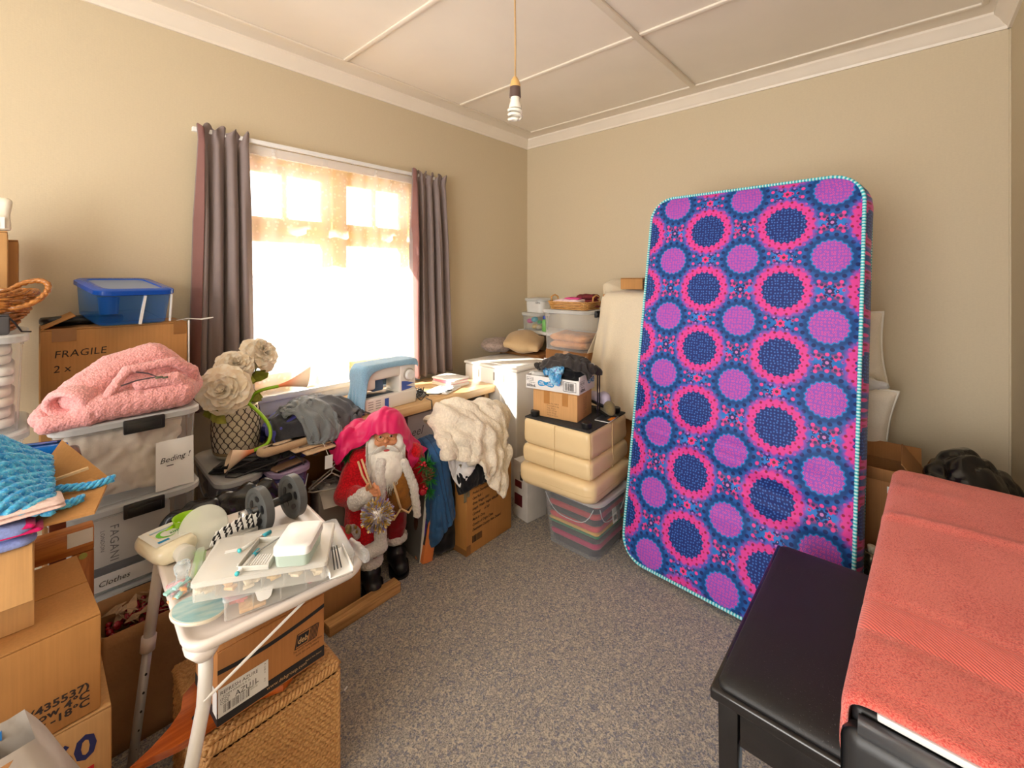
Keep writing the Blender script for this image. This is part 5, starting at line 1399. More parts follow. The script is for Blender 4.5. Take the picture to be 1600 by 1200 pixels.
def peony(parent, c, R, nrm, col, seed):
    r = random.Random(seed); nrm = Vector(nrm).normalized(); q = Vector((0, 0, 1)).rotation_difference(nrm).to_matrix().to_4x4()
    b = MB()
    for ring, (n, rad, lift, L, wd) in enumerate(((7, 0.10, -0.05, 1.05, 0.62), (7, 0.08, 0.15, 0.92, 0.54), (8, 0.06, 0.36, 0.72, 0.36), (8, 0.05, 0.58, 0.52, 0.27), (7, 0.03, 0.78, 0.38, 0.2), (6, 0.02, 0.9, 0.26, 0.14))):
        for k in range(n):
            a = 2 * PI * (k + 0.5 * (ring % 2)) / n + r.uniform(-0.3, 0.3); L0 = r.uniform(0.82, 1.12); li = r.uniform(-0.12, 0.12)
            P = []
            for i in range(6):
                row = []
                u = i / 5
                for j in range(5):
                    v = (j / 4 - 0.5) * 2
                    w_ = wd * math.sin(PI * (0.15 + 0.72 * u)) ** 0.8
                    rr_ = rad + L0 * L * u * math.cos((lift + li) * 1.3) * (1 - 0.12 * u * (ring < 3))
                    h = 0.12 * ring * 0.5 + L * u * math.sin(lift * 1.3) - 0.30 * u * u * (0.9 - lift) + 0.10 * v * v * (1 if ring > 1 else 0.4) + 0.09 * math.sin(v * 6 + k * 2 + ring) * u * u
                    p = Vector((rr_, v * w_, h * 0.85)) * R
                    p = Matrix.Rotation(a, 4, 'Z') @ p
                    row.append(Vector(c) + (q @ p))
                P.append(row)
            b.grid(P)
    return b.obj('flower', col, parent, smooth=True, fixn=False)
def petalmat(name, a_, b_):
    m, nt, p = newmat(name); v = coords(nt)[0]
    n = tnoise(nt, 38, 4, v); nt.links.new(mixc(nt, n.ss(0.35, 0.7), a_, b_).s, p.inputs['Base Color'])
    p.inputs['Roughness'].default_value = 0.7; p.inputs['Sheen Weight'].default_value = 0.2; return m
M_pet = petalmat('cream_silk_petal', (240, 222, 194), (253, 246, 232))
M_stem = mat('dark_green_stem', (58, 76, 36), 0.6, 0.1)
M_leaf = mat('olive_silk_leaf', (150, 152, 52), 0.6, 0.22, 26)
bq = [(('cream artificial peony nearest the pink jacket'), (-0.095, -0.165, 0.345), 0.102, (-0.45, -0.9, 0.25), (0, -0.02, 0.15)),
      (('cream artificial peony in the middle above the vase'), (-0.01, -0.03, 0.42), 0.085, (-0.1, -0.75, 0.6), (0.0, 0, 0.15)),
      (('cream artificial peony standing highest by the window'), (0.115, 0.02, 0.455), 0.088, (0.35, -0.7, 0.5), (0.03, 0.01, 0.15)),
      (('small cream artificial peony behind the middle one'), (0.045, 0.05, 0.425), 0.07, (0.1, -0.4, 0.8), (0.02, 0.02, 0.15))]
for i, (lb, c, R, n_, s0) in enumerate(bq):
    f = thing('peony', lb, 'flower', vs.location)
    peony(f, c, R, n_, M_pet, i + 3)
    cc = Vector(c); MB().tube([s0, Vector(s0).lerp(cc, 0.5) + Vector((0, 0, 0.02)), cc - Vector(n_).normalized() * 0.01], 0.0035, 6).obj('stem', M_stem, f)
    lf = MB(); r = random.Random(i + 40)
    for k in range(6):
        p = Vector((0.02 + r.uniform(-0.07, 0.09), -0.03 + r.uniform(-0.05, 0.05), r.uniform(0.24, 0.37))) if i != 0 else Vector(c) + Vector((r.uniform(-0.05, 0.05), r.uniform(0, 0.04), -0.10 + r.uniform(-0.03, 0.03)))
        d_ = Vector((r.uniform(-1, 1), r.uniform(-1, 0.1), r.uniform(-0.2, 0.9))).normalized() * r.uniform(0.035, 0.055); s_ = d_.cross(Vector((0.3, -1, 0.2))).normalized() * 0.024
        nn_ = d_.cross(s_).normalized() * 0.006
        lf.grid([[p - d_ , p - d_ * 0.98], [p - d_ * 0.3 + s_ * 0.9 + nn_, p - d_ * 0.3 - s_ * 0.9 + nn_], [p + d_ * 0.4 + s_ + nn_, p + d_ * 0.4 - s_ + nn_], [p + d_, p + d_ * 0.99]])
    lf.obj('leaves', M_leaf, f, smooth=True, fixn=False)
def calla(lb, pts, tip, R, seed, squash=0.75):
    f = thing('calla_lily', lb, 'flower', pts[0])
    o_ = Vector(pts[0]); P_ = [Vector(p) - o_ for p in pts]
    fine = []
    for i in range(len(P_) - 1):                       # Catmull-Rom through the stem points
        p0, p1, p2, p3 = P_[max(i - 1, 0)], P_[i], P_[i + 1], P_[min(i + 2, len(P_) - 1)]
        for k in range(6):
            u = k / 6; fine.append(0.5 * ((2 * p1) + (p2 - p0) * u + (2 * p0 - 5 * p1 + 4 * p2 - p3) * u * u + (3 * p1 - p0 - 3 * p2 + p3) * u ** 3))
    fine.append(P_[-1])
    MB().tube(fine, 0.0075, 8).obj('stem', mat('lime_stem_%d' % seed, (150, 200, 32), 0.4, 0.06), f, smooth=True)
    e = P_[-1]; d_ = (Vector(tip) - o_ - e); L = d_.length; d_.normalize(); q = Vector((0, 0, 1)).rotation_difference(d_).to_matrix()
    P = []
    for i in range(25):
        a = 2 * PI * i / 24 * 0.97; row = []
        for j in range(10):
            v = j / 9
            rr_ = 0.008 + R * v ** 1.7 * (0.75 + 0.4 * math.cos(a / 2 - PI / 2) ** 2)
            z = L * v * (0.72 + 0.42 * (0.5 - 0.5 * math.cos(a)) ) + (0.012 * v ** 6 if True else 0)
            row.append(e + q @ Vector((rr_ * math.cos(a), rr_ * math.sin(a) * squash, z)))
        P.append(row)
    m, nt, p = newmat('peach_spathe_%d' % seed); v, x, y, z = coords(nt, 'UV')
    nt.links.new(mixc(nt, y.ss(0.2, 0.85), (240, 138, 92), (250, 222, 192)).s, p.inputs['Base Color']); p.inputs['Roughness'].default_value = 0.45
    MB().grid(P).obj('spathe', m, f, smooth=True, fixn=False)
    MB().tube([e + d_ * 0.02, e + d_ * L * 0.7], [0.006, 0.003], 8).obj('spadix', mat('coral_spadix_%d' % seed, (228, 92, 60), 0.5, 0.1), f, smooth=True)
    return f
calla('peach calla lily leaning right of the vase towards the window', [(0.68, 2.28, 0.78), (0.71, 2.24, 0.905), (0.80, 2.19, 0.935)], (0.905, 2.12, 0.965), 0.046, 1)
calla('peach calla lily drooping on a bent green stem in front of the vase', [(0.66, 2.29, 0.80), (0.655, 2.22, 0.89), (0.70, 2.16, 0.845), (0.735, 2.12, 0.775), (0.722, 2.10, 0.715), (0.665, 2.10, 0.695)], (0.575, 2.105, 0.685), 0.036, 2, 0.7)

# dark clothes heaped over the tubs
M_char = weave('charcoal_jersey', (84, 86, 92), 260, 0.3, 0.1, 0.75, 4)
M_dark = weave('dark_grey_cotton', (58, 58, 64), 260, 0.3, 0.12, 0.8, 4)
M_grey = weave('grey_sheen_cloth', (116, 122, 126), 300, 0.2, 0.08, 0.5, 4)
M_ink2 = weave('violet_blue_cloth', (84, 84, 170), 260, 0.3, 0.12, 0.7)
core = [('ell', (0.97, 2.24, 0.64), (0.225, 0.19, 0.15)), ('ell', (1.10, 2.20, 0.64), (0.14, 0.15, 0.09)), ('box', (0.93, 2.2, 0.305), (0.12, 0.28, 0.302), 0), ('box', (1.15, 2.3, 0.33), (0.2, 0.2, 0.335), 0)]
o = blob('clothes_bundle', [('e', (0.97, 2.24, 0.70), (0.19, 0.16, 0.08)), ('e', (1.08, 2.2, 0.695), (0.13, 0.13, 0.045)), ('e', (0.87, 2.17, 0.66), (0.1, 0.13, 0.03))], M_dark, None, 0.012, 3, 0.02, 9, 2)
tag(o, 'dark bundled clothes at the heart of the heap beside the vase', 'clothing')
for nm, lb, m_, c, sz, rz, sd, ex in (('blue_shirt', 'violet blue shirt showing at the back and foot of the dark heap', M_ink2, (0.96, 2.26, 0.90), (0.52, 0.46), 0.3, 1, 0.0),
                                   ('dark_trousers', 'dark grey cotton trousers spread under the charcoal top', M_dark, (0.97, 2.15, 0.93), (0.48, 0.42), -0.2, 2, 0.014),
                                   ('charcoal_top', 'charcoal jersey top crumpled over the dark heap', M_char, (1.05, 2.22, 0.96), (0.46, 0.40), 0.55, 3, 0.028),
                                   ('grey_shirt', 'smooth mid grey shirt lying highest on the dark heap', M_grey, (0.93, 2.13, 0.98), (0.26, 0.34), 0.25, 4, 0.05)):
    P = flat_grid(c[0], c[1], c[2], sz[0], sz[1], 56, 50, rz, 0.80, 0.10, sd, 3.2)
    P = cloth(P, (sz[0] / 55, sz[1] / 49), core + [('box', (0.664, 2.33, 0.74), (0.1, 0.1, 0.13), 0), ('z', 0.63)], steps=75, it=6, th=0.009 + ex, fr=0.75, g=0.0013, bend=0.06)
    P = wrinkle(P, 0.024 - 0.003 * sd, 3.0, sd + 2, (0.8, 2.4), 0.3)
    tag(sheet(nm, P, m_, None, 0.003, 1), lb, 'clothing')
# hangers with folded trousers on the tub lids
M_tan = weave('beige_trouser', (198, 168, 134), 300, 0.25, 0.07)
M_blk_c = weave('black_trouser', (26, 25, 28), 300, 0.25, 0.15)
tr = thing('black_trousers', 'folded black trousers on the tub lid in front of the vase', 'trousers', (0.63, 2.12, 0.6235), -0.7)
for k in range(4):
    o = folded('fold', None, (0.012 * k, 0.004 * k, 0.009 * k), 0.24 - 0.02 * k, 0.085, 0.011, M_blk_c, 0.03 * k, amp=0.003, seed=k, cat=None, bulge=0.003); o.parent = tr
hg = thing('clothes_hanger', 'black wire clothes hanger lying on the tub lids', 'hanger', (0.74, 2.03, 0.668), -0.1)
MB().tube([(-0.20, -0.03, -0.02), (-0.19, 0.0, -0.012), (0.02, 0.045, 0.01), (0.19, 0.06, 0.015), (0.2, 0.03, 0.01), (0.05, -0.02, -0.006), (-0.17, -0.05, -0.024), (-0.2, -0.03, -0.02)], 0.0035, 6).obj('frame', M_blk, hg, smooth=True)
MB().tube([(0.06, -0.018, -0.006), (0.085, -0.045, -0.03), (0.09, -0.055, -0.06), (0.075, -0.055, -0.08), (0.06, -0.05, -0.075)], 0.0025, 6).obj('hook', M_blk, hg, smooth=True)
tt_ = thing('beige_trousers', 'beige trousers folded over the hanger with a white shop tag', 'trousers', (0.80, 2.06, 0.662), 0.03)
for k, (w_, d_, z_, dx) in enumerate(((0.13, 0.12, 0.0, 0.09), (0.17, 0.10, 0.010, 0.08), (0.29, 0.055, 0.020, 0.0))):
    o = folded('fold', None, (dx, -0.05 + 0.027 * k, z_), w_, d_, 0.009 + 0.024 * (k == 2), M_tan, 0.03 * k, amp=0.005, seed=k + 5, cat=None, bulge=0.004); o.parent = tt_
o = patch('shop_tag', tt_, (0.10, -0.12, -0.08), (1, -0.2, 0), (0, -0.1, 1), 0.033, 0.062, M_paper, 0.001); barcode(tt_, (0.106, -0.1235, -0.04), (1, -0.2, 0), (0, -0.1, 1), 0.02, 0.014, M_ink, 3)
MB().tube([(0.115, -0.122, -0.02), (0.112, -0.09, 0.02), (0.11, -0.02, 0.045)], 0.001, 5).obj('tag_string', M_paper, tt_)
pu = thing('black_purse', 'black and brown flat purse lying on the lilac tub lid', 'purse', (0.77, 2.0, 0.6215), 0.2)
MB().loft([rr(0.13, 0.05, 0.012, 0.0), rr(0.14, 0.06, 0.015, 0.006), rr(0.13, 0.05, 0.012, 0.014)]).obj('body', mat('brown_black_leather', (120, 92, 70), 0.4, 0.2, 12), pu, ang=0.5)
MB().box(-0.066, 0.066, -0.031, -0.026, 0.002, 0.01, 0.002).obj('zip', M_blk, pu)

# desk
M_beech = wood('pale_beech', (232, 196, 146), (214, 172, 120), 3, 'x', 0.4, 0.2)
dk = thing('desk', 'pale beech topped desk under the window', 'desk', (1.64, 2.335, 0))
MB().box(-0.50, 0.485, -0.275, 0.225, 0.672, 0.72, 0.004).obj('top', M_beech, dk)
for x in (-0.46, 0.46):
    for y in (-0.2, 0.2): MB().box(x - 0.02, x + 0.02, y - 0.02, y + 0.02, 0, 0.671, 0.003).obj('leg', M_beech, dk)
MB().box(-0.44, 0.44, 0.19, 0.205, 0.5, 0.671, 0.002).obj('back_rail', M_beech, dk)
# printed carton under the desk
M_mauve = mat('mauve_card', (150, 138, 150), 0.5, 0.05)
pb2 = carton('printed_box', 'mauve and white printed box with a bottle picture under the desk', (1.64, 2.27, 0.0), 0.33, 0.28, 0.645, M_mauve, tape=False, cat='box')
patch('white_panel', pb2, (-0.165, -0.14, 0.0), (1, 0, 0), (0, 0, 1), 0.33, 0.64, mat('pale_lilac_card', (222, 212, 220), 0.5, 0.03))
MB().lathe([(0.034, 0), (0.034, 0.0012)], 28, M=frame((-0.165, 0.04, 0.56), (0, -1, 0), (0, 0, 1), 0.0002)).obj('round_print', mat('lilac_print', (186, 176, 200), 0.5, 0), pb2)
MB().lathe([(0.009, 0), (0.011, 0.004), (0.011, 0.03), (0.005, 0.038), (0.005, 0.048)], 12, M=frame((-0.1665, 0.04, 0.535), (0, -1, 0), (0, 1, 0), 0) @ rotm(-PI / 2, 0, 0) @ Matrix.Diagonal((1, 0.15, 1, 1)) if False else Matrix.Translation((-0.1668, 0.04, 0.535)) @ Matrix.Diagonal((0.12, 1, 1, 1))).obj('bottle_print', mat('dark_bottle_print', (44, 40, 66), 0.5, 0), pb2)
lettering(pb2, 'eel', 0.07, (-0.145, -0.141, 0.52), (1, 0, 0), (0, 0, 1), mat('grey_script', (110, 100, 116), 0.5, 0), 0.3)
lettering(pb2, 'cond', 0.05, (-0.15, -0.141, 0.40), (1, 0, 0), (0, 0, 1), mat('grey_script2', (130, 112, 120), 0.5, 0), 0.3)
MB().lathe([(0.016, 0), (0.016, 0.001)], 16, M=frame((-0.05, -0.141, 0.46), (1, 0, 0), (0, 0, 1), 0)).obj('copper_print', mat('copper_print', (190, 140, 110), 0.5, 0.2), pb2)

# sewing machine
sm = thing('sewing_machine', 'white sewing machine with blue swoosh and dial on the desk', 'sewing machine', (1.195, 2.11, 0.7205), 0.03)
M_sm = mat('white_machine_casing', (238, 234, 226), 0.3, 0.01, coat=0.2)
MB().box(0.0, 0.335, 0.0, 0.16, 0.0, 0.078, 0.008, 3).box(0.225, 0.335, 0.008, 0.152, 0.07, 0.235, 0.012, 3).box(0.005, 0.33, 0.012, 0.148, 0.165, 0.235, 0.014, 3).box(0.005, 0.075, 0.014, 0.146, 0.118, 0.18, 0.012, 3).obj('casing', M_sm, sm)
MB().lathe([(0.036, 0), (0.036, 0.006), (0.034, 0.008)], 32, M=Matrix.Translation((0.282, 0.008, 0.168)) @ rotm(PI / 2, 0, 0)).obj('dial_ring', mat('grey_ring', (176, 170, 162), 0.4, 0.02), sm, ang=0.5)
MB().lathe([(0.030, 0.006), (0.028, 0.022), (0.024, 0.025)], 32, M=Matrix.Translation((0.284, 0.008, 0.167)) @ rotm(PI / 2, 0, 0)).obj('dial', M_white, sm, ang=0.5)
M_swo = mat('blue_swoosh', (64, 96, 180), 0.35, 0.05)
b = MB(); yv = 0.0066
for z0, z1, c0 in ((0.105, 0.123, 0.02), (0.082, 0.099, 0.02)):
    top = [(0.235 + 0.09 * k / 8, yv, z1 + 0.012 * math.cos(k / 8 * 2.6) ) for k in range(9)]; bot = [(0.235 + 0.09 * k / 8, yv, z0 + 0.010 * (k / 8) ** 2) for k in range(9)]
    for k in range(8): b.bm.faces.new([b.bm.verts.new(p) for p in (bot[k], bot[k + 1], top[k + 1], top[k])])
b.obj('swoosh', M_swo, sm, ang=0, fixn=False)
b = MB()
for rI in range(4):
    for cI in range(2):
        b.box(0.02 + cI * 0.045, 0.05 + cI * 0.045, -0.0006, 0.0006, 0.018 + rI * 0.013, 0.023 + rI * 0.013)
b.obj('printed_notes', mat('faint_grey_print', (170, 164, 160), 0.5, 0), sm)
patch('blue_badge', sm, (0.12, 0.0, 0.012), (1, 0, 0), (0, 0, 1), 0.026, 0.05, M_swo)
MB().box(0.02, 0.20, 0.03, 0.13, 0.0785, 0.08, 0.0005).obj('bed_plate', mat('slate_plate', (84, 96, 112), 0.3, 0.05), sm)
MB().box(0.07, 0.14, 0.04, 0.12, 0.10, 0.168, 0.008).obj('inner_cover', mat('blue_grey_cover', (70, 104, 142), 0.35, 0.05), sm)
MB().tube([(0.04, 0.07, 0.118), (0.04, 0.07, 0.088)], 0.003, 6).tube([(0.03, 0.062, 0.086), (0.055, 0.062, 0.086)], 0.003, 6).obj('needle', mat('bright_steel', (180, 182, 186), 0.2, 0.02, metal=0.9), sm)
def terry(name, col, dark=0.8): return fleece(name, col, 260, 0.7, dark, 0.95, 0.004)
cols = [('box', (1.365, 2.195, 0.8655 + 0.06), (0.17, 0.072, 0.038), 0.03), ('box', (1.36, 2.19, 0.76), (0.17, 0.082, 0.042), 0.03), ('z', 0.725)]
P = flat_grid(1.315, 2.212, 0.985, 0.50, 0.27, 54, 36, 0.03, 0.98, 0.01, 3)
P = cloth(P, (0.5 / 53, 0.27 / 35), cols, steps=80, it=6, th=0.006, fr=0.8, g=0.0011)
tag(sheet('blue_towel', P, terry('light_blue_terry', (146, 190, 222)), None, 0.005, 1), 'light blue terry towel draped over the sewing machine', 'towel')
# books, papers, cables on the desk
r = random.Random(6)
for k, (lb, c, w_, h_) in enumerate((('pale thick paperback at the bottom of the small pile on the desk', (232, 222, 206), 0.15, 0.022), ('white paperback with pink cover in the small pile on the desk', (226, 150, 170), 0.14, 0.018), ('thin white booklet topmost of the small pile on the desk', (238, 236, 232), 0.145, 0.010))):
    z = 0.7215 + (0, 0.0225, 0.041)[k]
    bk_ = thing('book', lb, 'book', (1.93, 2.29, z), (0.05, -0.08, 0.12)[k])
    MB().box(-w_ / 2, w_ / 2, -0.1, 0.1, 0.0025, h_ - 0.0025).obj('pages', M_paper, bk_)
    MB().box(-w_ / 2 - 0.002, w_ / 2 + 0.002, -0.102, 0.102, 0, 0.0025, 0.001).box(-w_ / 2 - 0.002, w_ / 2 + 0.002, -0.102, 0.102, h_ - 0.0025, h_, 0.001).box(-w_ / 2 - 0.002, -w_ / 2 + 0.0005, -0.102, 0.102, 0, h_, 0.0005).obj('cover', mat('cover_%d' % k, c, 0.5, 0.05), bk_)
folded('papers', 'loose cream papers lying on the desk by the books', (1.81, 2.2, 0.7212), 0.2, 0.15, 0.008, M_paper, 0.4, amp=0.002, cat='paper', bulge=0.001)
ph = thing('cable_adapter', 'grey power adapter in a tangle of black cables on the desk', 'cable', (1.585, 2.20, 0.7212))
MB().box(-0.05, 0.05, -0.035, 0.035, 0, 0.03, 0.005).obj('adapter', mat('grey_blue_plastic', (150, 160, 168), 0.4, 0.04), ph, ang=0.5)
b = MB(); r = random.Random(12)
for k in range(5):
    p = Vector((r.uniform(-0.05, 0.04), r.uniform(-0.05, 0.05), 0.035)); pts = [p.copy()]
    for q in range(16):
        p = p + Vector((r.uniform(-0.032, 0.032), r.uniform(-0.03, 0.03), 0)); p.x = min(max(p.x, -0.055), 0.07); p.y = min(max(p.y, -0.115), 0.06); p.z = 0.006 + r.uniform(0, 0.05); pts.append(p.copy())
    sm_ = []
    for i in range(len(pts) - 1):
        p0, p1, p2, p3 = pts[max(i - 1, 0)], pts[i], pts[i + 1], pts[min(i + 2, len(pts) - 1)]
        for s_ in range(4):
            u = s_ / 4; sm_.append(0.5 * ((2 * p1) + (p2 - p0) * u + (2 * p0 - 5 * p1 + 4 * p2 - p3) * u * u + (3 * p1 - p0 - 3 * p2 + p3) * u ** 3))
    b.tube(sm_, 0.0028, 6)
b.tube([(0.0, -0.1, 0.01), (0.005, -0.142, 0.004), (0.006, -0.146, -0.06), (0.014, -0.146, -0.13), (0.03, -0.148, -0.15)], 0.003, 6)
b.tube([(0.06, -0.03, 0.01), (0.12, -0.07, 0.006), (0.2, -0.06, 0.006)], 0.0035, 6)
b.obj('cables', M_blk, ph, smooth=True)
MB().box(0.19, 0.225, -0.068, -0.05, 0.002, 0.014, 0.003).obj('plug', M_blk, ph)

# ================================================================== CHRISTMAS FIGURE
M_red = fleece('red_plush', (222, 20, 36), 130, 0.5, 0.62, 0.9, 0.004)
M_dred = weave('dark_red_velvet', (150, 18, 32), 200, 0.3, 0.15, 0.8, 14, 0.5)
M_fur = fleece('white_fur_trim', (244, 240, 236), 120, 1.0, 0.88, 0.95, 0.006)
M_skin = mat('peach_skin', (232, 160, 116), 0.5, 0.06, 30)
M_boot = mat('black_boot', (26, 25, 27), 0.35, 0.1, 30, 0.2, 40)
fg = thing('christmas_figure', 'standing white bearded christmas figure in red plush coat and black boots', 'christmas figure', (1.185, 1.895, 0.0), -0.553); fg.scale = (1.03, 1.03, 1.03)
def bl(nm, sh, m_, vx=0.008, sm_=4, **k): return blob(nm, sh, m_, fg, vx, sm_, **k)
bl('trousers', [('c', (0.055, 0.045, 0.36), (0.045, 0.05, 0.15), 0.06, 0.05), ('c', (-0.06, -0.03, 0.36), (-0.07, -0.06, 0.10), 0.06, 0.042), ('e', (0, 0.0, 0.36), (0.11, 0.09, 0.08))], M_dred, amp=0.006, scale=26)
bl('coat', [('e', (-0.02, 0.02, 0.45), (0.14, 0.105, 0.19)), ('c', (-0.10, -0.01, 0.40), (-0.095, -0.02, 0.22), 0.085, 0.095), ('e', (0.0, 0.02, 0.55), (0.13, 0.085, 0.09)),
            ('c', (-0.12, 0.01, 0.55), (-0.178, -0.03, 0.41), 0.055, 0.052), ('c', (-0.178, -0.03, 0.41), (-0.105, -0.13, 0.435), 0.05, 0.038),
            ('c', (0.13, 0.02, 0.55), (0.165, 0.05, 0.38), 0.05, 0.045)], M_red, amp=0.006, scale=18)
bl('vest', [('e', (0.055, -0.045, 0.43), (0.062, 0.06, 0.13)), ('e', (0.07, -0.04, 0.36), (0.055, 0.058, 0.06))], weave('tan_suede', (158, 104, 42), 160, 0.3, 0.12, 0.85), 0.007, 3, amp=0.006, scale=30)
M_piping = mat('cream_piping', (228, 196, 150), 0.7, 0.05)
MB().tube([(0.018, -0.098, 0.55), (0.035, -0.107, 0.46), (0.058, -0.106, 0.37), (0.066, -0.102, 0.345)], 0.0055, 6).tube([(-0.01, -0.085, 0.305), (0.035, -0.1, 0.298), (0.066, -0.102, 0.345), (0.10, -0.092, 0.315), (0.12, -0.07, 0.33)], 0.0055, 6).obj('vest_piping', M_piping, fg, smooth=True)
bl('coat_trim', [('c', (-0.02, -0.10, 0.56), (-0.03, -0.118, 0.42), 0.026, 0.03), ('c', (-0.03, -0.118, 0.42), (-0.022, -0.125, 0.20), 0.03, 0.03), ('c', (-0.022, -0.125, 0.20), (-0.12, -0.12, 0.165), 0.032, 0.034), ('c', (-0.12, -0.12, 0.165), (-0.175, -0.05, 0.175), 0.034, 0.03)], M_fur, 0.007, 3, amp2=0.005, scale2=110)
bl('coat_trim', [('c', (0.08, -0.09, 0.55), (0.125, -0.085, 0.43), 0.02, 0.022), ('c', (0.125, -0.085, 0.43), (0.142, -0.07, 0.29), 0.022, 0.02)], M_fur, 0.007, 3, amp2=0.005, scale2=110)
bl('cuff', [('c', (-0.125, -0.12, 0.415), (-0.085, -0.148, 0.445), 0.042, 0.04)], M_fur, 0.007, 2, amp2=0.004, scale2=110)
for nm, x, y, z in (('boot_cuff', 0.045, 0.05, 0.135), ('boot_cuff', -0.07, -0.06, 0.105)):
    bl(nm, [('e', (x, y, z), (0.06, 0.056, 0.036))], M_fur, 0.007, 2, amp2=0.005, scale2=110)
for x, y in ((0.05, 0.045), (-0.068, -0.065)):
    bl('boot', [('e', (x, y - 0.005, 0.055), (0.048, 0.052, 0.055)), ('c', (x + 0.002, y - 0.02, 0.042), (x + 0.018, y - 0.085, 0.036), 0.042, 0.036)], M_boot, 0.007, 5)
    MB().loft([[p + Vector((x + 0.01, y - 0.04, 0)) for p in rr(0.094, 0.165, 0.045, z_)] for z_ in (0.0, 0.011)]).obj('sole', M_boot, fg)
# head, face, beard
hz = 0.655
bl('head', [('e', (0, 0.0, hz), (0.066, 0.07, 0.085)), ('c', (0, 0, hz), (0, 0.0, 0.57), 0.045, 0.05), ('e', (0.0, -0.066, hz - 0.004), (0.013, 0.022, 0.013)), ('e', (-0.032, -0.052, hz - 0.014), (0.02, 0.02, 0.018)), ('e', (0.032, -0.052, hz - 0.014), (0.02, 0.02, 0.018)), ('e', (0, -0.058, hz + 0.034), (0.045, 0.012, 0.012)),
             ('e', (-0.068, 0.005, hz), (0.008, 0.014, 0.02)), ('e', (0.068, 0.005, hz), (0.008, 0.014, 0.02))], M_skin, 0.005, 2)
M_eye = mat('eye_white', (236, 232, 224), 0.15, 0); M_iris = mat('brown_iris', (62, 48, 40), 0.1, 0)
for s_ in (-1, 1):
    MB().ell((s_ * 0.024, -0.064, hz + 0.014), (0.0095, 0.006, 0.0065), 2).obj('eye', M_eye, fg, smooth=True)
    MB().ell((s_ * 0.024, -0.0692, hz + 0.014), (0.0046, 0.002, 0.0046), 2).obj('iris', M_iris, fg, smooth=True)
MB().tube([(0.024 + 0.0165 * math.cos(a), -0.078, hz + 0.011 + 0.0125 * math.sin(a)) for a in [2 * PI * k / 20 for k in range(21)]], 0.0013, 5).tube([(-0.024 + 0.0165 * math.cos(a), -0.078, hz + 0.011 + 0.0125 * math.sin(a)) for a in [2 * PI * k / 20 for k in range(21)]], 0.0013, 5).tube([(-0.008, -0.079, hz + 0.012), (0.008, -0.079, hz + 0.012)], 0.0013, 5).obj('spectacles', mat('gold_wire', (196, 156, 84), 0.25, 0.05, metal=0.8), fg, smooth=True)
MB().ell((0.003, -0.078, hz - 0.047), (0.015, 0.006, 0.0055), 2).obj('mouth', mat('rosy_lip', (196, 70, 78), 0.4, 0.05), fg, smooth=True)
M_hair = mat('white_beard_hair', (246, 243, 236), 0.7, 0.05, 40, sheen=0.3)
def strands(nm, gen, n, seed, r0=0.003):
    r = random.Random(seed); b = MB()
    for k in range(n):
        pts = gen(r); m_ = len(pts)
        b.tube(pts, [r0 * (1 - 0.85 * (i / (m_ - 1)) ** 1.5) for i in range(m_)], 3)
    return b.obj(nm, M_hair, fg, smooth=True)
bl('beard_mass', [('e', (0, -0.052, hz - 0.09), (0.075, 0.045, 0.06)), ('e', (0.008, -0.082, 0.515), (0.07, 0.04, 0.07)), ('e', (-0.062, -0.02, hz - 0.035), (0.03, 0.045, 0.055)), ('e', (0.062, -0.02, hz - 0.035), (0.03, 0.045, 0.055))], M_hair, 0.007, 2, amp=0.006, scale=30)
def bg(r):
    a = r.uniform(-1, 1); f = r.uniform(0, 1)
    x = a * 0.082; z = hz - 0.06 - 0.10 * f * (1 - 0.3 * abs(a)) + 0.03 * abs(a) ** 2; y = -0.095 + 0.06 * a * a - 0.012 * f
    L = r.uniform(0.05, 0.11)
    return [(x, y + 0.02, z), (x * 1.04, y - 0.008, z - L * 0.3), (x * 1.02 + r.uniform(-0.01, 0.01), y - 0.012, z - L * 0.65), (x * 0.92 + r.uniform(-0.015, 0.015), y - 0.006, z - L)]
strands('beard', bg, 620, 3)
def mg(r):
    s_ = r.choice((-1, 1)); u = r.uniform(0, 1)
    x = s_ * (0.004 + 0.008 * u); z = hz - 0.030 + r.uniform(-0.006, 0.006)
    return [(x, -0.082, z), (x + s_ * 0.02, -0.088, z - 0.006 + 0.006 * u), (x + s_ * 0.042, -0.078, z - 0.02), (x + s_ * 0.052, -0.066, z - 0.036)]
strands('moustache', mg, 110, 4, 0.0035)
def eg(r):
    s_ = r.choice((-1, 1)); x = s_ * r.uniform(0.012, 0.04)
    return [(x, -0.066 + 0.3 * x * x * 20, hz + 0.030), (x + s_ * 0.008, -0.074 + 0.2 * x * x * 20, hz + 0.034), (x + s_ * 0.016, -0.066, hz + 0.026)]
strands('eyebrows', eg, 60, 5, 0.0025)
def hgn(r):
    s_ = r.choice((-1, 1)); y = r.uniform(-0.045, 0.03); z = hz + r.uniform(-0.02, 0.05)
    return [(s_ * 0.062, y, z), (s_ * 0.083, y - 0.006, z - 0.04), (s_ * 0.088, y - 0.012, z - 0.085), (s_ * 0.08 , y - 0.02, z - 0.12)]
strands('side_hair', hgn, 160, 6)
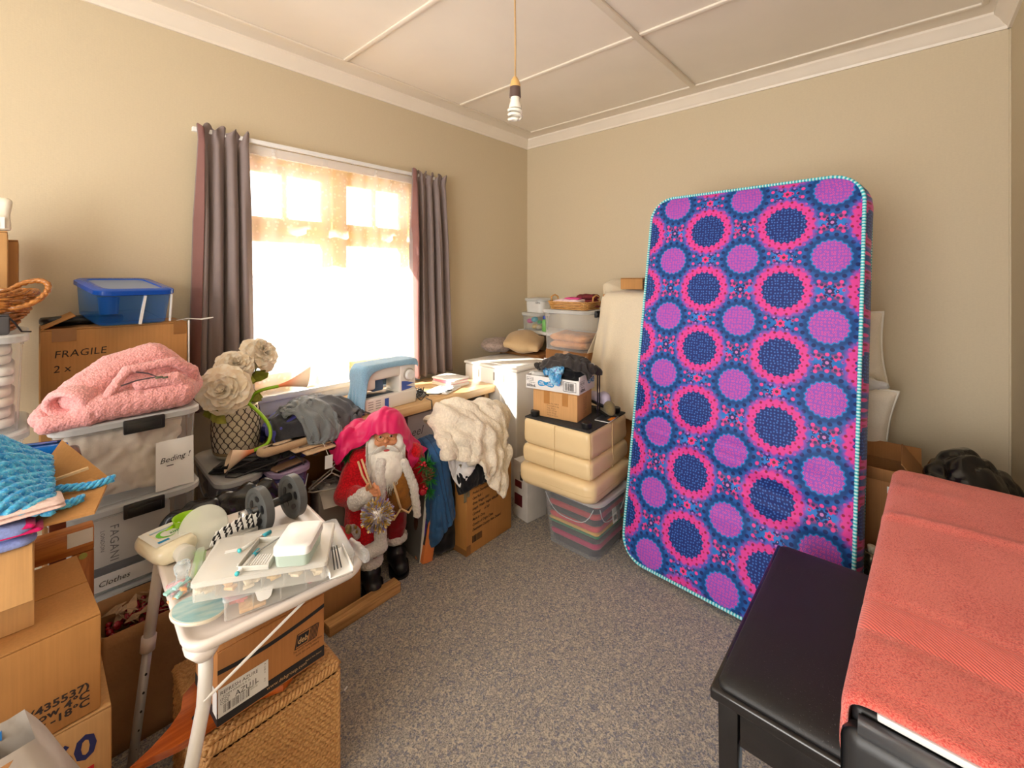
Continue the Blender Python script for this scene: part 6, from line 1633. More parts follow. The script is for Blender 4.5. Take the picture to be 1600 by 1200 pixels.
# hand and its five fingers
bl('hand', [('e', (-0.068, -0.158, 0.462), (0.02, 0.014, 0.022))] + [('c', a, b_, 0.0065, 0.006) for a, b_ in (((-0.062, -0.16, 0.478), (-0.05, -0.172, 0.505)), ((-0.05, -0.172, 0.505), (-0.042, -0.182, 0.488)), ((-0.054, -0.162, 0.472), (-0.036, -0.176, 0.492)), ((-0.036, -0.176, 0.492), (-0.03, -0.184, 0.474)),
        ((-0.05, -0.164, 0.463), (-0.03, -0.18, 0.474)), ((-0.03, -0.18, 0.474), (-0.026, -0.186, 0.458)), ((-0.052, -0.165, 0.452), (-0.033, -0.18, 0.455)), ((-0.033, -0.18, 0.455), (-0.03, -0.184, 0.443)), ((-0.078, -0.163, 0.474), (-0.082, -0.176, 0.498)), ((-0.082, -0.176, 0.498), (-0.074, -0.184, 0.512)))], M_skin, 0.0028, 2)
MB().tube([(-0.12, -0.085, 0.575), (-0.10, -0.13, 0.53), (-0.066, -0.17, 0.485), (-0.062, -0.174, 0.492), (-0.085, -0.135, 0.545), (-0.105, -0.09, 0.585)], 0.005, 8).obj('cord', M_piping, fg, smooth=True)
MB().ell((-0.128, -0.128, 0.305), (0.008, 0.006, 0.01), 1).ell((-0.124, -0.131, 0.285), (0.006, 0.005, 0.009), 1).obj('brass_button', mat('old_brass', (190, 150, 80), 0.3, 0.1, metal=0.7), fg, smooth=True)
# greenery tucked at his shoulders
gr_ = random.Random(9); M_rb = mat('red_berry', (190, 22, 40), 0.25, 0.1, 60, coat=0.4)
def sprig(c, n, R, up):
    for k in range(n):
        d_ = Vector((gr_.uniform(-1, 1), gr_.uniform(-1, 0.3), gr_.uniform(-1, 1) + up)).normalized() * gr_.uniform(0.5, 1) * R
        s_ = d_.cross(Vector((0.2, 1, 0.1))).normalized() * R * 0.05
        p = Vector(c); b.poly([p, p + d_ * 0.5 + s_, p + d_, p + d_ * 0.5 - s_], 0.001)
M_pine = mat('pine_green', (30, 122, 54), 0.6, 0.3, 60)
for c, n, R in (((0.19, -0.02, 0.50), 60, 0.07), ((0.205, -0.02, 0.43), 50, 0.06), ((0.20, -0.03, 0.37), 40, 0.05), ((-0.17, 0.0, 0.565), 40, 0.055)):
    b = MB(); sprig(c, n, R, 0.1); b.obj('pine_sprig', M_pine, fg, ang=0)
for c in ((0.165, -0.06, 0.515), (0.175, -0.065, 0.525), (0.18, -0.06, 0.51), (0.185, -0.06, 0.40), (0.172, -0.06, 0.41), (0.17, -0.065, 0.395)): MB().ell(c, (0.0085, 0.0085, 0.0085), 1).obj('red_berry', M_rb, fg, smooth=True)
MB().ell((0.168, -0.055, 0.385), (0.02, 0.014, 0.018), 2).obj('red_bauble', M_rb, fg, smooth=True)
pc = MB()
for k in range(42):
    a = k * 2.4; v_ = k / 41; R = 0.021 * math.sin(PI * (0.12 + 0.8 * v_)); c = Vector((0.192 + R * math.cos(a), -0.06 + R * math.sin(a), 0.44 + 0.055 * v_))
    d_ = Vector((math.cos(a), math.sin(a), 0.5)) * 0.010; s_ = Vector((-math.sin(a), math.cos(a), 0)) * 0.006
    pc.poly([c - s_, c + s_, c + d_ + s_ * 0.5, c + d_ - s_ * 0.5], 0.002)
pc.obj('pine_cone', mat('pine_cone_brown', (112, 72, 46), 0.6, 0.2, 50), fg, ang=0)
# tinsel ball he holds
ti = thing('tinsel_ball', 'sparkling gold, silver and lilac tinsel ball held by the christmas figure', 'ornament', (1.185, 1.895, 0.0), -0.553); ti.scale = (1.03, 1.03, 1.03)
M_gold = mat('gold_tinsel', (250, 206, 110), 0.2, 0.1, 60, metal=0.5); M_silv = mat('silver_tinsel', (232, 232, 240), 0.2, 0.1, 60, metal=0.5); M_lila = mat('lilac_tinsel', (170, 160, 226), 0.25, 0.1, 60, metal=0.3)
tc = Vector((-0.035, -0.215, 0.39)); r = random.Random(21)
for nm, m_, n in (('gold_threads', M_gold, 330), ('silver_threads', M_silv, 300), ('lilac_threads', M_lila, 160)):
    b = MB()
    for k in range(n):
        d_ = Vector((r.gauss(0, 1), r.gauss(0, 1), r.gauss(0, 1))).normalized(); s_ = d_.orthogonal().normalized(); s_ = Matrix.Rotation(r.uniform(0, 6.3), 3, d_) @ s_
        R = 0.075 * r.uniform(0.7, 1.0); p0 = tc + d_ * R * 0.55; p1 = tc + d_ * R
        b.poly([p0 - s_ * 0.0022, p0 + s_ * 0.0022, p1 + s_ * 0.003, p1 - s_ * 0.003], 0.0008)
    b.obj(nm, m_, ti, ang=0)
MB().ell(tc, (0.045, 0.045, 0.045), 2).obj('core', M_silv, ti, smooth=True)
# hot pink velvet thrown over the head
R3 = Matrix.Rotation(-0.553, 3, 'Z')
def Lw(x, y, z): v = R3 @ Vector((x, y, z)); return (v.x * 1.03 + 1.185, v.y * 1.03 + 1.895, z * 1.03)
sk_ = blob('sack', [('e', (-0.15, 0.07, 0.60), (0.10, 0.075, 0.085)), ('c', (-0.15, 0.08, 0.60), (-0.10, 0.10, 0.42), 0.06, 0.05)], weave('grey_sack_cloth', (120, 112, 104), 200, 0.3, 0.1), fg, 0.01, 4)
cols = [('ell', Lw(0, 0.005, hz + 0.01), (0.088, 0.088, 0.098)), ('ell', Lw(-0.15, 0.06, 0.60), (0.115, 0.095, 0.10)), ('ell', Lw(0.0, 0.03, 0.53), (0.17, 0.12, 0.10)), ('ell', Lw(0.16, 0.04, 0.44), (0.06, 0.07, 0.11)), ('ell', Lw(0, -0.07, 0.56), (0.09, 0.06, 0.13)), ('ell', Lw(-0.19, -0.02, 0.42), (0.07, 0.08, 0.12))]
nu, nv = 64, 46; P = np.zeros((nu, nv, 3))
for i in range(nu):
    for j in range(nv):
        x = -0.285 + 0.53 * i / (nu - 1); y = -0.074 - 0.09 * max(0, -0.10 - x) * 3 + 0.36 * j / (nv - 1)
        q = Lw(x * 0.93, y, 0.80 + 0.02 * math.sin(i * 0.5 + j * 0.15) + 0.008 * math.sin(j * 0.7))
        P[i, j] = q
pin = np.zeros((nu, nv), bool)
for i in range(nu):
    for j in range(nv):
        x = -0.285 + 0.53 * i / (nu - 1)
        if abs(x) < 0.058 and j < 18:                     # lies on the brow and crown
            y = -0.088 + 0.36 * j / (nv - 1); rx, ry, rz_ = x / 0.094, (y - 0.005) / 0.096, 0
            h = math.sqrt(max(0.02, 1 - rx * rx - ry * ry))
            P[i, j] = Lw(x, y, hz + 0.012 + 0.104 * h); pin[i, j] = True
        elif -0.21 < x < -0.12 and 8 < j < 24:
            P[i, j, 2] = 0.715 + 0.006 * math.sin(i * 1.1); pin[i, j] = True
P = cloth(P, (0.56 / (nu - 1), 0.38 / (nv - 1)), cols, steps=95, it=7, th=0.007, fr=0.8, g=0.0012, bend=0.05, pin=pin)
P = wrinkle(P, 0.012, 5.0, 6, (1, 2.5))
m, nt, p = newmat('hot_pink_velvet'); p.inputs['Base Color'].default_value = lin((226, 26, 104)); p.inputs['Roughness'].default_value = 0.5; p.inputs['Sheen Weight'].default_value = 0.9; p.inputs['Sheen Roughness'].default_value = 0.35
p.inputs['Sheen Tint'].default_value = lin((255, 150, 190)); setbump(nt, p, tnoise(nt, 300, 2), 0.15, 0.002)
tag(sheet('pink_velvet', P, m, None, 0.003, 1), 'hot pink velvet cloth draped over the head of the christmas figure', 'cloth')

# flat grey carton, orange carton behind the figure
gb_ = thing('flat_carton', 'flat grey carton with a hand hole leaning behind the christmas figure', 'flat carton', (1.352, 1.975, 0.0), 0.0)
gb_.rotation_euler = (0, 0.10, -0.12)
b = MB(); b.poly([(0, -0.15, 0), (0, 0.18, 0), (0, 0.18, 0.535), (0, -0.15, 0.525)], 0.012, (1, 0, 0)); b.obj('panel', mat('grey_board', (122, 122, 122), 0.6, 0.06, 6), gb_)
MB().box(-0.001, 0.013, -0.151, 0.181, 0.528, 0.537).box(-0.001, 0.013, -0.1525, -0.1495, 0, 0.527).obj('white_edge', M_paper, gb_)
MB().lathe([(1, 0), (1, 0.001)], 20, M=frame((-0.0005, -0.085, 0.17), (0, -1, 0), (0, 0, 1), 0) @ Matrix.Diagonal((0.02, 0.034, 1, 1))).obj('hand_hole', mat('hand_hole_brown', (92, 52, 36), 0.8, 0.3, 40), gb_)
orr = thing('orange_carton', 'tall orange printed carton with open top leaning by the jeans', 'carton', (1.365, 1.832, 0.001))
orr.rotation_euler = (0.0, 0.20, -0.05)
M_or = mat('orange_card', (246, 146, 82), 0.5, 0.03, 5)
w_, d_, h_ = 0.058, 0.07, 0.325
MB().box(-w_ / 2, w_ / 2, -d_ / 2, -d_ / 2 + 0.003, 0, h_, 0.001).box(-w_ / 2, w_ / 2, d_ / 2 - 0.003, d_ / 2, 0, h_, 0.001).box(-w_ / 2, -w_ / 2 + 0.003, -d_ / 2 + 0.003, d_ / 2 - 0.003, 0, h_, 0.001).box(w_ / 2 - 0.003, w_ / 2, -d_ / 2 + 0.003, d_ / 2 - 0.003, 0, h_, 0.001).box(-w_ / 2, w_ / 2, -d_ / 2, d_ / 2, 0, 0.003).obj('body', M_or, orr)
f = MB().box(-w_ / 2, w_ / 2, -0.0015, 0.0015, 0, 0.045, 0.001).obj('flap', M_or, orr); f.location = (0, -d_ / 2, h_); f.rotation_euler = (1.15, 0, 0)
f = MB().box(-d_ / 2, d_ / 2, -0.0015, 0.0015, 0, 0.05, 0.001).obj('flap', M_or, orr); f.location = (-w_ / 2, 0, h_); f.rotation_euler = (0.15, 0, -PI / 2)
M_pur = mat('violet_picture', (78, 50, 170), 0.4, 0.35, 40)
patch('picture', orr, (-w_ / 2, d_ / 2 - 0.006, 0.085), (0, -1, 0), (0, 0, 1), 0.056, 0.215, mat('dark_picture', (40, 36, 44), 0.4, 0.2, 40))
patch('picture', orr, (-w_ / 2, d_ / 2 - 0.014, 0.125), (0, -1, 0), (0, 0, 1), 0.04, 0.075, M_pur, 0.001, 0.0005)
patch('picture', orr, (-w_ / 2, d_ / 2 - 0.014, 0.205), (0, -1, 0), (0, 0, 1), 0.04, 0.045, mat('pink_picture', (190, 90, 200), 0.4, 0.3, 50), 0.001, 0.0005)
M_cr = mat('cream_ink', (250, 214, 176), 0.6, 0)
lettering(orr, 'SCOVER', 0.034, (-0.014, -d_ / 2, 0.315), (0, 0, -1), (1, 0, 0), M_cr, width=0.95)
patch('picture', orr, (-0.014, -d_ / 2, 0.135), (1, 0, 0), (0, 0, 1), 0.034, 0.034, M_pur)
lettering(orr, 'NO', 0.02, (-0.012, -d_ / 2, 0.09), (1, 0, 0), (0, 0, 1), M_cr)
lettering(orr, '31', 0.024, (-w_ / 2, 0.02, 0.05), (0, -1, 0), (0, 0, 1), M_cr)

# ================================================================== BETWEEN WINDOW AND MATTRESS
bx25 = carton('cardboard_box', 'large brown carton printed with a product code list beside the jeans', (1.70, 1.80, 0.0), 0.355, 0.225, 0.432, card('brown_shipping_carton', (190, 136, 76)), rz=0.02, tape=False)
y_ = -0.1125
for i, s in enumerate(('PO# 695453', 'Product Code: TYLAFDYBTL', 'Product Description: Power Air Fryer', 'Case Pack: 1', 'Gross Weight: 8000', 'Length  Width  Height: 400x300', 'Carton #       of 360', 'Made In: China', 'Country of Origin: China', 'Destination Country: New Zealand')):
    lettering(bx25, s, 0.0195, (-0.135, y_, 0.362 - 0.0275 * i), (1, 0, 0), (0, 0, 1), M_ink, 0.25, width=0.78, bold=0.0004)
barcode(bx25, (-0.137, y_ - 0.0006, 0.055), (1, 0, 0), (0, 0, 1), 0.07, 0.036, M_ink, 6)
patch('tape', bx25, (-0.178, y_, 0.372), (1, 0, 0), (0, 0, 1), 0.03, 0.058, M_tape)
patch('tape', bx25, (-0.178, y_, 0.002), (1, 0, 0), (0, 0, 1), 0.03, 0.05, M_tape)
patch('tape', bx25, (-0.1775, 0.112, 0.002), (0, -1, 0), (0, 0, 1), 0.225, 0.03, M_tape)

M_jean = weave('blue_denim', (52, 96, 146), 420, 0.4, 0.12, 0.85, 10)
M_jeand = weave('dark_denim', (40, 62, 100), 420, 0.4, 0.12, 0.85, 10)
M_black = weave('black_cotton', (24, 24, 30), 300, 0.3, 0.15)
M_olive = weave('olive_webbing', (128, 120, 96), 500, 0.5, 0.1)
o = blob('clothes_stack', [('b', (-0.07, 0.07, -0.10, 0.10, 0.0, 0.50), 0.03), ('e', (0, 0, 0.5), (0.08, 0.11, 0.06))], M_black, None, 0.011, 3, 0.012, 9, 4, 0.006, 30)
o.location = (1.475, 1.87, 0.0); tag(o, 'stack of black clothes on the floor under the blue jeans', 'clothing')
jc = [('box', (1.475, 1.87, 0.28), (0.075, 0.105, 0.285), 0, 0.03), ('box', (1.70, 1.80, 0.216), (0.179, 0.114, 0.217), 0.02), ('z', 0.003)]
def drop(nm, lb, m_, P, sz, cols, cat='clothing', th=0.004, steps=80, wr=(0.010, 7, 1), off=0.008, fr=0.75, bend=0.08, sub=1, fold=None):
    nu, nv = np.array(P).shape[:2]
    P = cloth(P, (sz[0] / (nu - 1), sz[1] / (nv - 1)), cols, steps=steps, it=6, th=off, fr=fr, g=0.0012, bend=bend)
    if wr: P = wrinkle(P, *wr)
    o = sheet(nm, P, m_, None, th, sub)
    return tag(o, lb, cat), P
P = flat_grid(1.45, 1.80, 0.60, 0.22, 0.40, 30, 50, 0.05, 0.98, 0.01, 2)
o, P = drop('blue_jeans', 'mid blue jeans hanging folded over the black clothes stack', M_jean, P, (0.22, 0.40), jc, wr=(0.006, 5, 3), off=0.014, fr=0.85)
b = MB()
for j0 in (9, 11):
    b.tube([Vector(P[i, j]) + Vector((-0.004, -0.005, 0.004)) for i, j in [(int(20 + 0.02 * k), k) for k in range(2, 48)]] if j0 == 9 else [Vector(P[23, k]) + Vector((-0.004, -0.005, 0.004)) for k in range(2, 48)], 0.0016, 5)
s_ = b.obj('side_seam', M_jeand, o)
P = flat_grid(1.60, 1.80, 0.62, 0.26, 0.36, 34, 40, -0.1, 0.92, 0.02, 5)
drop('black_trousers', 'black trousers lying folded across the printed carton', M_black, P, (0.26, 0.36), jc, wr=(0.010, 6, 5), off=0.02, fr=0.85)
P = flat_grid(1.73, 1.75, 0.50, 0.20, 0.16, 30, 26, 0.45, 0.9, 0.02, 8)
drop('denim_waistband', 'dark denim jeans waistband folded on top of the printed carton', M_jeand, P, (0.2, 0.16), jc, wr=(0.010, 4, 9), off=0.026, fr=0.85)
st_ = thing('webbing_strap', 'olive webbing strap with a buckle hanging over the carton corner', 'strap', (1.545, 1.69, 0.0))
for dx, z0 in ((0.0, 0.29), (0.022, 0.31)):
    MB().loft([[(-0.035 + dx - 0.008, -0.012 + 0.01 * q, z), (-0.035 + dx + 0.008, -0.016 + 0.01 * q, z + 0.002)] for q, z in ((0, z0), (0.2, z0 + 0.05), (0.5, z0 + 0.1), (1.2, 0.455), (4, 0.475))], False, False).obj('web', M_olive, st_, smooth=True)
MB().box(-0.046, -0.024, -0.018, -0.009, 0.342, 0.36, 0.003).obj('buckle', M_blk, st_)

# white cabinet by the wall, lit by the sun
cb_ = thing('white_cabinet', 'white plastic cabinet with slots standing past the desk end', 'cabinet', (2.335, 2.12, 0))
M_cab = mat('white_cabinet_plastic', (240, 238, 234), 0.4, 0.01)
cw, cd, ch = 0.41, 0.50, 0.845
MB().box(-cw / 2, cw / 2, -cd / 2, cd / 2, 0, ch - 0.02, 0.012, 3).obj('body', M_cab, cb_)
MB().box(-cw / 2 - 0.006, cw / 2 + 0.006, -cd / 2 - 0.006, cd / 2 + 0.006, ch - 0.02, ch, 0.008, 3).box(-cw / 2 + 0.05, cw / 2 - 0.05, -cd / 2 + 0.05, cd / 2 - 0.05, ch - 0.002, ch + 0.006, 0.004).obj('top', M_cab, cb_)
for y in (-0.14, -0.05, 0.1):
    MB().box(-cw / 2 - 0.0015, -cw / 2 + 0.002, y, y + 0.012, ch - 0.10, ch - 0.045, 0.001).obj('slot', mat('slot_shadow_grey', (120, 116, 110), 0.7, 0), cb_)
for y in (-0.17, -0.11):
    MB().box(-cw / 2 - 0.006, -cw / 2 + 0.002, y, y + 0.018, 0.1, ch - 0.17, 0.004).obj('rib', M_cab, cb_)
MB().lathe([(0.012, 0.0), (0.012, 0.004)], 16, M=frame((-cw / 2, -0.19, ch - 0.16), (0, -1, 0), (0, 0, 1), 0)).obj('button', M_cab, cb_)
MB().box(0.05, 0.12, -cd / 2 - 0.007, -cd / 2 + 0.001, 0.55, 0.8, 0.003).obj('door_pull', M_cab, cb_)

# cream sherpa blanket and white sheet
M_sher = fleece('cream_sherpa', (252, 242, 224), 95, 1.0, 0.88, 0.95, 0.008)
M_sheet = weave('white_sheet', (232, 232, 236), 320, 0.15, 0.04)
o = blob('clothes_bundle', [('e', (1.66, 1.82, 0.52), (0.17, 0.12, 0.085)), ('e', (1.60, 1.84, 0.58), (0.12, 0.10, 0.08)), ('e', (1.74, 1.82, 0.56), (0.11, 0.1, 0.08))], M_sheet, None, 0.012, 3, 0.01, 9, 3)
tag(o, 'white sheet bundled on the printed carton under the sherpa blanket', 'bedding')
sc_ = [('ell', (1.655, 1.82, 0.545), (0.17, 0.125, 0.125)), ('ell', (1.60, 1.86, 0.60), (0.13, 0.10, 0.10)), ('ell', (1.76, 1.83, 0.60), (0.12, 0.10, 0.09)), ('box', (1.70, 1.80, 0.225), (0.179, 0.114, 0.225), 0.02), ('box', (1.475, 1.87, 0.28), (0.08, 0.11, 0.29), 0, 0.03), ('box', (1.64, 2.3, 0.35), (0.5, 0.26, 0.376), 0), ('box', (2.335, 2.12, 0.42), (0.215, 0.26, 0.43), 0)]
P = flat_grid(1.55, 1.77, 0.84, 0.24, 0.26, 34, 36, 0.2, 0.9, 0.03, 2)
drop('white_cloth', 'white cotton cloth hanging below the cream sherpa blanket', M_sheet, P, (0.24, 0.26), sc_, 'bedding', wr=(0.008, 5, 7), off=0.018, fr=0.85)
P = flat_grid(1.665, 1.79, 0.88, 0.50, 0.42, 56, 48, -0.60, 0.86, 0.09, 4, 2.6)
o, P = drop('sherpa_blanket', 'cream sherpa blanket rumpled on the carton in front of the white cabinet', M_sher, P, (0.50, 0.42), sc_, 'blanket', 0.014, 95, wr=(0.034, 2.6, 4, (1, 2.2), 0.3), off=0.028, fr=0.8, bend=0.15)
o = folded('peach_cloth', 'peach orange cloth edge tucked under the sherpa blanket', (1.585, 1.80, 0.655), 0.13, 0.10, 0.028, weave('peach_cloth', (246, 176, 112), 300, 0.3, 0.06), -0.5, amp=0.01)

# white carton with a dark picture on the floor behind
wc = carton('white_carton', 'white carton with dark red bottle picture on the floor behind the tub', (2.06, 1.70, 0.0), 0.16, 0.13, 0.34, mat('white_print_card', (212, 208, 204), 0.5, 0.04, 12), rz=-0.15, tape=False)
M_dr = mat('dark_red_print', (88, 22, 28), 0.4, 0.25, 30)
patch('picture', wc, (-0.081, 0.05, 0.075), (0, -1, 0), (0, 0, 1), 0.07, 0.07, M_dr)
patch('picture', wc, (-0.081, 0.045, 0.185), (0, -1, 0), (0, 0, 1), 0.06, 0.04, M_dr)
patch('picture', wc, (-0.081, 0.0, 0.235), (0, -1, 0), (0, 0, 1), 0.025, 0.05, M_blk)

# clear tub of bright clothes under the upturned ottoman
ct = tub('storage_tub', 'clear tub of black, red and yellow clothes under the upturned ottoman', (2.07, 1.315, 0.0), 0.33, 0.36, 0.315, 0.0, latch=False, arc=True, taper=0.84, body=clear('clear_tub_plastic', (214, 216, 222), 0.13, 0.08, (0.93, 0.94, 0.95), 0.4))
patch('label', ct, (-0.005, -0.175, 0.15), (1, 0, 0), (0, 0.1, 1), 0.045, 0.075, M_paper); barcode(ct, (0.0, -0.1765, 0.165), (1, 0, 0), (0, 0.1, 1), 0.03, 0.025, M_ink, 9)
patch('label', ct, (0.045, -0.1755, 0.15), (1, 0, 0), (0, 0.1, 1), 0.03, 0.075, mat('grey_label', (150, 150, 150), 0.5, 0.1, 90))
cc_ = [('black', (32, 32, 38)), ('magenta', (196, 30, 96)), ('black', (36, 36, 42)), ('green', (30, 130, 84)), ('yellow', (232, 190, 92)), ('coral red', (216, 66, 76)), ('black', (34, 34, 40)), ('red', (190, 44, 56)), ('black', (38, 38, 44)), ('crimson', (176, 40, 52))]
hs = (0.04, 0.03, 0.032, 0.012, 0.016, 0.03, 0.032, 0.032, 0.03, 0.024); z = 0.008
for k, ((nm, c), h_) in enumerate(zip(cc_, hs)):
    ws = 0.262 + 0.03 * z / 0.3
    o = folded('folded_shirt', '%s shirt folded in the ottoman tub, layer %s from the bottom' % (nm, ('first', 'second', 'third', 'fourth', 'fifth', 'sixth', 'seventh', 'eighth', 'ninth', 'tenth')[k]), (2.07, 1.315, z), ws, ws + 0.025, h_, weave('shirt_%d' % k, c, 260, 0.3, 0.12), 0, 0.022 if 0 < k < 9 else 0.004, 7, 3, bulge=0.004, group='shirts folded in the tub under the ottoman')
    z += h_ + 0.0006

# upturned leather ottoman
M_lea = mat('cream_leather', (230, 204, 158), 0.38, 0.03, 3, 0.25, 240, 0.001, coat=0.15)
ot = thing('ottoman', 'cream leather ottoman standing upside down on the clear tub', 'ottoman', (2.055, 1.365, 0.318), 0.05)
def pad(nm, w, d, z0, z1, bulge, seed, dz=0.0):
    n = 9; rings = []
    for i in range(n + 1):
        t_ = i / n; ins = bulge * (1 - (2 * t_ - 1) ** 4) ** 0.5 - bulge
        ring = []
        for p in rr(w + 2 * ins, d + 2 * ins, 0.055 if dz else 0.03, z0 + (z1 - z0) * t_, 8):
            k_ = 0.004 * mnoise.noise(Vector((p.x * 12, p.y * 12, seed + t_ * 3))) + (0.004 * math.sin((p.x - p.y) * 70) * (1 - abs(2 * t_ - 1)) * 0.4 if dz else 0)
            d_ = Vector((p.x, p.y, 0)).normalized(); ring.append(p + d_ * k_ + Vector((0, 0, dz * mnoise.noise(Vector((p.x * 6, p.y * 6, seed))))))
        rings.append(ring)
    return MB().loft(rings).obj(nm, M_lea, ot, smooth=True)
pad('cushion', 0.47, 0.47, 0.0, 0.118, 0.05, 1, 0.012)
pad('middle_band', 0.44, 0.43, 0.115, 0.222, 0.028, 2)
pad('upper_band', 0.432, 0.42, 0.222, 0.358, 0.012, 3)
M_seam = mat('leather_seam', (212, 184, 138), 0.5, 0.03)
for z0, z1, o_ in ((0.12, 0.22, 0.0035), (0.224, 0.356, 0.0035)):
    MB().tube([(-0.216, 0.0, z0), (-0.221 if z0 < 0.2 else -0.217, 0.0, (z0 + z1) / 2), (-0.216, 0.0, z1)], 0.0022, 6).tube([(0.02, -0.211, z0), (0.02, -0.216 if z0 < 0.2 else -0.211, (z0 + z1) / 2), (0.02, -0.211, z1)], 0.0022, 6).tube([(-0.207, -0.202, z0), (-0.211, -0.206, (z0 + z1) / 2), (-0.206, -0.2, z1)], 0.002, 6).obj('seam', M_seam, ot)
MB().tube([p for p in rr(0.466, 0.466, 0.055, 0.052, 8)], 0.0028, 6, closed=True).obj('piping', M_seam, ot)
MB().box(-0.207, 0.207, -0.201, 0.201, 0.357, 0.366, 0.003).obj('dust_cover', mat('black_dust_cover', (44, 42, 42), 0.9, 0.2, 60), ot)
for sx in (-1, 1):
    for sy in (-1, 1):
        MB().lathe([(0.024, 0.0), (0.026, 0.004), (0.026, 0.026), (0.022, 0.030)][::1], 20, M=Matrix.Translation((sx * 0.165, sy * 0.16, 0.366))).obj('foot', M_blk, ot, ang=0.5)
OZ = 0.318 + 0.3665
tc_ = carton('cardboard_box', 'small taped brown carton standing on the upturned ottoman', (2.005, 1.42, OZ), 0.265, 0.20, 0.145, card('taped_carton', (206, 158, 106)), rz=-1.40, tape=False)
# local -y faces the window side, local +x the mattress
for x in (-0.065, 0.045):
    patch('tape', tc_, (x, -0.10, 0.075), (1, 0, 0), (0, 0, 1), 0.035, 0.07, mat('tan_tape', (182, 128, 72), 0.3, 0.05, coat=0.3))
M_faint = mat('faint_brown_print', (120, 86, 60), 0.8, 0.0)
for k in range(6): lettering(tc_, ('Item No: 24016', 'Description: Jug', 'Qty: 24 pcs', 'N.W: 9.5 kgs', 'G.W: 10 kgs', 'Made in China')[k], 0.011, (-0.045, -0.10, 0.075 - 0.0125 * k), (1, 0, 0), (0, 0, 1), M_faint)
lettering(tc_, 'CARTON No', 0.02, (0.1325, -0.02, 0.12), (0, 0, -1), (0, 1, 0), M_faint); lettering(tc_, 'FRAGILE 24', 0.02, (0.1325, 0.005, 0.12), (0, 0, -1), (0, 1, 0), M_faint)
wt = thing('water_carton', 'white bottled water carton tray with blue infinity mark on the taped carton', 'carton', (2.005, 1.435, OZ + 0.1465), -1.40)
M_wc = mat('white_carton_print', (232, 230, 230), 0.5, 0.02)
w_, d_, h_ = 0.32, 0.215, 0.072; th = 0.004
MB().box(-w_ / 2, w_ / 2, -d_ / 2, -d_ / 2 + th, 0, h_, 0.001).box(-w_ / 2, w_ / 2, d_ / 2 - th, d_ / 2, 0, h_ + 0.06, 0.001).box(-w_ / 2, -w_ / 2 + th, -d_ / 2 + th, d_ / 2 - th, 0, h_, 0.001).box(w_ / 2 - th, w_ / 2, -d_ / 2 + th, d_ / 2 - th, 0, h_ + 0.02, 0.001).box(-w_ / 2 + th, w_ / 2 - th, -d_ / 2 + th, d_ / 2 - th, 0, th).obj('tray', M_wc, wt)
M_cy = mat('cyan_blue_print', (24, 142, 206), 0.4, 0.03)
def infinity(par_, o, rt, up, s):
    F_ = frame(o, rt, up, 0.0006); b = MB(); pts = []
    for k in range(49):
        t_ = 2 * PI * k / 48; x = math.cos(t_); y = 0.42 * math.sin(t_) * (0.28 + 0.72 * abs(math.cos(t_)) ** 1.1) / 0.72; pts.append(F_ @ Vector((x * s, y * s, 0)))
    b.bm.faces.new([b.bm.verts.new(p) for p in pts[:-1]]); b.obj('infinity_mark', M_cy, par_, ang=0, fixn=False)
    for sx, a, c in ((-0.52, 'PURE', 'WATER'), (0.52, 'PURE', 'WATER')):
        q = F_ @ Vector((sx * s, 0.05 * s, 0.0006)); lettering(par_, a, 0.2 * s, q, rt, up, M_paper, 0, 'CENTER', bold=0.0003); q = F_ @ Vector((sx * s, -0.15 * s, 0.0006)); lettering(par_, c, 0.2 * s, q, rt, up, M_paper, 0, 'CENTER', bold=0.0003)
infinity(wt, (-0.035, -d_ / 2, 0.036), (1, 0, 0), (0, 0, 1), 0.05)
M_dk = mat('dark_grey_ink', (58, 56, 60), 0.6, 0)
def rectline(par_, o, rt, up, w, h, t_, m_):
    F_ = frame(o, rt, up, 0.0006); b = MB()
    for x0, x1, y0, y1 in ((0, w, 0, t_), (0, w, h - t_, h), (0, t_, 0, h), (w - t_, w, 0, h)): b.bm.faces.new([b.bm.verts.new(F_ @ Vector(p)) for p in ((x0, y0, 0), (x1, y0, 0), (x1, y1, 0), (x0, y1, 0))])
    b.obj('printed_box', m_, par_, ang=0, fixn=False)
rectline(wt, (0.068, -d_ / 2, 0.010), (1, 0, 0), (0, 0, 1), 0.075, 0.052, 0.0025, M_dk); barcode(wt, (0.078, -d_ / 2 - 0.0006, 0.016), (1, 0, 0), (0, 0, 1), 0.054, 0.04, M_dk, 2)
rectline(wt, (-0.155, -d_ / 2, 0.042), (1, 0, 0), (0, 0, 1), 0.042, 0.02, 0.0015, M_dk); lettering(wt, 'RECYCLE', 0.0095, (-0.152, -d_ / 2, 0.0485), (1, 0, 0), (0, 0, 1), M_dk, bold=0.0002)
lettering(wt, '24 Bottles', 0.010, (-0.142, -d_ / 2, 0.03), (1, 0, 0), (0, 0, 1), M_dk); lettering(wt, '600mL', 0.021, (-0.154, -d_ / 2, 0.010), (1, 0, 0), (0, 0, 1), M_dk, bold=0.0006)
rectline(wt, (w_ / 2, -d_ / 2 + 0.012, 0.044), (0, 1, 0), (0, 0, 1), 0.055, 0.022, 0.0015, M_dk); lettering(wt, 'RECYCLE', 0.0115, (w_ / 2, -d_ / 2 + 0.016, 0.0505), (0, 1, 0), (0, 0, 1), M_dk, bold=0.0003)
lettering(wt, '24 Bottles', 0.011, (w_ / 2, -d_ / 2 + 0.02, 0.031), (0, 1, 0), (0, 0, 1), M_dk); lettering(wt, '600mL', 0.023, (w_ / 2, -d_ / 2 + 0.016, 0.010), (0, 1, 0), (0, 0, 1), M_dk, bold=0.0006)
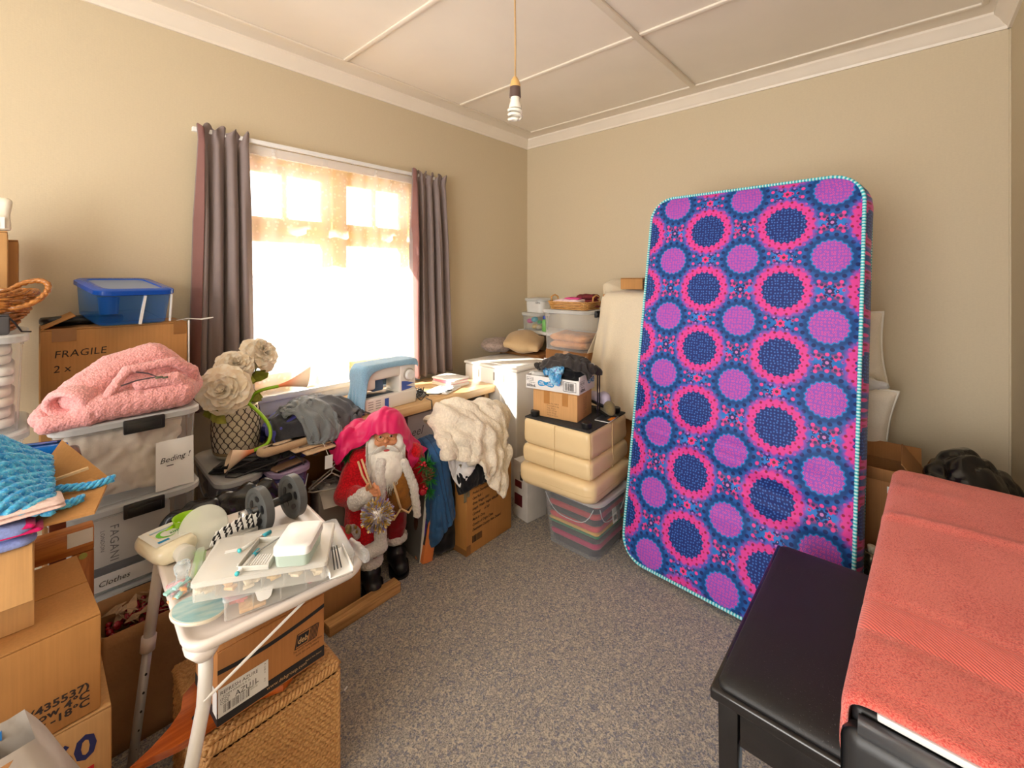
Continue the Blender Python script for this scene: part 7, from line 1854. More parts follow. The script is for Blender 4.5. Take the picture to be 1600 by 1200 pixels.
infinity(wt, (w_ / 2, 0.055, 0.05), (0, 1, 0), (0, 0, 1), 0.045)
o = folded('flat_packet', 'white flat packet in the water carton tray', (1.97, 1.555, OZ + 0.19), 0.10, 0.07, 0.03, M_white, -1.0, amp=0.002, cat='packet', bulge=0.003)
# clothes on the water carton
def patterned():
    m, nt, p = newmat('blue_violet_print'); v = coords(nt)[0]
    a = tnoise(nt, 30, 3, v, 0.6); b_ = tvor(nt, 55, v)
    c = mixc(nt, a.ss(0.4, 0.6), (58, 140, 196), (150, 200, 230)); c = mixc(nt, b_.ss(0.35, 0.1), c, (126, 92, 160))
    nt.links.new(c.s, p.inputs['Base Color']); p.inputs['Roughness'].default_value = 0.8; return m
WZ = OZ + 0.22
wcol = [('box', (2.005, 1.435, OZ + 0.12), (0.158, 0.106, 0.103), -1.40), ('ell', (2.02, 1.40, WZ + 0.01), (0.09, 0.12, 0.055)), ('z', OZ)]
o = blob('bundle', [('e', (2.02, 1.40, WZ + 0.012), (0.075, 0.11, 0.045)), ('c', (1.96, 1.45, WZ + 0.01), (1.96, 1.34, WZ + 0.015), 0.03, 0.028)], M_black, None, 0.009, 3, 0.008, 14, 6)
o.name = 'black_bundle'; tag(o, 'black clothes bundled in the water carton', 'clothing')
P = flat_grid(1.958, 1.42, WZ + 0.06, 0.14, 0.12, 40, 30, -1.4, 0.8, 0.04, 3, 4)
drop('patterned_top', 'blue and violet patterned top crumpled in the water carton', patterned(), P, (0.14, 0.12), wcol, wr=(0.016, 6, 3, (1.5, 2)), off=0.012, fr=0.9)
P = flat_grid(2.025, 1.41, WZ + 0.14, 0.34, 0.23, 50, 38, -1.40, 0.86, 0.05, 7, 3)
drop('black_jacket', 'soft black jacket folded on top of the patterned top', weave('black_softshell', (58, 54, 54), 320, 0.2, 0.1, 0.7, 5), P, (0.34, 0.23), wcol, wr=(0.018, 4, 8, (1, 2.4)), off=0.030, fr=0.85)
bs = thing('black_strap', 'black bag strap hanging down the side of the taped carton', 'strap', (2.10, 1.262, OZ + 0.02))
for x in (-0.03, 0.03):
    MB().loft([[(x - 0.004, -0.012 + x * 0.4, z), (x + 0.004, -0.016 + x * 0.4, z)] for z in (0.0, 0.08, 0.16, 0.24)], False, False).obj('web', M_blk, bs, smooth=True)
# shoes and papers on the ottoman beside the mattress
for k, (lb, x, y, z, m_) in enumerate((('olive canvas slipper on the ottoman against the mattress', 2.175, 1.245, OZ + 0.012, weave('olive_canvas', (132, 116, 84), 200, 0.4, 0.12)), ('lilac grey shoe behind the olive slipper on the ottoman', 2.20, 1.30, OZ + 0.05, mat('lilac_shoe', (186, 176, 198), 0.5, 0.08)))):
    s_ = thing('shoe', lb, 'shoe', (x, y, z), 0.9 + 0.2 * k)
    blob('upper', [('c', (-0.07, 0, 0.02), (0.06, 0, 0.018), 0.026, 0.03), ('e', (-0.05, 0, 0.035), (0.045, 0.03, 0.035))], m_, s_, 0.006, 3)
    MB().loft([rr(0.19, 0.062, 0.03, -0.012), rr(0.19, 0.066, 0.03, 0.0)]).obj('sole', M_blk, s_)
mg_ = thing('magazine', 'black and orange magazine lying on the ottoman top', 'magazine', (2.09, 1.205, OZ), 0.1)
MB().box(-0.06, 0.07, -0.05, 0.03, 0, 0.005, 0.001).obj('pages', M_paper, mg_); MB().box(-0.06, 0.07, -0.05, 0.03, 0.005, 0.006).obj('cover', mat('dark_cover', (40, 46, 54), 0.3, 0.4, 30), mg_); MB().box(-0.03, 0.03, -0.051, -0.03, 0.006, 0.0068).obj('orange_band', mat('orange_band', (238, 142, 36), 0.4, 0.03), mg_)

# corner: cushion, shelf, small tubs, basket, covered cabinet
o = blob('cushion', [('e', (0, 0, 0.0), (0.19, 0.15, 0.085)), ('b', (-0.17, 0.17, -0.14, 0.14, -0.03, 0.03), 0.02)], weave('tan_cushion_cloth', (198, 168, 128), 300, 0.2, 0.05), None, 0.011, 6, 0.012, 9, 2)
o.location = (2.62, 2.22, 0.94); o.rotation_euler = (0.1, -0.1, 0.5); tag(o, 'tan cushion lying behind the white cabinet', 'cushion')
o = blob('grey_pillow', [('e', (0, 0, 0), (0.12, 0.12, 0.06))], weave('grey_floral_cloth', (164, 146, 138), 120, 0.5, 0.2, 0.9, 40), None, 0.01, 3, 0.014, 16, 2)
o.location = (2.46, 2.38, 0.915); tag(o, 'grey patterned pillow beside the tan cushion', 'pillow')
carton('cardboard_box', 'plain carton behind the white cabinet carrying the tan cushion', (2.66, 2.22, 0.0), 0.22, 0.4, 0.86, M_card_d)
sh = thing('white_shelf', 'white shelf unit in the corner of the room', 'shelf', (2.945, 2.12, 0))
MB().box(-0.14, 0.155, -0.36, 0.33, 0.975, 1.0, 0.003).obj('top_board', M_white, sh)
for y in (-0.35, 0.32): MB().box(-0.135, 0.155, y - 0.009, y + 0.009, 0, 0.974, 0.002).obj('side_board', M_white, sh)
MB().box(-0.13, 0.155, -0.34, 0.31, 0.5, 0.518, 0.002).obj('shelf_board', M_white, sh); MB().box(0.14, 0.155, -0.34, 0.31, 0.0, 0.5, 0.001).obj('back_board', M_white, sh)
tu = tub('small_tub', 'small clear tub of colourful toys on the corner shelf', (2.90, 2.33, 1.0012), 0.16, 0.2, 0.145, latch=False, body=clear('toy_tub_plastic', (220, 226, 228), 0.14, 0.1))
for k, (lb, c, p_, s_) in enumerate((('pink toy piece in the small tub', (206, 60, 140), (2.86, 2.36, 1.075), 0.028), ('turquoise toy piece in the small tub', (36, 160, 186), (2.86, 2.31, 1.09), 0.03), ('yellow toy piece in the small tub', (226, 190, 110), (2.865, 2.31, 1.032), 0.028), ('green toy piece in the small tub', (70, 170, 90), (2.87, 2.265, 1.07), 0.022), ('cream toy piece in the small tub', (226, 206, 176), (2.865, 2.27, 1.027), 0.024))):
    tag(blob('toy_block', [('e', p_, (s_, s_, s_ * 0.8)), ('b', (p_[0] - s_ * 0.9, p_[0] + s_ * 0.9, p_[1] - s_ * 0.5, p_[1] + s_ * 0.5, p_[2] - s_ * 0.6, p_[2] + s_ * 0.6), 0.004)], mat('toy_%d' % k, c, 0.4, 0.05), None, 0.006, 2), lb, 'toy')
bl_ = thing('blue_bottle', 'small green bottle with blue cap beside the toy tub', 'bottle', (2.845, 2.195, 1.0012))
MB().lathe([(0.018, 0), (0.02, 0.004), (0.02, 0.085), (0.01, 0.1)], 16).obj('body', mat('green_bottle', (120, 190, 96), 0.3, 0.05), bl_, smooth=True); MB().lathe([(0.013, 0.1), (0.013, 0.125)], 16).obj('cap', mat('blue_cap', (40, 70, 180), 0.3, 0.03), bl_, ang=0.5)
st2 = tub('small_tub', 'white tub with a printed label stacked on the toy tub', (2.92, 2.32, 1.1475), 0.15, 0.19, 0.12, latch=False, body=mat('milky_plastic', (226, 226, 224), 0.35, 0.03), cat='storage tub')
lettering(st2, 'AFFA', 0.022, (-0.076, -0.03, 0.075), (0, -1, 0), (0, 0, 1), M_ink)
cl_ = tub('storage_tub', 'clear tub of orange cloth below the wicker tray by the cream blanket', (2.63, 1.77, 0.932), 0.26, 0.36, 0.285, latch=True)
folded('orange_cloth', 'orange and cream cloth at the bottom of the clear tub by the blanket', (2.63, 1.77, 0.945), 0.2, 0.28, 0.10, weave('orange_cloth', (226, 164, 112), 200, 0.3, 0.2, 0.9, 12), 0, 0.02, 10, 4, layers=2)
carton('cardboard_box', 'plain carton under the clear tub of orange cloth', (2.66, 1.76, 0.0), 0.27, 0.36, 0.93, M_card_d)
wb_ = thing('wicker_tray', 'pale wicker tray basket on the clear tub by the blanket', 'basket', (2.63, 1.755, 1.2185))
M_pw = wood('pale_wicker', (226, 176, 104), (170, 116, 56), 40, 'y', 0.5, 0.2)
b = MB()
for k in range(5):
    z = 0.006 + 0.0115 * k; w0, d0 = 0.105 + 0.004 * k, 0.145 + 0.004 * k
    base_ = rr(2 * w0, 2 * d0, 0.04, z, 12)
    for ph in (0, PI): b.tube([p + Vector((p.x, p.y, 0)).normalized() * 0.004 * math.sin(i * 1.05 + ph + k * PI) + Vector((0, 0, 0.002 * math.sin(i))) for i, p in enumerate(base_)], 0.0048, 6, closed=True)
b.obj('woven_wall', M_pw, wb_, smooth=True)
MB().box(-0.1, 0.1, -0.14, 0.14, 0, 0.006).obj('base', M_pw, wb_)
MB().tube([(0.0 + 0.0, -0.146, 0.05), (0.0, -0.15, 0.085), (0.04, -0.15, 0.1), (0.08, -0.15, 0.085), (0.08, -0.146, 0.05)], 0.006, 8).obj('handle', M_pw, wb_, smooth=True)
MB().tube([(0.0, 0.146, 0.05), (0.0, 0.15, 0.085), (-0.04, 0.15, 0.1), (-0.08, 0.15, 0.085), (-0.08, 0.146, 0.05)], 0.006, 8).obj('handle', M_pw, wb_, smooth=True)
folded('pink_towel', 'pink and white towel rolled in the wicker tray', (2.60, 1.78, 1.228), 0.12, 0.20, 0.062, mat('pink_white_print', (236, 214, 216), 0.7, 0.12, 24), 0, 0.006, 12, 3, layers=2, cat='towel')
folded('magenta_cloth', 'magenta cloth strip on top of the pink towel', (2.59, 1.75, 1.2905), 0.08, 0.09, 0.012, mat('magenta_cloth', (222, 80, 150), 0.8, 0.1), 0.3, 0.004, 12, 3, cat='towel')
folded('red_lace_cloth', 'dark red lacy cloth at the back of the wicker tray', (2.675, 1.68, 1.228), 0.08, 0.13, 0.095, mat('dark_red_lace', (112, 32, 38), 0.8, 0.3, 90), 0.1, 0.012, 30, 3, layers=3)

cv = carton('covered_cabinet', 'tall cabinet hidden under the cream throw behind the mattress', (2.76, 1.12, 0.0), 0.30, 0.80, 1.33, M_card, tape=False, cat='cabinet')
M_throw = fleece('cream_throw_cloth', (228, 214, 188), 300, 0.35, 0.9, 0.95, 0.003)
cvc = [('box', (2.76, 1.12, 0.665), (0.156, 0.406, 0.672), 0, 0.03), ('box', (2.63, 1.77, 1.0), (0.15, 0.21, 0.24), 0, 0.03), ('z', 0.01)]
nu, nv = 60, 66; P = np.zeros((nu, nv, 3))
for i in range(nu):
    for j in range(nv):
        u, v = i / (nu - 1), j / (nv - 1)
        P[i, j] = (2.98 - 0.76 * v - 0.09 * u * v, 1.66 - 0.90 * u + 0.02 * math.sin(u * 26), 1.38 + 0.03 * math.sin(u * 19 + v * 3) + 0.02 * math.cos(v * 12))
P = cloth(P, (0.97 / (nu - 1), 0.86 / (nv - 1)), cvc, steps=120, it=6, th=0.010, fr=0.85, g=0.0012, bend=0.05, pin=[[j < 12 for j in range(nv)] for i in range(nu)])
for i in range(nu):
    for j in range(14, nv):
        u = i / (nu - 1); k_ = min(1.0, (j - 14) / 28) ** 1.2
        P[i, j, 0] -= 0.040 * k_ * (1 + math.sin(u * 30 + 2 * math.sin(u * 5) + j * 0.05)) + 0.05 * k_ * (1 + math.sin(u * 13 + 1 + j * 0.02)); P[i, j, 1] += 0.10 * k_ * (0.55 - u)
tag(sheet('cream_throw', P, M_throw, None, 0.006, 1), 'cream throw hanging in folds over the tall cabinet behind the mattress', 'blanket')
carton('cardboard_box', 'small open brown carton on top of the cream throw', (2.74, 1.34, 1.365), 0.18, 0.15, 0.075, M_card, rz=0.1, tape=False)
kb_ = thing('khaki_bag', 'khaki canvas bag with dark handle on top of the cream throw', 'bag', (2.74, 1.08, 1.368))
blob('body', [('c', (-0.04, 0.16, 0.02), (-0.04, -0.14, 0.04), 0.025, 0.05), ('e', (0.02, 0.0, 0.035), (0.09, 0.17, 0.045))], weave('khaki_canvas', (142, 118, 74), 240, 0.3, 0.14), kb_, 0.01, 3, amp=0.012, scale=14, crease=0.02, cscale=9)
MB().tube([(-0.06, 0.02, 0.07), (-0.07, 0.08, 0.085), (-0.07, 0.15, 0.075), (-0.07, 0.185, 0.045), (-0.07, 0.17, 0.015), (-0.06, 0.13, 0.012)], 0.009, 8).obj('handle', mat('dark_brown_strap', (66, 48, 34), 0.6, 0.1), kb_, smooth=True)
MB().lathe([(0.013, 0), (0.013, 0.004)], 16, M=frame((-0.093, -0.12, 0.055), (0, -1, 0), (0, 0, 1), 0)).obj('eyelet', M_blk, kb_)

# ================================================================== MATTRESS
def mattress_mat():
    m, nt, p = newmat('medallion_ticking')
    v, X_, Y_, Z_ = coords(nt)
    u = X_ + 0.46; z = Z_
    D, E_ = 0.34, 0.29
    def med(u0, v0):
        fx = ((u - u0) / D + 0.5).frac() * D - 0.5 * D
        fy = ((z - v0) / E_ + 0.5).frac() * E_ - 0.5 * E_
        r = (fx * fx + fy * fy).sqrt(); a = fy.atan2(fx)
        return fx, fy, r, a
    def ring(r, a, n, r0, rad, ph=0.0):
        fa = (a * (n / (2 * PI)) + 10.0 + ph).frac() - 0.5
        arc = fa * (2 * PI * r0 / n); dr = r - r0
        return (dr * dr + arc * arc).sqrt().ss(rad * 1.15, rad * 0.8)
    cb = nt.nodes.new('ShaderNodeCombineXYZ'); nt.links.new((X_ + Y_ * 0.8).s, cb.inputs[0]); nt.links.new(Z_.s, cb.inputs[1]); vec2 = X(nt, cb.outputs[0])
    px_, py_, pr, pa = med(0.145, 0.36)
    qx, qy, qr, qa = med(0.315, 0.505)
    soft = tnoise(nt, 9, 3, vec2)
    bg = mixc(nt, soft.ss(0.35, 0.65), (2, 100, 184), (44, 124, 214))
    # scattered small flowers: pink ones level with the pink rings, navy ones level with the navy rings
    cell = nt.nodes.new('ShaderNodeTexVoronoi'); cell.voronoi_dimensions = '2D'; cell.inputs['Scale'].default_value = 46; cell.inputs['Randomness'].default_value = 0.55; nt.links.new(vec2.s, cell.inputs['Vector'])
    cd = X(nt, cell.outputs['Distance']); sc = nt.nodes.new('ShaderNodeSeparateColor'); nt.links.new(cell.outputs['Color'], sc.inputs[0]); cr1, cr2 = X(nt, sc.outputs[0]), X(nt, sc.outputs[1])
    dotm = cd.ss(0.34, 0.26) * cr1.gt(0.25)
    c = mixc(nt, dotm, bg, mixc(nt, cr2.gt(0.5), (32, 40, 112), (206, 60, 140)))
    c = mixc(nt, cd.ss(0.13, 0.09) * cr1.gt(0.25), c, mixc(nt, cr2.gt(0.5), (190, 130, 190), (120, 20, 60)))
    def flowers(c, fx, fy, pts, pet, eye, R):
        for dx, dy in pts:
            x = fx - dx; y = fy - dy
            for sx, per, ex in ((1, D, 0),):
                xx = (x / per + 0.5).frac() * per - 0.5 * per
                yy = (y / E_ + 0.5).frac() * E_ - 0.5 * E_
                r = (xx * xx + yy * yy).sqrt(); a = yy.atan2(xx)
                c = mixc(nt, (r + (a * 6.0).cos() * (R * 0.16)).ss(R * 1.02, R * 0.88), c, pet)
                c = mixc(nt, r.ss(R * 0.42, R * 0.34), c, eye)
        return c
    h = D / 2
    c = flowers(c, qx, qy, ((h - 0.028, 0.026), (h + 0.028, 0.026), (h - 0.028, -0.026), (h + 0.028, -0.026)), (226, 58, 140), (70, 40, 70), 0.016)
    c = flowers(c, qx, qy, ((h, 0.0),), (36, 36, 100), (190, 120, 190), 0.017)
    c = flowers(c, px_, py_, ((h - 0.026, 0.026), (h + 0.026, 0.026), (h - 0.026, -0.026), (h + 0.026, -0.026)), (30, 40, 112), (190, 120, 200), 0.014)
    c = flowers(c, px_, py_, ((h, 0.0),), (230, 58, 138), (90, 40, 60), 0.017)
    # navy ring medallions with a lilac pink heart
    lob = (pa * 20.0).cos() * 0.003
    c = mixc(nt, (pr + tnoise(nt, 60, 2, vec2) * 0.012).ss(0.148, 0.108), c, (6, 64, 130))
    c = mixc(nt, (pr - 0.098).abs().ss(0.016, 0.004) * 0.8, c, (30, 96, 180))
    c = mixc(nt, ring(pr, pa, 18, 0.112, 0.0075), c, (222, 66, 150))
    c = mixc(nt, ring(pr, pa, 18, 0.093, 0.0085, 0.5), c, (18, 36, 100))
    c = mixc(nt, ring(pr, pa, 26, 0.127, 0.0055, 0.5), c, (24, 34, 96))
    c = mixc(nt, (pr + lob).ss(0.074, 0.070), c, (24, 120, 200))
    hd = tvor(nt, 78, vec2, rnd=0.45, dim='2D')
    heart = mixc(nt, hd.ss(0.36, 0.26), (142, 78, 186), (222, 84, 166)); heart = mixc(nt, hd.ss(0.17, 0.12), heart, (120, 60, 160))
    c = mixc(nt, (pr + lob).ss(0.068, 0.065), c, heart)
    # pink ring medallions with a blue heart
    lq = (qa * 22.0).cos() * 0.004 + tnoise(nt, 70, 2, vec2) * 0.008
    c = mixc(nt, (qr + lq).ss(0.136, 0.112), c, mixc(nt, soft.ss(0.3, 0.7), (84, 84, 196), (160, 70, 176)))
    c = mixc(nt, (qr + lq).ss(0.118, 0.110), c, (214, 62, 152))
    c = mixc(nt, ring(qr, qa, 16, 0.106, 0.0055), c, (140, 16, 62)); c = mixc(nt, ring(qr, qa, 22, 0.089, 0.0042, 0.5), c, (176, 30, 92))
    l2 = (qa * 20.0).cos() * 0.004
    blu = mixc(nt, hd.ss(0.34, 0.24), (18, 40, 112), (34, 96, 176)); blu = mixc(nt, hd.ss(0.15, 0.1), blu, (90, 110, 196))
    c = mixc(nt, (qr + l2).ss(0.082, 0.079), c, blu)
    nt.links.new(c.s, p.inputs['Base Color'])
    p.inputs['Roughness'].default_value = 0.55; p.inputs['Specular IOR Level'].default_value = 0.3; p.inputs['Sheen Weight'].default_value = 0.15
    setbump(nt, p, tnoise(nt, 420, 2), 0.15, 0.002)
    return m
MW, ML, MT, MR = 0.925, 1.865, 0.17, 0.115
mx = thing('mattress', 'single mattress in blue and pink medallion fabric leaning against the wall', 'mattress', (2.085, 0.602, 0.018))
mx.rotation_euler = (-0.175, 0, -1.642)
M_tick = mattress_mat()
def hwid(z):
    dz = min(z, ML - z)
    return MW / 2 if dz >= MR else MW / 2 - (MR - math.sqrt(max(0, MR * MR - (MR - dz) ** 2)))
nu, nv = 90, 180; P = []
for i in range(nu):
    row = []
    for j in range(nv):
        zt = j / (nv - 1); zt = 0.5 - 0.5 * math.cos(PI * zt) if False else zt
        z = ML * zt; u = (2 * i / (nu - 1) - 1); x = u * hwid(z)
        e = min(MW / 2 - abs(x), z, ML - z)
        dome = 0.022 * (1 - math.exp(-max(0, e) / 0.05))
        cz = 0.0
        for k, (zc, sl, am, wd, xa, xb) in enumerate(((0.62, -0.10, 0.016, 0.030, -0.5, 0.42), (0.50, -0.12, 0.013, 0.03, -0.05, 0.5), (0.80, -0.05, 0.005, 0.03, -0.5, 0.0), (0.36, -0.06, 0.005, 0.03, -0.3, 0.3), (0.95, -0.03, 0.003, 0.03, 0.0, 0.5))):
            q = (z - (zc + sl * x)) / wd; fall = max(0.0, min(1.0, (x - xa) / 0.15)) * max(0.0, min(1.0, (xb - x) / 0.15))
            cz += am * math.exp(-q * q) * fall - 0.7 * am * math.exp(-(q - 1.6) ** 2) * fall
        cz += 0.0025 * mnoise.noise(Vector((x * 5, z * 5, 1)))
        row.append((x, -MT / 2 - dome - cz * (1 if e > 0.03 else 0), z))
    P.append(row)
MB().grid(P).obj('front_panel', M_tick, mx, smooth=True)
MB().grid([[(x, MT / 2 + 0.012 * (1 - math.exp(-max(0, min(MW / 2 - abs(x), z, ML - z)) / 0.05)), z) for x, y, z in row[::4]] for row in P[::4]] if False else [[(p[0], MT / 2 + 0.015, p[2]) for p in row] for row in P[::2]]).obj('back_panel', M_tick, mx, smooth=True)
outl = []
for a0, cx, cz_ in ((0, MW / 2 - MR, ML - MR), (PI / 2, -MW / 2 + MR, ML - MR), (PI, -MW / 2 + MR, MR), (1.5 * PI, MW / 2 - MR, MR)):
    for k in range(13): outl.append(Vector((cx + MR * math.cos(a0 + PI / 2 * k / 12), 0, cz_ + MR * math.sin(a0 + PI / 2 * k / 12))))
dense = []
for i in range(len(outl)):
    a, b_ = outl[i], outl[(i + 1) % len(outl)]; n = max(1, int((b_ - a).length / 0.0062))
    dense += [a.lerp(b_, k / n) for k in range(n)]
ctr = Vector((0, 0, ML / 2)); rings = []
def outn(p):
    q = Vector((max(-MW / 2 + MR, min(MW / 2 - MR, p.x)), 0, max(MR, min(ML - MR, p.z)))); d = p - q
    return d.normalized() if d.length > 1e-6 else Vector((0, 0, 1))
for k in range(9):
    y = -MT / 2 + MT * k / 8; bul = 0.02 * math.sin(PI * k / 8)
    rings.append([p + outn(p) * (bul + 0.004 * mnoise.noise(Vector((p.x * 6, y * 14, p.z * 6)))) + Vector((0, y + (0.013 if k == 8 else 0), 0)) for p in dense[::4]])
MB().loft(rings, True, False).obj('side_panel', M_tick, mx, smooth=True)
M_aq = mat('aqua_piping', (40, 176, 194), 0.6, 0.03); M_wp = mat('pale_piping', (190, 232, 236), 0.6, 0.02)
for y in (-MT / 2 - 0.003, MT / 2 + 0.01):
    b = MB(); seg = 6; R = 0.0075; prev = None; ringsv = []
    for i, p in enumerate(dense):
        nrm = outn(p); c = p + nrm * 0.004 + Vector((0, y, 0))
        ringsv.append([b.bm.verts.new(c + (nrm * math.cos(a) + Vector((0, 1, 0)) * math.sin(a)) * (R if i % 2 else R * 0.9)) for a in [2 * PI * k / seg for k in range(seg)]])
    n = len(ringsv)
    for i in range(n):
        A_, B_ = ringsv[i], ringsv[(i + 1) % n]
        for k in range(seg):
            f = b.bm.faces.new((A_[k], A_[(k + 1) % seg], B_[(k + 1) % seg], B_[k])); f.material_index = (i // 1) % 2
    b.obj('piping', [M_aq, M_wp], mx, smooth=True)

# ================================================================== RIGHT: PILLOWS, BOX, BIN BAG
M_pil = weave('cream_pillow_ticking', (248, 238, 220), 260, 0.2, 0.05, 0.85, 8)
def pillow(lb, loc, rx, ry, rz, w, h, seed):
    o = thing('pillow', lb, 'pillow', loc); o.rotation_euler = (rx, ry, rz)
    P = []; n = 34
    for side in (1, -1):
        P = []
        for i in range(n):
            row = []
            for j in range(n):
                u, v = 2 * i / (n - 1) - 1, 2 * j / (n - 1) - 1
                pin_ = 1 - 0.09 * (1 - abs(u)) * abs(v) ** 3 * 0 ; k_ = (max(0, 1 - u ** 4) * max(0, 1 - v ** 4)) ** 0.5
                x = u * w / 2 * (1 - 0.07 * (1 - v * v) * abs(u) ** 4); z = v * h / 2 * (1 - 0.07 * (1 - u * u) * abs(v) ** 4)
                row.append((x, side * (0.075 * k_ + k_ * 0.016 * mnoise.noise(Vector((u * 2.5, v * 2.5, seed)))), z))
            P.append(row)
        MB().grid(P).obj('cover', M_pil, o, smooth=True)
    e = []
    for i in range(n * 4):
        t_ = i / (n * 4) * 4; s_ = int(t_); f = 2 * (t_ - s_) - 1
        u, v = ((f, -1), (1, f), (-f, 1), (-1, -f))[s_]
        e.append((u * w / 2 * (1 - 0.07 * (1 - v * v) * abs(u) ** 4), 0, v * h / 2 * (1 - 0.07 * (1 - u * u) * abs(v) ** 4)))
    MB().tube(e, 0.006, 6, closed=True).obj('piped_edge', mat('white_piping', (240, 234, 222), 0.7, 0.02), o, smooth=True)
    return o
pillow('cream pillow with white piped edge standing uppermost by the mattress', (2.90, 0.32, 1.065), -0.06, 0.05, 1.62, 0.50, 0.39, 2)
pillow('cream pillow with white piped edge below the white plastic bag', (2.79, 0.32, 0.735), -0.14, -0.10, 1.66, 0.56, 0.39, 6)
blg = thing('plastic_bag', 'white plastic bag twisted between the two cream pillows', 'plastic bag', (2.70, 0.17, 0.915))
blob('bag', [('c', (0.0, 0.12, 0.02), (0.02, 0.0, 0.02), 0.05, 0.045), ('c', (0.02, 0.0, 0.025), (0.05, -0.10, 0.012), 0.04, 0.022), ('e', (0.0, 0.02, -0.03), (0.04, 0.06, 0.05))], clear('white_bag_film', (240, 240, 240), 0.72, 0.3, (0.97, 0.97, 0.97), 0.25), blg, 0.008, 2, crease=0.02, cscale=16)
pbx = carton('cardboard_box', 'plain carton under the pillows behind the mattress', (2.86, 0.36, 0.0), 0.34, 0.30, 0.52, M_card_d, rz=0.0, tape=False)
obx = carton('open_carton', 'open brown carton with small white label right of the mattress', (2.545, 0.055, 0.0), 0.30, 0.23, 0.595, card('brown_open_carton', (168, 118, 72)), top='open', flaps=(('left', 20, 0.06), ('right', 55, 0.10), ('front', -38, 0.11), ('back', -25, 0.08)))
patch('label', obx, (-0.1505, 0.0, 0.55), (0, -1, 0), (0, 0, 1), 0.055, 0.028, M_paper)
patch('label_print', obx, (-0.1515, -0.008, 0.558), (0, -1, 0), (0, 0, 1), 0.038, 0.010, mat('tan_print', (200, 186, 160), 0.6, 0.1, 90))
o = blob('bin_bag', [('e', (0, 0, 0.27), (0.20, 0.145, 0.28)), ('e', (-0.02, 0.03, 0.56), (0.21, 0.145, 0.20)), ('c', (-0.05, 0.04, 0.62), (-0.02, 0.06, 0.70), 0.09, 0.05), ('c', (-0.16, 0.12, 0.62), (-0.24, 0.15, 0.66), 0.06, 0.025), ('e', (0.08, -0.08, 0.55), (0.14, 0.07, 0.13))],
         M_bin, None, 0.013, 2, 0.014, 7, 5, crease=0.040, cscale=7)
o.location = (2.47, -0.205, 0.012); o.scale = (1, 0.92, 1); tag(o, 'black bin bag standing against the right wall behind the piano', 'bin bag')
oc_ = thing('ornate_candlestick', 'small ornate tarnished silver candlestick behind the bench', 'candlestick', (2.24, 0.098, 0.0))
pr_ = [(0.05, 0.0), (0.052, 0.008), (0.03, 0.02), (0.016, 0.04), (0.022, 0.07), (0.014, 0.09), (0.018, 0.14), (0.013, 0.2), (0.024, 0.24), (0.034, 0.27), (0.018, 0.29), (0.028, 0.31), (0.036, 0.335), (0.03, 0.35), (0.022, 0.36)]
MB().lathe(pr_, 20).disp(0.004, 70).obj('stem', mat('tarnished_silver', (120, 112, 92), 0.3, 0.4, 50, metal=0.8), oc_, smooth=True)
MB().lathe([(0.013, 0.355), (0.013, 0.385), (0.011, 0.386)], 16).obj('candle_stub', mat('cream_wax', (226, 216, 190), 0.4, 0.02), oc_, smooth=True)

# ================================================================== PIANO BENCH
M_blw = mat('black_lacquer', (20, 18, 20), 0.25, 0.15, 20, 0.08, 90, 0.001, coat=0.4)
def vinyl():
    m, nt, p = newmat('black_vinyl'); v = coords(nt)[0]
    n = tnoise(nt, 240, 2, v, 0.8); s_ = tnoise(nt, 3, 3, v)
    c = mixc(nt, n.ss(0.62, 0.78) * s_.ss(0.35, 0.65), (26, 26, 27), (112, 108, 106)); nt.links.new(c.s, p.inputs['Base Color'])
    nt.links.new((s_ * 0.25 + 0.42).s, p.inputs['Roughness']); setbump(nt, p, tvor(nt, 500, v), 0.2, 0.001); return m
bn = thing('piano_bench', 'black piano bench with padded vinyl seat beside the keyboard', 'bench', (1.445, 0.165, 0))
bw_, bd_, bh_ = 0.735, 0.355, 0.485
MB().box(-bw_ / 2, bw_ / 2, -bd_ / 2, bd_ / 2, bh_ - 0.028, bh_, 0.006, 3).obj('seat_frame', M_blw, bn)
rings = []
for off, z in ((0.012, bh_ - 0.002), (0.012, bh_ + 0.006), (0.018, bh_ + 0.014), (0.034, bh_ + 0.021), (0.07, bh_ + 0.026), (0.12, bh_ + 0.028)):
    rings.append(rr(bw_ - 2 * off, bd_ - 2 * off, 0.02, z, 5))
MB().loft(rings).obj('cushion', vinyl(), bn, smooth=True)
ap = 0.30
MB().box(-bw_ / 2 + 0.06, bw_ / 2 - 0.06, bd_ / 2 - 0.04, bd_ / 2 - 0.02, ap + 0.07, bh_ - 0.029, 0.002).box(-bw_ / 2 + 0.06, bw_ / 2 - 0.06, -bd_ / 2 + 0.02, -bd_ / 2 + 0.04, ap + 0.07, bh_ - 0.029, 0.002).obj('apron', M_blw, bn)
for x in (-1, 1): MB().box(x * (bw_ / 2 - 0.03) - 0.01, x * (bw_ / 2 - 0.03) + 0.01, -bd_ / 2 + 0.06, bd_ / 2 - 0.06, ap + 0.07, bh_ - 0.029, 0.002).obj('apron', M_blw, bn)
for sx in (-1, 1):
    for sy in (-1, 1):
        x, y = sx * (bw_ / 2 - 0.036), sy * (bd_ / 2 - 0.036)
        MB().box(x - 0.022, x + 0.022, y - 0.022, y + 0.022, 0.0, bh_ - 0.029, 0.004, taper=0.85).obj('leg', M_blw, bn)
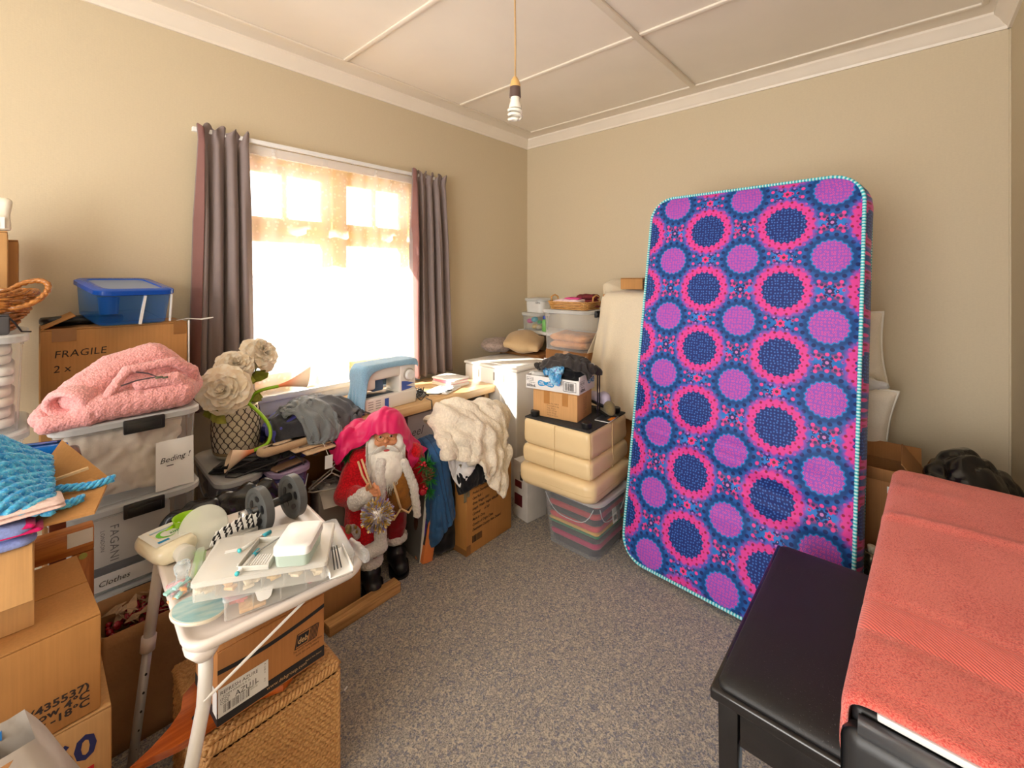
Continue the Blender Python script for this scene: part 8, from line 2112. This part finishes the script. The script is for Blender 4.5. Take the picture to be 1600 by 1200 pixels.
o = blob('carrier_bag', [('e', (0, 0, 0.05), (0.09, 0.07, 0.05)), ('c', (0.03, 0, 0.08), (0.05, 0.02, 0.15), 0.03, 0.01), ('c', (-0.04, 0, 0.08), (-0.05, -0.02, 0.14), 0.03, 0.01)], clear('blue_white_film', (206, 222, 238), 0.45, 0.15, (0.85, 0.92, 0.98), 0.4), None, 0.008, 2, crease=0.03, cscale=14)
o.location = (1.36, 0.20, 0.018); tag(o, 'crumpled clear blue carrier bag on the carpet under the bench', 'plastic bag')

# ================================================================== KEYBOARD UNDER THE CORAL TOWEL
kp = thing('digital_piano', 'black digital piano against the right wall under the coral towel', 'piano', (1.53, -0.14, 0), -0.04)
M_pno = mat('satin_black_casing', (34, 34, 36), 0.42, 0.08, 12, 0.2, 160, 0.001)
M_gun = mat('gunmetal_rail', (96, 98, 102), 0.3, 0.05, metal=0.5)
L2, D2 = 0.605, 0.185
MB().box(-L2 + 0.012, L2 - 0.012, -D2, D2, 0.600, 0.722, 0.012, 3).obj('body', M_pno, kp)
for s in (-1, 1):
    MB().box(s * L2 - 0.018, s * L2 + 0.018, -D2 - 0.003, D2 + 0.012, 0.52, 0.700, 0.026, 5).obj('end_cheek', M_pno, kp)
    MB().tube([(s * (L2 + 0.006), D2 - 0.012, 0.706), (s * (L2 + 0.006), -D2, 0.706)], 0.015, 12).obj('end_rail', M_gun, kp, smooth=True)
    MB().box(s * (L2 - 0.05) - 0.02, s * (L2 - 0.05) + 0.02, -D2 + 0.04, D2 - 0.02, 0.02, 0.52, 0.004).box(s * (L2 - 0.05) - 0.025, s * (L2 - 0.05) + 0.025, -D2 + 0.0, D2 - 0.0, 0.0, 0.03, 0.004).obj('stand_leg', M_pno, kp)
MB().box(-L2 - 0.0005, -L2 + 0.03, -D2 + 0.03, D2 - 0.035, 0.7225, 0.735, 0.003).obj('white_ledge', mat('off_white_key_plastic', (222, 222, 222), 0.35, 0.02), kp)
MB().lathe([(0.009, 0), (0.009, 0.003), (0.006, 0.0032)], 14, M=frame((-L2 - 0.018, 0.14, 0.60), (0, -1, 0), (0, 0, 1), 0.0)).obj('screw', M_blk, kp)
# coral towel: thick terry over the top, hanging over the front edge
def coral():
    m, nt, p = newmat('coral_terry'); v, x, y, z = coords(nt, 'Object'); uvv, ux, uy, uz = coords(nt, 'UV')
    n = tnoise(nt, 330, 3, v, 0.7); n2 = tvor(nt, 380, v); big = tnoise(nt, 7, 3, v)
    h = n * 0.6 + (1.0 - n2) * 0.4
    band = (ux - 0.205).abs().ss(0.047, 0.042)                  # flat woven border, diagonal rib
    rib = (((ux * 900.0) + (uy * 420.0)).sin() * 0.5 + 0.5)
    c = mixc(nt, (h + big * 0.25).ss(0.42, 0.72), (206, 70, 66), (244, 128, 114))
    c = mixc(nt, band, c, mixc(nt, rib, (222, 92, 84), (244, 126, 112)))
    nt.links.new(c.s, p.inputs['Base Color']); p.inputs['Roughness'].default_value = 0.95; p.inputs['Specular IOR Level'].default_value = 0.08; p.inputs['Sheen Weight'].default_value = 0.35
    setbump(nt, p, h * (1.0 - band) + rib * band * 0.25, 0.8, 0.005); return m
kc = [('box', (1.53, -0.14, 0.66), (L2 + 0.005, D2 + 0.004, 0.078), 0, 0.016), ('box', (1.53, -0.14, 0.70), (L2 - 0.04, D2 - 0.03, 0.042), 0, 0.02), ('box', (1.445, 0.165, 0.25), (bw_ / 2, bd_ / 2, 0.268), 0), ('z', 0.01)]
nu, nv = 92, 54; P = np.zeros((nu, nv, 3)); SX, SY = 1.235, 0.54
for i in range(nu):
    for j in range(nv):
        u, v = i / (nu - 1), j / (nv - 1)
        P[i, j] = (0.922 + SX * u, 0.205 - SY * v + 0.0, 0.752 + 0.004 * math.sin(u * 14 + v * 5))
P = cloth(P, (SX / (nu - 1), SY / (nv - 1)), kc, steps=90, it=6, th=0.010, fr=0.9, g=0.0012, bend=0.2)
for i in range(nu):
    for j in range(nv):
        u, v = i / (nu - 1), j / (nv - 1)
        f_ = 0.010 * math.exp(-((u - 0.60 - 0.05 * v) / 0.018) ** 2) + 0.006 * math.exp(-((u - 0.80 - 0.03 * v) / 0.03) ** 2) * (v < 0.7) - 0.004 * math.exp(-((u - 0.255) / 0.01) ** 2) - 0.004 * math.exp(-((u - 0.155) / 0.01) ** 2)
        P[i, j, 2] += f_ + 0.003 * mnoise.noise(Vector((u * 8, v * 5, 2)))
P = (P - np.array([1.53, -0.14, 0])) @ np.array([[math.cos(0.04), -math.sin(0.04), 0], [math.sin(0.04), math.cos(0.04), 0], [0, 0, 1]]) + np.array([1.53, -0.14, 0])
tw_ = sheet('coral_towel', P, coral(), None, 0.010, 1)
tag(tw_, 'coral terry bath towel with woven border spread over the digital piano', 'towel')

# small scraps on the carpet
o = MB().box(-0.008, 0.008, -0.003, 0.003, 0.0005, 0.004, 0.001).obj('paper_scrap', M_paper); o.location = (0.755, 1.462, 0.0); o.rotation_euler = (0, 0, 0.4); tag(o, 'tiny white paper scrap on the carpet near the hamper', 'scrap')

bpy.context.view_layer.update()
